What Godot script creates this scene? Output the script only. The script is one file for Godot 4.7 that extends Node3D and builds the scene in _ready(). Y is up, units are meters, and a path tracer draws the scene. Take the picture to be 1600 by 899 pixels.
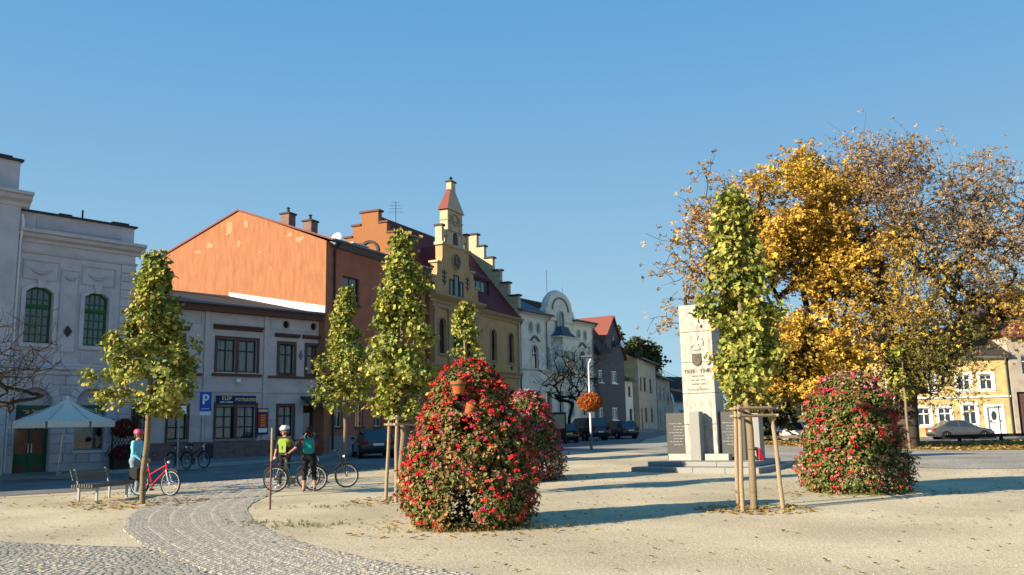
extends Node3D
# A town square in autumn sun: houses along a street on the left, young trees, flower towers, a stone memorial and old trees on the right.

func _ready() -> void:
	# camera
	var cam := Camera3D.new()
	cam.name = "camera"
	cam.fov = 36.85
	cam.far = 2000.0
	add_child(cam)
	cam.position = Vector3(0, 1.6, 0)
	cam.basis = Basis(Vector3.RIGHT, atan(218.5 / 1350.0)) * Basis(Vector3.BACK, deg_to_rad(-1.2))
	cam.current = true
	# sky, sun, exposure
	var env := Environment.new()
	env.background_mode = Environment.BG_SKY
	var sky := Sky.new()
	var sm := ProceduralSkyMaterial.new()
	sm.sky_top_color = Color(0.158, 0.389, 0.573)
	sm.sky_horizon_color = Color(0.496, 0.597, 0.633)
	sm.sky_curve = 0.23
	sm.sky_energy_multiplier = 1.0
	sm.ground_bottom_color = Color(0.35, 0.32, 0.27)
	sm.ground_horizon_color = Color(0.50, 0.55, 0.56)
	sm.sun_angle_max = 1.0
	sky.sky_material = sm
	env.sky = sky
	env.tonemap_mode = Environment.TONE_MAPPER_LINEAR
	env.tonemap_exposure = 2.3
	env.sdfgi_enabled = true
	env.ssao_enabled = true
	env.ssil_enabled = true
	var we := WorldEnvironment.new()
	we.name = "world_environment"
	we.environment = env
	add_child(we)
	var sun := DirectionalLight3D.new()
	sun.name = "sun"
	sun.light_energy = 1.6
	sun.light_color = Color(1.0, 0.94, 0.83)
	sun.light_angular_distance = 0.5
	sun.shadow_enabled = true
	add_child(sun)
	var az := deg_to_rad(30.0)
	var el := deg_to_rad(21.5)
	sun.basis = Basis.looking_at(Vector3(cos(az) * cos(el), -sin(el), -sin(az) * cos(el)))
	make_materials()
	build_ground()
	build_theatre()
	build_mauve_house()
	build_orange_house()
	build_town_hall()
	build_white_house()
	build_far_houses()
	build_right_houses()
	build_monument()
	build_plants()
	build_bench()
	build_parasol()
	lattice_planter()
	build_street_furniture()
	build_bicycles()
	build_cars()
	build_people()

# ---------------------------------------------------------------- helpers
class MB:
	var v := PackedVector3Array()
	var n := PackedVector3Array()
	var c := PackedColorArray()
	var col := Color(1, 1, 1)
	func tri(a: Vector3, b: Vector3, d: Vector3) -> void:  # counter-clockwise seen from outside
		var m := (b - a).cross(d - a).normalized()
		v.append(a); v.append(d); v.append(b)
		n.append(m); n.append(m); n.append(m)
		c.append(col); c.append(col); c.append(col)
	func trin(a: Vector3, b: Vector3, d: Vector3, na: Vector3, nb: Vector3, nd: Vector3) -> void:
		v.append(a); v.append(d); v.append(b)
		n.append(na); n.append(nd); n.append(nb)
		c.append(col); c.append(col); c.append(col)
	func quad(a: Vector3, b: Vector3, d: Vector3, e: Vector3) -> void:
		tri(a, b, d); tri(a, d, e)
	func box(p: Vector3, s: Vector3, bs := Basis.IDENTITY) -> void:
		var h := s * 0.5
		var k := []
		for i in 8:
			k.append(p + bs * Vector3(h.x if i & 1 else -h.x, h.y if i & 2 else -h.y, h.z if i & 4 else -h.z))
		quad(k[4], k[5], k[7], k[6]); quad(k[1], k[0], k[2], k[3]); quad(k[5], k[1], k[3], k[7])
		quad(k[0], k[4], k[6], k[2]); quad(k[6], k[7], k[3], k[2]); quad(k[0], k[1], k[5], k[4])
	func bx(x0: float, x1: float, y0: float, y1: float, z0: float, z1: float) -> void:
		box(Vector3((x0 + x1) / 2, (y0 + y1) / 2, (z0 + z1) / 2), Vector3(x1 - x0, y1 - y0, z1 - z0))
	func bevel_box(p: Vector3, s: Vector3, b: float, bs := Basis.IDENTITY) -> void:
		var h := s * 0.5
		var q := {}
		for i in 8:
			var g := Vector3(1 if i & 1 else -1, 1 if i & 2 else -1, 1 if i & 4 else -1)
			for ax in 3:
				var w := Vector3(h.x - b, h.y - b, h.z - b)
				w[ax] = h[ax]
				q[i * 3 + ax] = p + bs * (w * g)
		var f := [[4, 5, 7, 6, 2], [1, 0, 2, 3, 2], [5, 1, 3, 7, 0], [0, 4, 6, 2, 0], [6, 7, 3, 2, 1], [0, 1, 5, 4, 1]]
		for k in f:
			quad(q[k[0] * 3 + k[4]], q[k[1] * 3 + k[4]], q[k[2] * 3 + k[4]], q[k[3] * 3 + k[4]])
		for i in 8:
			for ax in 3:
				var j := i ^ (1 << ax)
				if j > i:
					var a1 := (ax + 1) % 3
					var a2 := (ax + 2) % 3
					_out(q[i * 3 + a1], q[j * 3 + a1], q[j * 3 + a2], q[i * 3 + a2], p)
			_out3(q[i * 3], q[i * 3 + 1], q[i * 3 + 2], p)
	func _out(a: Vector3, b: Vector3, d: Vector3, e: Vector3, p: Vector3) -> void:
		if (b - a).cross(d - a).dot(a + d - p * 2.0) > 0: quad(a, b, d, e)
		else: quad(e, d, b, a)
	func _out3(a: Vector3, b: Vector3, d: Vector3, p: Vector3) -> void:
		if (b - a).cross(d - a).dot(a - p) > 0: tri(a, b, d)
		else: tri(d, b, a)
	func tube(pts: Array, rad: Array, sides := 8, cap := true) -> void:
		var m := pts.size()
		var rings := []
		var side := Vector3.ZERO
		for i in m:
			var t: Vector3 = (pts[mini(i + 1, m - 1)] - pts[maxi(i - 1, 0)]).normalized()
			if side == Vector3.ZERO:
				side = t.cross(Vector3.UP if absf(t.y) < 0.9 else Vector3.RIGHT).normalized()
			side = (side - t * side.dot(t)).normalized()
			var up := side.cross(t)
			var ring := []
			for k in sides:
				var a := TAU * k / sides
				ring.append(side * cos(a) - up * sin(a))
			rings.append(ring)
		for i in m - 1:
			for k in sides:
				var l := (k + 1) % sides
				var a: Vector3 = pts[i] + rings[i][k] * rad[i]
				var b: Vector3 = pts[i] + rings[i][l] * rad[i]
				var d: Vector3 = pts[i + 1] + rings[i + 1][l] * rad[i + 1]
				var e: Vector3 = pts[i + 1] + rings[i + 1][k] * rad[i + 1]
				trin(a, b, d, rings[i][k], rings[i][l], rings[i + 1][l])
				trin(a, d, e, rings[i][k], rings[i + 1][l], rings[i + 1][k])
		if cap:
			for k in range(1, sides - 1):
				tri(pts[0] + rings[0][0] * rad[0], pts[0] + rings[0][k + 1] * rad[0], pts[0] + rings[0][k] * rad[0])
				tri(pts[m - 1] + rings[m - 1][0] * rad[m - 1], pts[m - 1] + rings[m - 1][k] * rad[m - 1], pts[m - 1] + rings[m - 1][k + 1] * rad[m - 1])
	func rod(a: Vector3, b: Vector3, r: float, r2 := -1.0, sides := 8) -> void:
		tube([a, b], [r, r if r2 < 0 else r2], sides)
	func torus(ctr: Vector3, ax: Vector3, R: float, r: float, seg := 28, sides := 8) -> void:
		var x := ax.cross(Vector3.UP if absf(ax.y) < 0.9 else Vector3.RIGHT).normalized()
		var y := ax.cross(x)
		for i in seg:
			var q := []
			var w := []
			for ii in 2:
				var a := TAU * (i + ii) / seg
				var o := x * cos(a) + y * sin(a)
				for k in sides:
					var bb := TAU * k / sides
					var m := o * cos(bb) + ax * sin(bb)
					q.append(ctr + o * R + m * r)
					w.append(m)
			for k in sides:
				var l := (k + 1) % sides
				trin(q[k], q[sides + k], q[sides + l], w[k], w[sides + k], w[sides + l])
				trin(q[k], q[sides + l], q[l], w[k], w[sides + l], w[l])
	func lathe(prof: Array, seg := 20, ctr := Vector3.ZERO, bs := Basis.IDENTITY) -> void:  # profile of (r, y) from low to high
		for i in prof.size() - 1:
			var p: Vector2 = prof[i]
			var q: Vector2 = prof[i + 1]
			var d := q - p
			var m2 := Vector2(d.y, -d.x).normalized()
			for k in seg:
				var a := TAU * k / seg
				var b := TAU * (k + 1) / seg
				var da := Vector3(cos(a), 0, -sin(a))
				var db := Vector3(cos(b), 0, -sin(b))
				var na := bs * (da * m2.x + Vector3.UP * m2.y)
				var nb := bs * (db * m2.x + Vector3.UP * m2.y)
				var A := ctr + bs * (da * p.x + Vector3.UP * p.y)
				var B := ctr + bs * (db * p.x + Vector3.UP * p.y)
				var D := ctr + bs * (db * q.x + Vector3.UP * q.y)
				var E := ctr + bs * (da * q.x + Vector3.UP * q.y)
				if p.x > 0.0001: trin(A, B, D, na, nb, nb)
				if q.x > 0.0001: trin(A, D, E, na, nb, na)
	func ball(ctr: Vector3, s: Vector3, seg := 14, rows := 8) -> void:
		var f := func(i: int, k: int) -> Vector3:
			var a := PI * i / rows
			var b := TAU * k / seg
			return Vector3(sin(a) * cos(b), -cos(a), -sin(a) * sin(b))
		for i in rows:
			for k in seg:
				var a: Vector3 = f.call(i, k)
				var b: Vector3 = f.call(i, k + 1)
				var d: Vector3 = f.call(i + 1, k + 1)
				var e: Vector3 = f.call(i + 1, k)
				if i > 0: trin(ctr + a * s, ctr + b * s, ctr + d * s, (a / s).normalized(), (b / s).normalized(), (d / s).normalized())
				if i < rows - 1: trin(ctr + a * s, ctr + d * s, ctr + e * s, (a / s).normalized(), (d / s).normalized(), (e / s).normalized())
	func prism(poly: PackedVector2Array, z0: float, z1: float, xf := Transform3D.IDENTITY) -> void:  # polygon in xy, extruded along z
		var area := 0.0
		for i in poly.size():
			area += poly[i].cross(poly[(i + 1) % poly.size()])
		if (area < 0) != (xf.basis.determinant() < 0):   # a mirrored frame turns the winding round
			poly = poly.duplicate()
			poly.reverse()
		var flip := xf.basis.determinant() < 0
		var m := poly.size()
		for i in m:
			var a := poly[i]
			var b := poly[(i + 1) % m]
			quad(xf * Vector3(a.x, a.y, z1), xf * Vector3(a.x, a.y, z0), xf * Vector3(b.x, b.y, z0), xf * Vector3(b.x, b.y, z1))
		var t := Geometry2D.triangulate_polygon(poly)
		for i in range(0, t.size(), 3):
			var a := poly[t[i]]
			var b := poly[t[i + 1]]
			var d := poly[t[i + 2]]
			if ((b - a).cross(d - a) < 0) != flip:
				var s := b
				b = d
				d = s
			tri(xf * Vector3(a.x, a.y, z1), xf * Vector3(b.x, b.y, z1), xf * Vector3(d.x, d.y, z1))
			tri(xf * Vector3(a.x, a.y, z0), xf * Vector3(d.x, d.y, z0), xf * Vector3(b.x, b.y, z0))
	func prism_x(poly: PackedVector2Array, x0: float, x1: float) -> void:  # polygon in (z, y), extruded along x
		prism(poly, x0, x1, Transform3D(Basis(Vector3(0, 0, 1), Vector3(0, 1, 0), Vector3(1, 0, 0)), Vector3.ZERO))
	func ring(o: PackedVector2Array, i_: PackedVector2Array, z0: float, z1: float) -> void:  # closed ring between two outlines with as many points
		var m := o.size()
		for k in m:
			var l := (k + 1) % m
			var a := Vector3(o[k].x, o[k].y, z1)
			var b := Vector3(o[l].x, o[l].y, z1)
			var d := Vector3(i_[l].x, i_[l].y, z1)
			var e := Vector3(i_[k].x, i_[k].y, z1)
			var q := Vector3(0, 0, z0 - z1)
			quad(a, b, d, e); quad(b, a, a + q, b + q); quad(e, d, d + q, e + q)
	func commit() -> ArrayMesh:
		var arr := []
		arr.resize(Mesh.ARRAY_MAX)
		arr[Mesh.ARRAY_VERTEX] = v
		arr[Mesh.ARRAY_NORMAL] = n
		arr[Mesh.ARRAY_COLOR] = c
		var am := ArrayMesh.new()
		am.add_surface_from_arrays(Mesh.PRIMITIVE_TRIANGLES, arr)
		return am

var rng := RandomNumberGenerator.new()
var M := {}
var names := {}
var cache := {}

func lin(r: float, g: float, b: float) -> Color:
	return Color(r, g, b).linear_to_srgb()

func numbered(called: String) -> String:
	names[called] = names.get(called, -1) + 1
	return called if names[called] == 0 else "%s_%03d" % [called, names[called]]

func tag(o: Node, label: String, category: String, group := "") -> Node:
	o.set_meta("label", label)
	o.set_meta("category", category)
	if group: o.set_meta("group", group)
	return o

func thing(called: String, label: String, category: String, at := Vector3.ZERO, turn := 0.0, group := "") -> Node3D:
	var o := Node3D.new()
	o.name = numbered(called)
	add_child(o)
	o.position = at
	o.rotation.y = turn
	tag(o, label, category, group)
	return o

func part(parent: Node, called: String, mb, mat: Material, label := "") -> MeshInstance3D:
	var o := MeshInstance3D.new()
	o.name = called
	o.mesh = mb.commit() if mb is MB else mb
	o.material_override = mat
	parent.add_child(o, true)
	if label: o.set_meta("label", label)
	return o

func struct(called: String, mb: MB, mat: Material) -> MeshInstance3D:
	var o := part(self, numbered(called), mb, mat)
	o.set_meta("kind", "structure")
	return o

func stuff(o: Node) -> Node:
	o.set_meta("kind", "stuff")
	return o

func noise_tex(freq: float, lo: float, hi: float, kind := 0, seed_ := 1, size := 512, octaves := 4, mid := -1.0) -> NoiseTexture2D:
	var f := FastNoiseLite.new()
	f.seed = seed_
	f.frequency = freq
	f.noise_type = [FastNoiseLite.TYPE_SIMPLEX_SMOOTH, FastNoiseLite.TYPE_CELLULAR, FastNoiseLite.TYPE_PERLIN, FastNoiseLite.TYPE_VALUE][kind]
	f.fractal_octaves = octaves
	var t := NoiseTexture2D.new()
	t.width = size
	t.height = size
	t.seamless = true
	t.noise = f
	var g := Gradient.new()
	g.set_color(0, Color(lo, lo, lo))
	g.set_color(1, Color(hi, hi, hi))
	if mid >= 0.0:
		g.add_point(mid, Color(hi * 0.96, hi * 0.96, hi * 0.96))
	t.color_ramp = g
	return t

func norm_tex(freq: float, bump: float, kind := 0, seed_ := 3, size := 512) -> NoiseTexture2D:
	var t := noise_tex(freq, 0, 1, kind, seed_, size)
	t.color_ramp = null
	t.as_normal_map = true
	t.bump_strength = bump
	return t

func mat(c: Color, rough := 0.9, tex: Texture2D = null, scale := 1.0, nrm: Texture2D = null, nscale := 1.0, det: Texture2D = null, dscale := 1.0) -> StandardMaterial3D:
	var m := StandardMaterial3D.new()
	m.albedo_color = c
	m.roughness = rough
	m.metallic_specular = 0.35
	if tex or nrm:
		m.uv1_triplanar = true
		m.uv1_world_triplanar = true
		m.uv1_scale = Vector3(scale, scale, scale)
	if tex: m.albedo_texture = tex
	if nrm:
		m.normal_enabled = true
		m.normal_texture = nrm
		m.normal_scale = nscale
	if det:
		m.detail_enabled = true
		m.detail_albedo = det
		m.detail_blend_mode = BaseMaterial3D.BLEND_MODE_MUL
		m.detail_uv_layer = BaseMaterial3D.DETAIL_UV_2
		m.uv2_triplanar = true
		m.uv2_world_triplanar = true
		m.uv2_scale = Vector3(dscale, dscale, dscale)
	return m

func vmat(rough := 0.8, back := 0.0) -> StandardMaterial3D:  # colour from vertices or copies
	var m := StandardMaterial3D.new()
	m.vertex_color_use_as_albedo = true
	m.roughness = rough
	m.metallic_specular = 0.3
	if back > 0:
		m.backlight_enabled = true
		m.backlight = Color(back, back, back * 0.5)
	return m

func make_materials() -> void:
	var n1 := noise_tex(0.008, 0.78, 1.0, 0, 1)      # broad patches
	var n2 := noise_tex(0.05, 0.7, 1.0, 0, 2)        # fine mottling
	var n3 := noise_tex(0.02, 0.84, 1.0, 0, 5, 512, 5, 0.55)  # worn plaster with darker blotches
	var nf := norm_tex(0.06, 3.0)
	var ns := noise_tex(0.05, 0.91, 1.0, 0, 12)      # faint mottling of painted plaster
	var grainy := noise_tex(0.13, 0.80, 1.0, 1, 8, 1024, 1)   # single grains, each of its own tone
	grainy.noise.cellular_return_type = FastNoiseLite.RETURN_CELL_VALUE
	grainy.noise.fractal_type = FastNoiseLite.FRACTAL_NONE
	M.n1 = n1; M.n2 = n2; M.n3 = n3; M.nf = nf
	M.gravel = mat(lin(0.77, 0.645, 0.44), 1.0, grainy, 0.45, nf, 0.35, noise_tex(0.012, 0.80, 1.0, 0, 19, 512, 6), 0.035)
	M.gravel.metallic_specular = 0.1
	M.setts_base = mat(lin(0.50, 0.43, 0.32), 0.95, n2, 0.8, nf, 0.6)
	M.sett = [mat(lin(0.46, 0.415, 0.34), 0.9, n2, 2.0, nf, 0.4), mat(lin(0.41, 0.375, 0.315), 0.9, n2, 2.3, nf, 0.4), mat(lin(0.51, 0.45, 0.36), 0.9, n2, 1.7, nf, 0.4), mat(lin(0.58, 0.52, 0.43), 0.9, n2, 1.7, nf, 0.4)]
	M.asphalt = mat(lin(0.30, 0.29, 0.28), 0.9, n2, 0.6, nf, 0.6, n1, 0.08)
	M.ring = mat(lin(0.48, 0.44, 0.375), 0.95, grainy, 0.2, nf, 0.5, n1, 0.07)
	M.pave = mat(lin(0.40, 0.385, 0.37), 0.9, n2, 0.5, nf, 0.5, n1, 0.1)
	M.kerb = mat(lin(0.42, 0.41, 0.39), 0.85, n2, 1.0, nf, 0.4)
	M.earth = mat(lin(0.26, 0.19, 0.09), 0.98, n2, 0.7, nf, 1.0, n1, 0.1)
	M.lilac = mat(lin(0.57, 0.53, 0.555), 0.92, n3, 0.09, nf, 0.35, ns, 0.4)
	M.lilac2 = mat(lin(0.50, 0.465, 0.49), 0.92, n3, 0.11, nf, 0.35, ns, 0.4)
	M.mauve = mat(lin(0.65, 0.54, 0.505), 0.92, n3, 0.10, nf, 0.35, ns, 0.4)
	M.brown = mat(lin(0.17, 0.085, 0.065), 0.85, n2, 0.4)
	M.plinth = mat(lin(0.20, 0.125, 0.11), 0.92, noise_tex(0.02, 0.5, 1.9, 0, 15, 512, 5), 0.35, nf, 0.6)
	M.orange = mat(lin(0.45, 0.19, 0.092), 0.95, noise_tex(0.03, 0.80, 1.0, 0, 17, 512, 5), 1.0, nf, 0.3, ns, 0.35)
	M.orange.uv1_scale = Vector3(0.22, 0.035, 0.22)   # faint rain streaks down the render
	M.orange_patch = mat(lin(0.56, 0.32, 0.18), 0.95, n2, 0.5)
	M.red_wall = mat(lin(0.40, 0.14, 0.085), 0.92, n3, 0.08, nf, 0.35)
	M.ochre = mat(lin(0.54, 0.35, 0.17), 0.92, n3, 0.08, nf, 0.35, ns, 0.4)
	M.ochre_trim = mat(lin(0.50, 0.35, 0.19), 0.9, n2, 0.5, nf, 0.35)
	M.sandstone = mat(lin(0.50, 0.41, 0.27), 0.9, n3, 0.3, nf, 0.5)
	M.brick = mat(lin(0.47, 0.20, 0.085), 0.95, noise_tex(0.09, 0.45, 1.15, 1, 21), 0.9, nf, 0.8)
	M.tile_red = mat(lin(0.21, 0.032, 0.028), 0.75, n2, 0.6, nf, 0.6, n1, 0.1)
	M.tile_bright = mat(lin(0.27, 0.085, 0.062), 0.8, n2, 0.6, nf, 0.5)
	M.tile_dark = mat(lin(0.07, 0.055, 0.055), 0.8, n2, 0.7, nf, 0.6)
	M.slate_blue = mat(lin(0.075, 0.10, 0.13), 0.6, n2, 0.7, nf, 0.5)
	M.tar = mat(lin(0.055, 0.06, 0.065), 0.9, n2, 0.6, nf, 0.4)
	M.zinc = mat(lin(0.13, 0.14, 0.15), 0.5)
	M.zinc_light = mat(lin(0.62, 0.62, 0.60), 0.6)
	M.cream = mat(lin(0.86, 0.83, 0.70), 0.9, n3, 0.08, nf, 0.3, ns, 0.4)
	M.cream_trim = mat(lin(0.87, 0.84, 0.73), 0.9, n2, 0.5)
	M.grey_wall = mat(lin(0.105, 0.105, 0.115), 0.95, n3, 0.12, nf, 0.5)
	M.beige = mat(lin(0.55, 0.45, 0.33), 0.92, n3, 0.1)
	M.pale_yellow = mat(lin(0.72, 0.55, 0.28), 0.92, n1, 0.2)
	M.dusty = mat(lin(0.42, 0.36, 0.29), 0.92, n3, 0.1)
	M.white_wall = mat(lin(0.74, 0.73, 0.68), 0.9, n3, 0.06, nf, 0.3)
	M.yellow_wall = mat(lin(0.84, 0.62, 0.27), 0.9, n1, 0.2, nf, 0.3, ns, 0.4)
	M.white = mat(lin(0.78, 0.78, 0.76), 0.55)
	M.green = mat(lin(0.03, 0.13, 0.05), 0.6, n2, 0.8)
	M.dark_wood = mat(lin(0.035, 0.022, 0.016), 0.6)
	M.dark = mat(lin(0.012, 0.012, 0.014), 0.8)
	M.iron = mat(lin(0.03, 0.03, 0.032), 0.55)
	M.steel = mat(lin(0.45, 0.46, 0.47), 0.35)
	M.steel.metallic = 0.8
	M.galv = mat(lin(0.32, 0.34, 0.36), 0.5)
	M.glass = mat(lin(0.025, 0.03, 0.035), 0.06)
	M.glass.metallic_specular = 0.7
	M.pane = mat(lin(0.03, 0.035, 0.04), 0.05)
	M.pane.transparency = BaseMaterial3D.TRANSPARENCY_ALPHA
	M.pane.albedo_color.a = 0.25
	M.pane.metallic_specular = 0.6
	M.curtain = mat(lin(0.55, 0.53, 0.47), 0.9, n2, 1.0)
	M.granite = mat(lin(0.58, 0.55, 0.49), 0.9, noise_tex(0.18, 0.74, 1.0, 3, 31), 1.4, nf, 0.3, noise_tex(0.03, 0.68, 1.0, 0, 32, 512, 5, 0.5), 1.0)
	M.granite.uv2_scale = Vector3(0.5, 0.12, 0.5)   # old rain marks
	M.granite_grey = mat(lin(0.40, 0.395, 0.37), 0.85, noise_tex(0.2, 0.6, 1.0, 3, 33), 1.6, nf, 0.4)
	M.granite_dark = mat(lin(0.115, 0.118, 0.115), 0.3, noise_tex(0.2, 0.6, 1.0, 3, 35), 1.8)
	M.bronze = mat(lin(0.10, 0.085, 0.055), 0.5, n2, 3.0)
	M.ink = mat(lin(0.10, 0.09, 0.075), 0.8)
	M.stake = mat(lin(0.47, 0.35, 0.22), 0.85, noise_tex(0.05, 0.6, 1.0, 0, 41), 1.5, nf, 0.4)
	M.bark_pale = mat(lin(0.36, 0.27, 0.165), 0.95, noise_tex(0.06, 0.5, 1.0, 0, 43), 1.6, nf, 1.0)
	M.bark = mat(lin(0.075, 0.058, 0.045), 0.95, noise_tex(0.05, 0.45, 1.0, 0, 45), 0.8, nf, 1.2)
	M.bark_grey = mat(lin(0.135, 0.105, 0.085), 0.95, noise_tex(0.05, 0.45, 1.0, 0, 45), 0.8, nf, 1.2)
	M.bench = mat(lin(0.21, 0.19, 0.165), 0.8, noise_tex(0.05, 0.6, 1.0, 0, 47), 2.0)
	M.canvas = mat(lin(0.85, 0.80, 0.68), 0.9, n2, 0.8)
	M.terracotta = mat(lin(0.52, 0.12, 0.035), 0.8, n2, 2.0)
	M.leaf = vmat(0.6, 0.55)
	M.leaf_dense = vmat(0.6, 0.2)
	M.bloom = vmat(0.7, 0.25)
	M.skin = vmat(0.75)
	M.rubber = mat(lin(0.012, 0.012, 0.013), 0.7)
	M.blue_sign = mat(lin(0.015, 0.09, 0.42), 0.5)
	M.navy = mat(lin(0.012, 0.016, 0.12), 0.6)
	M.sign_yellow = mat(lin(0.75, 0.60, 0.15), 0.6)
	M.sign_red = mat(lin(0.42, 0.02, 0.025), 0.6)
	M.tail = mat(lin(0.30, 0.01, 0.012), 0.2)
	M.rust = mat(lin(0.19, 0.075, 0.05), 0.8, n2, 2.0)

func height(x: float, z: float) -> float:  # the square is level; the street climbs gently past the houses on the left
	var d := -z
	var k := [[28.0, 0.0], [42.0, 0.2], [60.0, 0.35], [72.0, 0.45], [84.0, 0.75], [97.0, 1.1], [112.0, 1.35], [400.0, 2.0]]
	var h := 0.0
	for i in k.size() - 1:
		if d >= k[i][0]:
			h = lerpf(k[i][1], k[i + 1][1], clampf((d - k[i][0]) / (k[i + 1][0] - k[i][0]), 0, 1))
	return h * (1.0 - smoothstep(13.0, 24.0, x))

func gp(x: float, z: float, up := 0.0) -> Vector3:
	return Vector3(x, height(x, z) + up, z)

func letters(parent: Node, called: String, words: String, size: float, where: Vector3, m: Material, deep := 0.006, turn := 0.0, bold := false) -> MeshInstance3D:
	var t := TextMesh.new()
	t.text = words
	var f := SystemFont.new()
	f.font_names = PackedStringArray(["Droid Sans"])
	if bold: f.font_weight = 700
	t.font = f
	t.font_size = 32
	t.pixel_size = size / 32.0
	t.depth = deep
	t.curve_step = 4.0
	var o := part(parent, called, t, m)
	o.position = where
	o.rotation.y = turn
	return o
# ---------------------------------------------------------------- facades: local x along the front, y up, z out of the wall
func outline(x: float, y: float, w: float, h: float, kind: String, seg := 10) -> PackedVector2Array:  # counter-clockwise
	var p := PackedVector2Array()
	if kind == "oval":
		for i in seg * 2:
			var a := TAU * i / (seg * 2)
			p.append(Vector2(x + w / 2 + cos(a) * w / 2, y + h / 2 + sin(a) * h / 2))
	else:
		p.append(Vector2(x, y))
		p.append(Vector2(x + w, y))
		if kind == "arch" or kind == "seg":
			var rise := w / 2 if kind == "arch" else w * 0.22
			for i in seg + 1:
				var a := PI * i / seg
				var yy := sin(a) * rise if kind == "arch" else (1.0 - pow(cos(a), 2)) * rise
				p.append(Vector2(x + w / 2 + cos(a) * w / 2, y + h - rise + yy))
		else:
			p.append(Vector2(x + w, y + h))
			p.append(Vector2(x, y + h))
	return p

func wall(parent: Node, called: String, u0: float, u1: float, v0: float, v1: float, holes: Array, m: Material, thick := 0.4, z := 0.0, reveal := 0.2) -> MeshInstance3D:
	var b := MB.new()
	var xs := [u0, u1]
	var ys := [v0, v1]
	for h in holes:
		xs += [h.x, h.x + h.w]
		ys += [h.y, h.y + h.h]
	xs.sort()
	ys.sort()
	for i in xs.size() - 1:
		for j in ys.size() - 1:
			if xs[i + 1] - xs[i] < 0.0005 or ys[j + 1] - ys[j] < 0.0005: continue
			var cx: float = (xs[i] + xs[i + 1]) / 2
			var cy: float = (ys[j] + ys[j + 1]) / 2
			var free := true
			for h in holes:
				if cx > h.x and cx < h.x + h.w and cy > h.y and cy < h.y + h.h: free = false
			if free:
				b.quad(Vector3(xs[i], ys[j], z), Vector3(xs[i + 1], ys[j], z), Vector3(xs[i + 1], ys[j + 1], z), Vector3(xs[i], ys[j + 1], z))
	for h in holes:
		var o := outline(h.x, h.y, h.w, h.h, h.get("kind", "rect"))
		var m_ := o.size()
		for k in m_:
			var a := o[k]
			var d := o[(k + 1) % m_]
			b.quad(Vector3(d.x, d.y, z), Vector3(a.x, a.y, z), Vector3(a.x, a.y, z - reveal), Vector3(d.x, d.y, z - reveal))
			var mid := (a + d) / 2
			if h.get("kind", "rect") != "rect" and not (k == 0 and h.kind != "oval"):
				var corner := Vector2(h.x if mid.x < h.x + h.w / 2 else h.x + h.w, h.y + h.h if (mid.y > h.y + h.h / 2 or h.kind != "oval") else h.y)
				if absf((d - a).cross(corner - a)) > 0.00001:
					var q := [Vector3(d.x, d.y, z), Vector3(a.x, a.y, z), Vector3(corner.x, corner.y, z)]
					if (q[1] - q[0]).cross(q[2] - q[0]).z > 0: b.tri(q[0], q[1], q[2])
					else: b.tri(q[0], q[2], q[1])
		if h.get("kind", "rect") == "oval":   # the four flat stretches from box corner to the curve's extremes are covered by the fans
			pass
	var t := z - thick
	b.quad(Vector3(u1, v0, z), Vector3(u1, v0, t), Vector3(u1, v1, t), Vector3(u1, v1, z))
	b.quad(Vector3(u0, v0, t), Vector3(u0, v0, z), Vector3(u0, v1, z), Vector3(u0, v1, t))
	b.quad(Vector3(u0, v1, z), Vector3(u1, v1, z), Vector3(u1, v1, t), Vector3(u0, v1, t))
	return part(parent, called, b, m)

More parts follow.
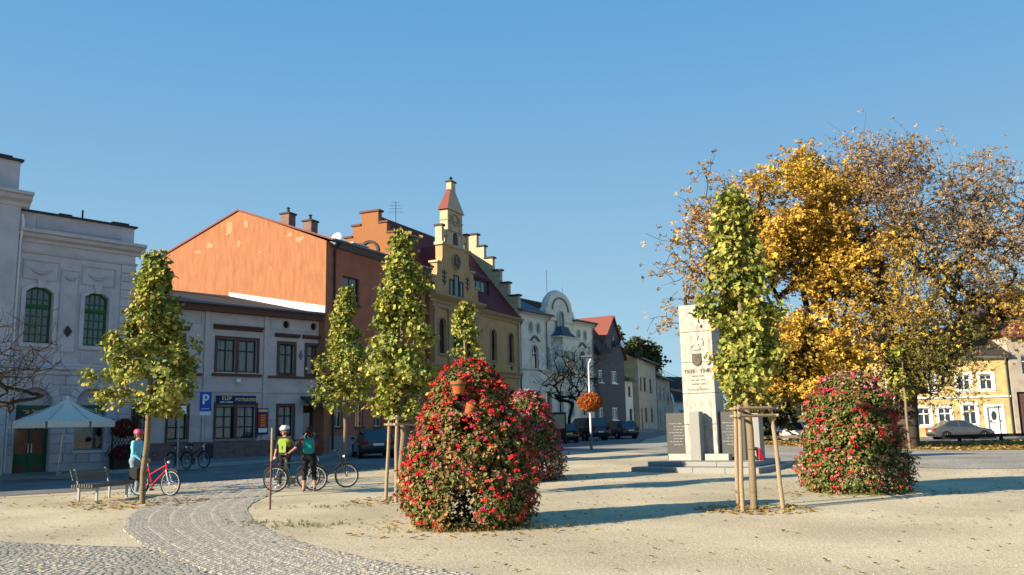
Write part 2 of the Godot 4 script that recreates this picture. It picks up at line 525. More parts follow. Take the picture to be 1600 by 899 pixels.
# a window in a hole: frame with bars, one pane for each light, optional curtains, sill and a dark room behind
func window(parent: Node, h: Dictionary, frame_mat: Material, o := {}) -> MeshInstance3D:
	var kind: String = h.get("kind", "rect")
	var z: float = o.get("z", 0.0) - o.get("deep", 0.16)
	var f: float = o.get("frame", 0.07)
	var bar: float = o.get("bar", 0.035)
	var cols: int = o.get("cols", 2)
	var rows: Array = o.get("rows", [0.68])     # heights of the transoms, as shares
	var b := MB.new()
	b.ring(outline(h.x, h.y, h.w, h.h, kind), outline(h.x + f, h.y + f, h.w - 2 * f, h.h - 2 * f, kind), z - 0.05, z + 0.03)
	var ix: float = h.x + f
	var iw: float = h.w - 2 * f
	var iy: float = h.y + f
	var ih: float = h.h - 2 * f
	var ys := [iy]
	for r in rows: ys.append(h.y + h.h * r)
	ys.append(iy + ih)
	if kind != "oval":
		for i in range(1, cols):
			var x := ix + iw * i / cols
			b.bx(x - bar, x + bar, iy, iy + ih, z - 0.03, z + 0.024)
		for i in range(1, ys.size() - 1):
			b.bx(ix, ix + iw, ys[i] - bar, ys[i] + bar, z - 0.03, z + 0.036)
	var w := part(parent, o.get("name", "window"), b, frame_mat)
	var glass: Material = o.get("glass", M.glass)
	for j in ys.size() - 1:
		for i in (cols if kind != "oval" else 1):
			var g := MB.new()
			var top := j == ys.size() - 2
			if kind == "oval":
				g.prism(outline(ix, iy, iw, ih, "oval"), z - 0.012, z)
			else:
				var x0 := ix + iw * i / cols
				var x1 := ix + iw * (i + 1) / cols
				var y1: float = ys[j + 1]
				if top and kind != "rect":   # cut the light by the curved head
					var full := outline(ix, iy, iw, ih, kind, 12)
					var cell := PackedVector2Array([Vector2(x0, ys[j]), Vector2(x1, ys[j]), Vector2(x1, y1 + 1), Vector2(x0, y1 + 1)])
					for poly in Geometry2D.intersect_polygons(full, cell): g.prism(poly, z - 0.012, z)
				else:
					g.bx(x0, x1, ys[j], y1, z - 0.012, z)
			if g.v.size(): part(w, "pane", g, glass)
			if kind == "oval": break
		if kind == "oval": break
	if o.get("sill", 0.0) > 0:
		var s := MB.new()
		var e: float = o.get("sill_over", 0.08)
		s.bx(h.x - e, h.x + h.w + e, h.y - o.sill, h.y - 0.002, o.get("z", 0.0) - 0.1, o.get("z", 0.0) + 0.1)
		part(w, "sill", s, o.get("sill_mat", frame_mat))
	if o.get("curtain", 0) > 0:
		var k := MB.new()
		for i in cols:
			var x0 := ix + iw * i / cols
			var cw := iw / cols
			var folds := 7
			for q in folds:   # two hanging drapes with folds
				var xa := x0 + cw * q / folds
				var xb := x0 + cw * (q + 1) / folds
				if o.curtain == 1 and (q == 3): continue
				var za := z - 0.10 - (0.03 if q % 2 else 0.0)
				var zb := z - 0.10 - (0.0 if q % 2 else 0.03)
				k.quad(Vector3(xa, iy + 0.05 * (q % 3), za), Vector3(xb, iy + 0.05 * (q % 3), zb), Vector3(xb, iy + ih, zb), Vector3(xa, iy + ih, za))
		part(w, "curtain", k, M.curtain)
		var d := MB.new()
		d.bx(h.x, h.x + h.w, h.y, h.y + h.h, z - 0.55, z - 0.5)
		part(w, "room", d, M.dark)
	return w

func trim_ring(parent: Node, called: String, h: Dictionary, wide: float, proud: float, m: Material, z := 0.0) -> MeshInstance3D:
	var b := MB.new()
	var kind: String = h.get("kind", "rect")
	b.ring(outline(h.x - wide, h.y - wide, h.w + 2 * wide, h.h + 2 * wide, kind), outline(h.x - 0.002, h.y - 0.002, h.w + 0.004, h.h + 0.004, kind), z - 0.02, z + proud)
	return part(parent, called, b, m)

func box_part(parent: Node, called: String, x0: float, x1: float, y0: float, y1: float, z0: float, z1: float, m: Material) -> MeshInstance3D:
	var b := MB.new()
	b.bx(x0, x1, y0, y1, z0, z1)
	return part(parent, called, b, m)

func cornice(parent: Node, called: String, u0: float, u1: float, prof: Array, m: Material) -> MeshInstance3D:  # profile points (out, up)
	var b := MB.new()
	b.prism_x(PackedVector2Array(prof), u0, u1)
	return part(parent, called, b, m)

func house(called: String, label: String, x: float, z: float, az: float) -> Node3D:
	return thing(called, label, "building", Vector3(x, 0, z), deg_to_rad(90.0 - az))

func downpipe(parent: Node, pts: Array, m: Material, r := 0.05) -> void:
	var b := MB.new()
	var rr := []
	for p in pts: rr.append(r)
	b.tube(pts, rr, 8)
	part(parent, "downpipe", b, m)
# ---------------------------------------------------------------- buildings
func shell(parent: Node, called: String, u0: float, u1: float, v0: float, v1: float, z0: float, deep: float, m: Material) -> void:  # sides and back of a block
	var b := MB.new()
	var t := z0 - deep
	b.quad(Vector3(u1, v0, z0), Vector3(u1, v0, t), Vector3(u1, v1, t), Vector3(u1, v1, z0))
	b.quad(Vector3(u0, v0, t), Vector3(u0, v0, z0), Vector3(u0, v1, z0), Vector3(u0, v1, t))
	b.quad(Vector3(u1, v0, t), Vector3(u0, v0, t), Vector3(u0, v1, t), Vector3(u1, v1, t))
	b.quad(Vector3(u0, v1, z0), Vector3(u1, v1, z0), Vector3(u1, v1, t), Vector3(u0, v1, t))
	part(parent, called, b, m)

func chimney(parent: Node, x: float, z: float, y0: float, y1: float, w: float, m: Material, pots := 1) -> void:
	var b := MB.new()
	b.bx(x - w / 2, x + w / 2, y0, y1, z - w / 2, z + w / 2)
	var o := part(parent, "chimney", b, m)
	var k := MB.new()
	k.bx(x - w * 0.6, x + w * 0.6, y1 + 0.002, y1 + 0.1, z - w * 0.6, z + w * 0.6)
	part(o, "cap", k, M.tile_dark)
	for i in pots:
		var p := MB.new()
		p.lathe([Vector2(0.09, 0), Vector2(0.08, 0.3), Vector2(0.13, 0.32), Vector2(0.0, 0.42)], 10, Vector3(x + (i - (pots - 1) / 2.0) * w * 0.45, y1 + 0.1, z))
		part(o, "chimney_pot", p, M.tile_dark)

func swag(parent: Node, x: float, y: float, w: float, m: Material) -> void:  # plaster garland with two rosettes
	var b := MB.new()
	var pts := []
	var rr := []
	for i in 9:
		var t := i / 8.0
		pts.append(Vector3(x - w / 2 + w * t, y - sin(PI * t) * w * 0.22, 0.03))
		rr.append(0.03 + 0.03 * sin(PI * t))
	b.tube(pts, rr, 6)
	b.ball(Vector3(x, y - w * 0.2, 0.03), Vector3(w * 0.14, 0.07, 0.05), 8, 5)
	part(parent, "plaster_garland", b, m)

func build_theatre() -> void:
	var t := house("town_theatre", "tall lilac-grey building with green arched windows and white parasol before it, leftmost in view", -19.15, -33.74, 41)
	var w1 := {"x": -0.12, "y": 5.28, "w": 1.04, "h": 2.26, "kind": "seg"}
	var w2 := {"x": 2.15, "y": 5.28, "w": 1.0, "h": 2.24, "kind": "seg"}
	var a1 := {"x": -0.17, "y": 0.16, "w": 1.30, "h": 3.38, "kind": "arch"}
	var a2 := {"x": 2.06, "y": 1.04, "w": 1.24, "h": 2.5, "kind": "arch"}
	wall(t, "front_wall", -0.62, 4.2, -0.6, 9.4, [w1, w2, a1, a2], M.lilac, 0.3, 0.0, 0.28)
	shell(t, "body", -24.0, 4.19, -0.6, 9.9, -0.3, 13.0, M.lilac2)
	cornice(t, "main_cornice", -0.6, 4.5, [Vector2(-0.1, 9.3), Vector2(0.06, 9.3), Vector2(0.08, 9.42), Vector2(0.25, 9.5), Vector2(0.3, 9.62), Vector2(0.42, 9.66), Vector2(0.42, 9.78), Vector2(-0.1, 9.84)], M.lilac)
	box_part(t, "frieze_band", -0.62, 4.28, 8.86, 8.96, -0.05, 0.06, M.lilac2)
	wall(t, "parapet", -0.6, 4.1, 9.84, 10.52, [], M.lilac, 0.4, -0.02)
	box_part(t, "parapet_panel", 0.1, 3.55, 9.95, 10.40, -0.1, 0.01, M.lilac2)
	box_part(t, "coping", -0.6, 4.2, 10.522, 10.60, -0.5, 0.1, M.tar)
	box_part(t, "roof_hatch", 1.0, 1.5, 10.602, 10.70, -0.4, -0.1, M.tar)
	box_part(t, "roof_hatch", 3.2, 3.9, 10.602, 10.72, -0.4, -0.1, M.tar)
	var vp := MB.new()
	vp.rod(Vector3(1.95, 10.6, -0.2), Vector3(1.95, 11.0, -0.2), 0.04)
	part(t, "vent_pipe", vp, M.iron)
	for w in [w1, w2]:
		window(t, w, M.green, {"frame": 0.08, "bar": 0.022, "cols": 4, "rows": [0.16, 0.32, 0.48, 0.62, 0.78], "deep": 0.2, "sill": 0.16, "sill_mat": M.lilac, "sill_over": 0.14, "glass": M.glass})
		trim_ring(t, "window_surround", w, 0.17, 0.07, M.lilac)
		var k := MB.new()
		k.bx(w.x + 0.05, w.x + w.w - 0.05, w.y + w.h * 0.64, w.y + w.h * 0.69, -0.2, -0.13)
		part(t, "transom", k, M.green)
		trim_ring(t, "panel_moulding", {"x": w.x - 0.12, "y": 7.86, "w": 1.3, "h": 0.7}, 0.05, 0.04, M.lilac2)
		swag(t, w.x + w.w / 2, 8.25, 0.8, M.lilac2)
		var ks := MB.new()
		ks.prism(PackedVector2Array([Vector2(w.x + w.w / 2 - 0.1, w.y + w.h - 0.05), Vector2(w.x + w.w / 2 + 0.1, w.y + w.h - 0.05), Vector2(w.x + w.w / 2 + 0.16, w.y + w.h + 0.3), Vector2(w.x + w.w / 2 - 0.16, w.y + w.h + 0.3)]), 0.0, 0.12)
		part(t, "keystone", ks, M.lilac)
		box_part(t, "apron_panel", w.x - 0.05, w.x + w.w + 0.05, 4.56, 5.08, -0.01, 0.035, M.lilac2)
	trim_ring(t, "panel_moulding", {"x": 1.2, "y": 5.0, "w": 0.66, "h": 3.3}, 0.04, 0.03, M.lilac2)
	swag(t, 1.54, 8.05, 0.42, M.lilac2)
	var dm := MB.new()
	dm.prism(PackedVector2Array([Vector2(1.55, 5.58), Vector2(1.72, 5.82), Vector2(1.55, 6.06), Vector2(1.38, 5.82)]), 0.0, 0.05)
	part(t, "anchor_plate", dm, M.iron, "dark diamond-shaped iron anchor plate")
	for i in 12:   # corner pilaster of channelled blocks
		box_part(t, "quoin", 3.61, 4.22, 4.48 + i * 0.366, 4.48 + i * 0.366 + 0.34, -0.05, 0.07, M.lilac)
	cornice(t, "string_course", -0.62, 4.3, [Vector2(-0.05, 4.06), Vector2(0.08, 4.06), Vector2(0.1, 4.2), Vector2(0.18, 4.28), Vector2(0.18, 4.36), Vector2(-0.05, 4.42)], M.lilac)
	# ground floor: ashlar blocks round the two arches
	for j in 9:
		var y0 := 0.55 + j * 0.388
		var y1 := y0 + 0.364
		var spans := [[-0.6, -0.17], [1.13, 2.06], [3.30, 4.24]]
		if j < 2: spans = [[-0.6, -0.17], [1.13, 4.24]] if y1 < 1.0 else spans
		for s in spans:
			var x0: float = s[0]
			var x1: float = s[1]
			if y1 > 2.85:   # stay clear of the wedge stones
				var lim := func(cx: float, r: float) -> float:
					var dy := maxf(y0 - 2.89, 0.0)
					return sqrt(maxf(r * r - dy * dy, 0.0))
				if x0 == 1.13:
					x0 = maxf(0.48 + lim.call(0.48, 0.98), 1.13 - 0.5)
					x1 = minf(2.68 - lim.call(2.68, 0.96), 2.06 + 0.5)
				elif x0 == 3.30: x0 = 2.68 + lim.call(2.68, 0.96)
				elif x0 == -0.6: x1 = minf(0.48 - lim.call(0.48, 0.98), -0.17)
			if x1 - x0 < 0.12: continue
			var n := maxi(1, roundi((x1 - x0) / 0.52))
			for i in n:
				var off := 0.13 if (j % 2 and n > 1) else 0.0
				var xa := x0 + (x1 - x0) * i / n + (off if i > 0 else 0.0)
				var xb := x0 + (x1 - x0) * (i + 1) / n + (off if i < n - 1 else 0.0)
				var b := MB.new()
				b.bevel_box(Vector3((xa + xb) / 2, (y0 + y1) / 2, 0.005), Vector3(xb - xa - 0.024, y1 - y0, 0.07), 0.014)
				part(t, "ashlar_block", b, M.lilac2 if (i + j) % 3 else M.lilac)
	for a in [[0.48, 2.89, 0.655], [2.68, 2.92, 0.625]]:
		for i in 9:
			var p := PackedVector2Array()
			var g0: float = PI * i / 9.0 + 0.02
			var g1: float = PI * (i + 1) / 9.0 - 0.02
			var r1: float = a[2] + 0.32 + (0.14 if i == 4 else 0.0)
			for g in [g0, (g0 + g1) / 2, g1]: p.append(Vector2(a[0] + cos(g) * (a[2] + 0.01), a[1] + sin(g) * (a[2] + 0.01)))
			for g in [g1, (g0 + g1) / 2, g0]: p.append(Vector2(a[0] + cos(g) * r1, a[1] + sin(g) * r1))
			var b := MB.new()
			b.prism(p, -0.03, 0.045 + (0.03 if i == 4 else 0.0))
			part(t, "wedge_stone", b, M.lilac)
	box_part(t, "base_course", 1.15, 4.26, -0.5, 0.53, -0.05, 0.06, M.lilac2)
	# green door with glazed leaves under a blind lunette
	var lun := MB.new()
	lun.prism(outline(-0.17, 2.79, 1.3, 0.75, "arch"), -0.3, -0.26)
	part(t, "lunette", lun, M.lilac2)
	var d := MB.new()
	d.bx(-0.17, 1.13, 2.66, 2.84, -0.3, -0.2)
	for x in [-0.13, 0.48, 1.09]: d.bx(x - 0.05, x + 0.05, 0.14, 2.66, -0.3, -0.21)
	for s in [[-0.08, 0.43], [0.53, 1.04]]:
		d.bx(s[0], s[1], 0.15, 0.95, -0.29, -0.23)
		d.bx(s[0], s[1], 2.05, 2.17, -0.29, -0.23)
	var dr := part(t, "double_door", d, M.green)
	for s in [[-0.08, 0.43], [0.53, 1.04]]:
		box_part(dr, "pane", s[0], s[1], 0.95, 2.05, -0.28, -0.26, M.glass)
		box_part(dr, "pane", s[0], s[1], 2.17, 2.66, -0.28, -0.26, M.glass)
		box_part(dr, "kick_panel", s[0] + 0.06, s[1] - 0.06, 0.2, 0.52, -0.24, -0.215, M.brown)
	for x in [0.42, 0.54]: box_part(dr, "handle", x - 0.015, x + 0.015, 1.0, 1.35, -0.21, -0.17, M.steel)
	# shop window with goods hung behind the glass
	var l2 := MB.new()
	l2.prism(outline(2.06, 2.86, 1.24, 0.68, "arch"), -0.3, -0.26)
	part(t, "lunette", l2, M.lilac2)
	box_part(t, "shop_transom", 2.06, 3.3, 2.72, 2.86, -0.3, -0.2, M.green)
	window(t, {"x": 2.06, "y": 1.04, "w": 1.24, "h": 1.68}, M.zinc, {"name": "shop_window", "frame": 0.06, "cols": 1, "rows": [], "deep": 0.22, "glass": M.pane, "sill": 0.12, "sill_mat": M.lilac})
	box_part(t, "shop_back", 2.07, 3.29, 1.0, 2.72, -0.8, -0.75, M.curtain)
	var g := MB.new()
	g.lathe([Vector2(0.22, 1.15), Vector2(0.32, 1.45), Vector2(0.2, 1.9), Vector2(0.06, 2.0)], 10, Vector3(2.72, 0, -0.5))
	part(t, "hanging_coat", g, M.dark)
	var po := MB.new()
	po.prism(outline(2.18, 1.72, 0.3, 0.3, "oval"), -0.28, -0.27)
	part(t, "round_poster", po, mat(lin(0.55, 0.12, 0.06), 0.8))
	downpipe(t, [Vector3(-0.52, 10.3, 0.25), Vector3(-0.52, 9.95, 0.42), Vector3(-0.5, 9.2, 0.14), Vector3(-0.5, 0.3, 0.12)], M.zinc_light, 0.055)
	# taller wing running on to the left
	wall(t, "wing_wall", -24.0, -0.62, -0.6, 10.7, [{"x": -2.6, "y": 5.28, "w": 1.04, "h": 2.26, "kind": "seg"}, {"x": -5.4, "y": 5.28, "w": 1.04, "h": 2.26, "kind": "seg"}], M.lilac, 0.7, 0.32, 0.25)
	for x in [-2.6, -5.4]: window(t, {"x": x, "y": 5.28, "w": 1.04, "h": 2.26, "kind": "seg"}, M.green, {"z": 0.32, "cols": 4, "bar": 0.022, "rows": [0.16, 0.32, 0.48, 0.62, 0.78]})
	cornice(t, "wing_cornice", -24.1, -0.3, [Vector2(0.2, 10.55), Vector2(0.36, 10.6), Vector2(0.4, 10.75), Vector2(0.58, 10.86), Vector2(0.62, 11.0), Vector2(0.74, 11.04), Vector2(0.74, 11.16), Vector2(0.2, 11.2)], M.lilac)
	box_part(t, "wing_attic", -24.0, -0.72, 11.2, 12.42, -12.5, 0.25, M.lilac)
	box_part(t, "attic_coping", -24.05, -0.62, 12.422, 12.52, -12.6, 0.34, M.tar)
	box_part(t, "attic_cap", -1.6, -1.0, 12.522, 12.62, -0.2, 0.2, M.tar)
	swag(t, -0.95, 9.6, 0.5, M.lilac2)
	for j in 9:
		for i in 3:
			var b := MB.new()
			b.bevel_box(Vector3(-1.0 - i * 0.62 - (0.2 if j % 2 else 0.0), 0.73 + j * 0.388, 0.325), Vector3(0.6, 0.364, 0.07), 0.014)
			part(t, "ashlar_block", b, M.lilac2 if (i + j) % 2 else M.lilac)
	box_part(t, "string_course", -24.0, -0.55, 4.06, 4.4, 0.25, 0.46, M.lilac)
func build_mauve_house() -> void:
	var t := house("mauve_townhouse", "low mauve two-storey house with brown window frames, blue shop signs and flat dark roof", -16.35, -42.13, 43)
	var up := [{"x": 2.0, "y": 4.68, "w": 1.0, "h": 1.66}, {"x": 3.2, "y": 4.68, "w": 1.0, "h": 1.66}, {"x": 5.58, "y": 4.66, "w": 0.88, "h": 1.62}, {"x": 7.3, "y": 4.66, "w": 0.86, "h": 1.62}, {"x": -0.75, "y": 4.68, "w": 0.9, "h": 1.66}]
	var low := [{"x": 2.06, "y": 1.32, "w": 0.98, "h": 1.62}, {"x": 3.22, "y": 1.32, "w": 0.98, "h": 1.62}, {"x": 5.6, "y": 1.36, "w": 0.86, "h": 1.6}, {"x": -0.42, "y": 1.34, "w": 0.94, "h": 1.62}, {"x": -2.2, "y": 1.34, "w": 0.8, "h": 1.62}]
	var door := {"x": 7.12, "y": 0.3, "w": 1.1, "h": 2.7}
	wall(t, "front_wall", -3.4, 9.0, 1.2, 7.72, up + low + [{"x": 7.12, "y": 1.2, "w": 1.1, "h": 1.8}, {"x": 5.75, "y": 7.14, "w": 0.42, "h": 0.42, "kind": "oval"}, {"x": 7.5, "y": 7.14, "w": 0.42, "h": 0.42, "kind": "oval"}], M.mauve, 0.4, 0.0, 0.18)
	wall(t, "plinth_wall", -3.4, 9.03, -0.6, 1.2, [{"x": 7.12, "y": 0.3, "w": 1.1, "h": 0.9}], M.plinth, 0.4, 0.045)
	shell(t, "body", -3.4, 8.98, -0.6, 7.9, -0.42, 4.5, M.mauve)
	for x in [5.75, 7.5]:
		var k := MB.new()
		k.prism(outline(x, 7.14, 0.42, 0.42, "oval"), -0.18, -0.15)
		part(t, "attic_vent", k, M.dark)
		trim_ring(t, "vent_rim", {"x": x, "y": 7.14, "w": 0.42, "h": 0.42, "kind": "oval"}, 0.05, 0.03, M.mauve)
	trim_ring(t, "attic_panel", {"x": 5.05, "y": 7.08, "w": 3.7, "h": 0.52}, 0.04, 0.03, M.mauve)
	trim_ring(t, "attic_panel", {"x": -0.6, "y": 7.08, "w": 1.7, "h": 0.52}, 0.04, 0.03, M.mauve)
	for i in up.size():
		window(t, up[i], M.dark_wood, {"cols": 2, "rows": [0.66], "frame": 0.06, "bar": 0.03, "curtain": 2 if i % 2 else 1, "glass": M.pane, "deep": 0.12})
	for i in low.size():
		window(t, low[i], M.dark_wood, {"cols": 2, "rows": [0.36, 0.68], "frame": 0.06, "bar": 0.03, "curtain": 1 if i > 0 else 2, "glass": M.pane, "deep": 0.12, "sill": 0.1, "sill_mat": M.pave})
	for q in [[1.86, 4.66], [1.92, 1.3]]:   # one frame round each pair of windows
		var s := MB.new()
		var y0: float = q[1]
		s.bx(q[0], q[0] + 0.13, y0, y0 + 1.8, -0.04, 0.05)
		s.bx(3.01, 3.19, y0, y0 + 1.8, -0.04, 0.047)
		s.bx(4.22, 4.36, y0, y0 + 1.8, -0.04, 0.05)
		s.bx(q[0], 4.36, y0 + 1.69, y0 + 1.84, -0.03, 0.06)
		part(t, "paired_window_frame", s, M.brown)
	cornice(t, "window_hood", 1.75, 4.5, [Vector2(-0.02, 6.82), Vector2(0.08, 6.84), Vector2(0.12, 6.95), Vector2(0.24, 6.99), Vector2(0.24, 7.06), Vector2(-0.02, 7.1)], M.brown)
	for x in [5.58, 7.3]:
		trim_ring(t, "window_frame", {"x": x, "y": 4.66, "w": 0.88, "h": 1.62}, 0.15, 0.05, M.brown)
		cornice(t, "window_hood", x - 0.3, x + 1.18, [Vector2(-0.02, 6.64), Vector2(0.1, 6.66), Vector2(0.2, 6.76), Vector2(0.2, 6.84), Vector2(-0.02, 6.86)], M.brown)
	trim_ring(t, "window_frame", {"x": -0.75, "y": 4.68, "w": 0.9, "h": 1.66}, 0.15, 0.05, M.brown)
	trim_ring(t, "window_frame", low[2], 0.14, 0.045, M.brown)
	trim_ring(t, "window_frame", low[3], 0.12, 0.045, M.brown)
	cornice(t, "window_hood", -1.05, 0.45, [Vector2(-0.02, 6.64), Vector2(0.1, 6.66), Vector2(0.2, 6.76), Vector2(0.2, 6.84), Vector2(-0.02, 6.86)], M.brown)
	box_part(t, "sill_band", 1.75, 4.5, 4.46, 4.6, -0.02, 0.12, M.brown)
	box_part(t, "sill_band", 4.86, 9.02, 4.44, 4.56, -0.02, 0.09, M.brown)
	box_part(t, "sill_band", -3.4, 1.2, 4.44, 4.56, -0.02, 0.09, M.brown)
	for x in [1.28, 4.62]: box_part(t, "pilaster", x, x + 0.26, 1.22, 7.7, -0.02, 0.075, M.mauve)
	box_part(t, "string_course", -3.4, 9.01, 3.66, 3.76, -0.02, 0.06, M.mauve)
	for j in 5: box_part(t, "rustic_band", 4.92, 5.4, 1.3 + j * 0.46, 1.3 + j * 0.46 + 0.43, -0.02, 0.03, M.mauve)
	box_part(t, "eaves_fascia", -3.4, 9.1, 7.68, 8.02, -0.3, 0.28, M.brown)
	var gut := MB.new()
	gut.rod(Vector3(-3.4, 8.07, 0.42), Vector3(9.2, 8.07, 0.42), 0.075)
	part(t, "gutter", gut, M.zinc)
	var rf := MB.new()
	rf.quad(Vector3(-3.4, 8.06, 0.4), Vector3(8.7, 8.06, 0.4), Vector3(8.7, 9.7, -6.4), Vector3(-3.4, 9.7, -6.4))
	rf.quad(Vector3(-3.4, 8.0, 0.4), Vector3(-3.4, 9.62, -6.4), Vector3(8.7, 9.62, -6.4), Vector3(8.7, 8.0, 0.4))
	rf.quad(Vector3(8.7, 9.7, -6.4), Vector3(-3.4, 9.7, -6.4), Vector3(-3.4, 0, -6.4), Vector3(8.7, 0, -6.4))
	part(t, "roof", rf, M.tar)
	chimney(t, 1.65, -5.6, 9.0, 10.45, 0.62, M.tile_dark, 1)
	chimney(t, -2.6, -4.6, 8.8, 10.3, 0.4, M.sandstone, 0)
	# entrance with dark awning
	var d := MB.new()
	d.bx(7.12, 8.22, 0.3, 3.0, -0.32, -0.28)
	var dd := part(t, "door", d, M.dark_wood)
	box_part(dd, "pane", 7.3, 8.04, 1.5, 2.6, -0.28, -0.27, M.glass)
	box_part(dd, "handle", 7.24, 7.28, 1.2, 1.4, -0.28, -0.22, M.steel)
	var aw := MB.new()
	aw.prism_x(PackedVector2Array([Vector2(0.0, 3.5), Vector2(0.9, 3.1), Vector2(0.9, 2.9), Vector2(0.86, 2.9), Vector2(0.84, 3.06), Vector2(0.0, 3.42)]), 6.95, 8.4)
	part(t, "awning", aw, M.iron)
	box_part(t, "doorstep", 6.95, 8.4, 0.0, 0.3, 0.05, 0.6, M.kerb)
	for x in [6.9, 1.05]:
		var da := MB.new()
		da.prism(PackedVector2Array([Vector2(x, 5.45), Vector2(x + 0.12, 5.72), Vector2(x, 5.99), Vector2(x - 0.12, 5.72)]), 0.0, 0.04)
		part(t, "anchor_plate", da, M.zinc)
	box_part(t, "lamp_box", 3.02, 3.24, 4.16, 4.34, 0.0, 0.22, M.white)
	downpipe(t, [Vector3(8.85, 8.0, 0.38), Vector3(8.85, 7.6, 0.1), Vector3(8.85, 0.5, 0.1)], M.zinc)
	box_part(t, "meter_box", 1.42, 1.92, 0.42, 1.1, 0.04, 0.1, M.iron)
	# things fixed to the wall
	var X := t.transform
	var sg := [["ELIP", 2.0, 3.09, 3.42, "blue shop sign with yellow ELIP lettering over the left lower window"], ["POTRAVINY", 3.14, 4.22, 3.42, "blue shop sign reading POTRAVINY over the right lower window"]]
	for q in sg:
		var o := thing("shop_sign", q[4], "sign", X * Vector3((q[1] + q[2]) / 2, 3.08, 0.02), t.rotation.y, "blue shop signs on the mauve house")
		var hw: float = (q[2] - q[1]) / 2
		box_part(o, "board", -hw, hw, 0.0, 0.40, 0.0, 0.05, M.navy)
		if q[0] == "ELIP":
			letters(o, "lettering", "ELIP", 0.26, Vector3(0.02, 0.26, 0.056), M.sign_yellow, 0.01, 0.0, true)
			var ln := MB.new()
			for k in [[-0.34, -0.12], [-0.08, -0.02], [0.02, 0.36]]: ln.bx(k[0], k[1], 0.05, 0.1, 0.05, 0.056)
			part(o, "small_print", ln, M.white)
		else:
			letters(o, "lettering", "POTRAVINY", 0.23, Vector3(0, 0.20, 0.056), M.sign_yellow, 0.01, 0.0, true)
	var o2 := thing("price_board", "tall red notice board with yellow lines beside the lower windows", "sign", X * Vector3(4.62, 1.5, 0.08), t.rotation.y)
	box_part(o2, "board", -0.31, 0.31, 0.0, 1.34, 0.0, 0.04, M.navy)
	box_part(o2, "red_panel", -0.29, 0.29, 0.36, 1.06, 0.041, 0.05, M.sign_red)
	box_part(o2, "white_panel", -0.25, 0.25, 0.1, 0.32, 0.041, 0.05, M.white)
	box_part(o2, "yellow_panel", -0.27, 0.27, 1.16, 1.28, 0.041, 0.05, M.sign_yellow)
	for i in 7: box_part(o2, "print_line", -0.16 + 0.02 * (i % 3), 0.16 - 0.015 * (i % 2), 0.42 + i * 0.09, 0.445 + i * 0.09, 0.051, 0.054, M.sign_yellow)
	var sp := thing("street_sign", "white enamel street name plate on the mauve wall", "sign", X * Vector3(-0.9, 2.55, 0.02), t.rotation.y)
	box_part(sp, "plate", -0.35, 0.35, 0.0, 0.2, 0, 0.02, M.white)

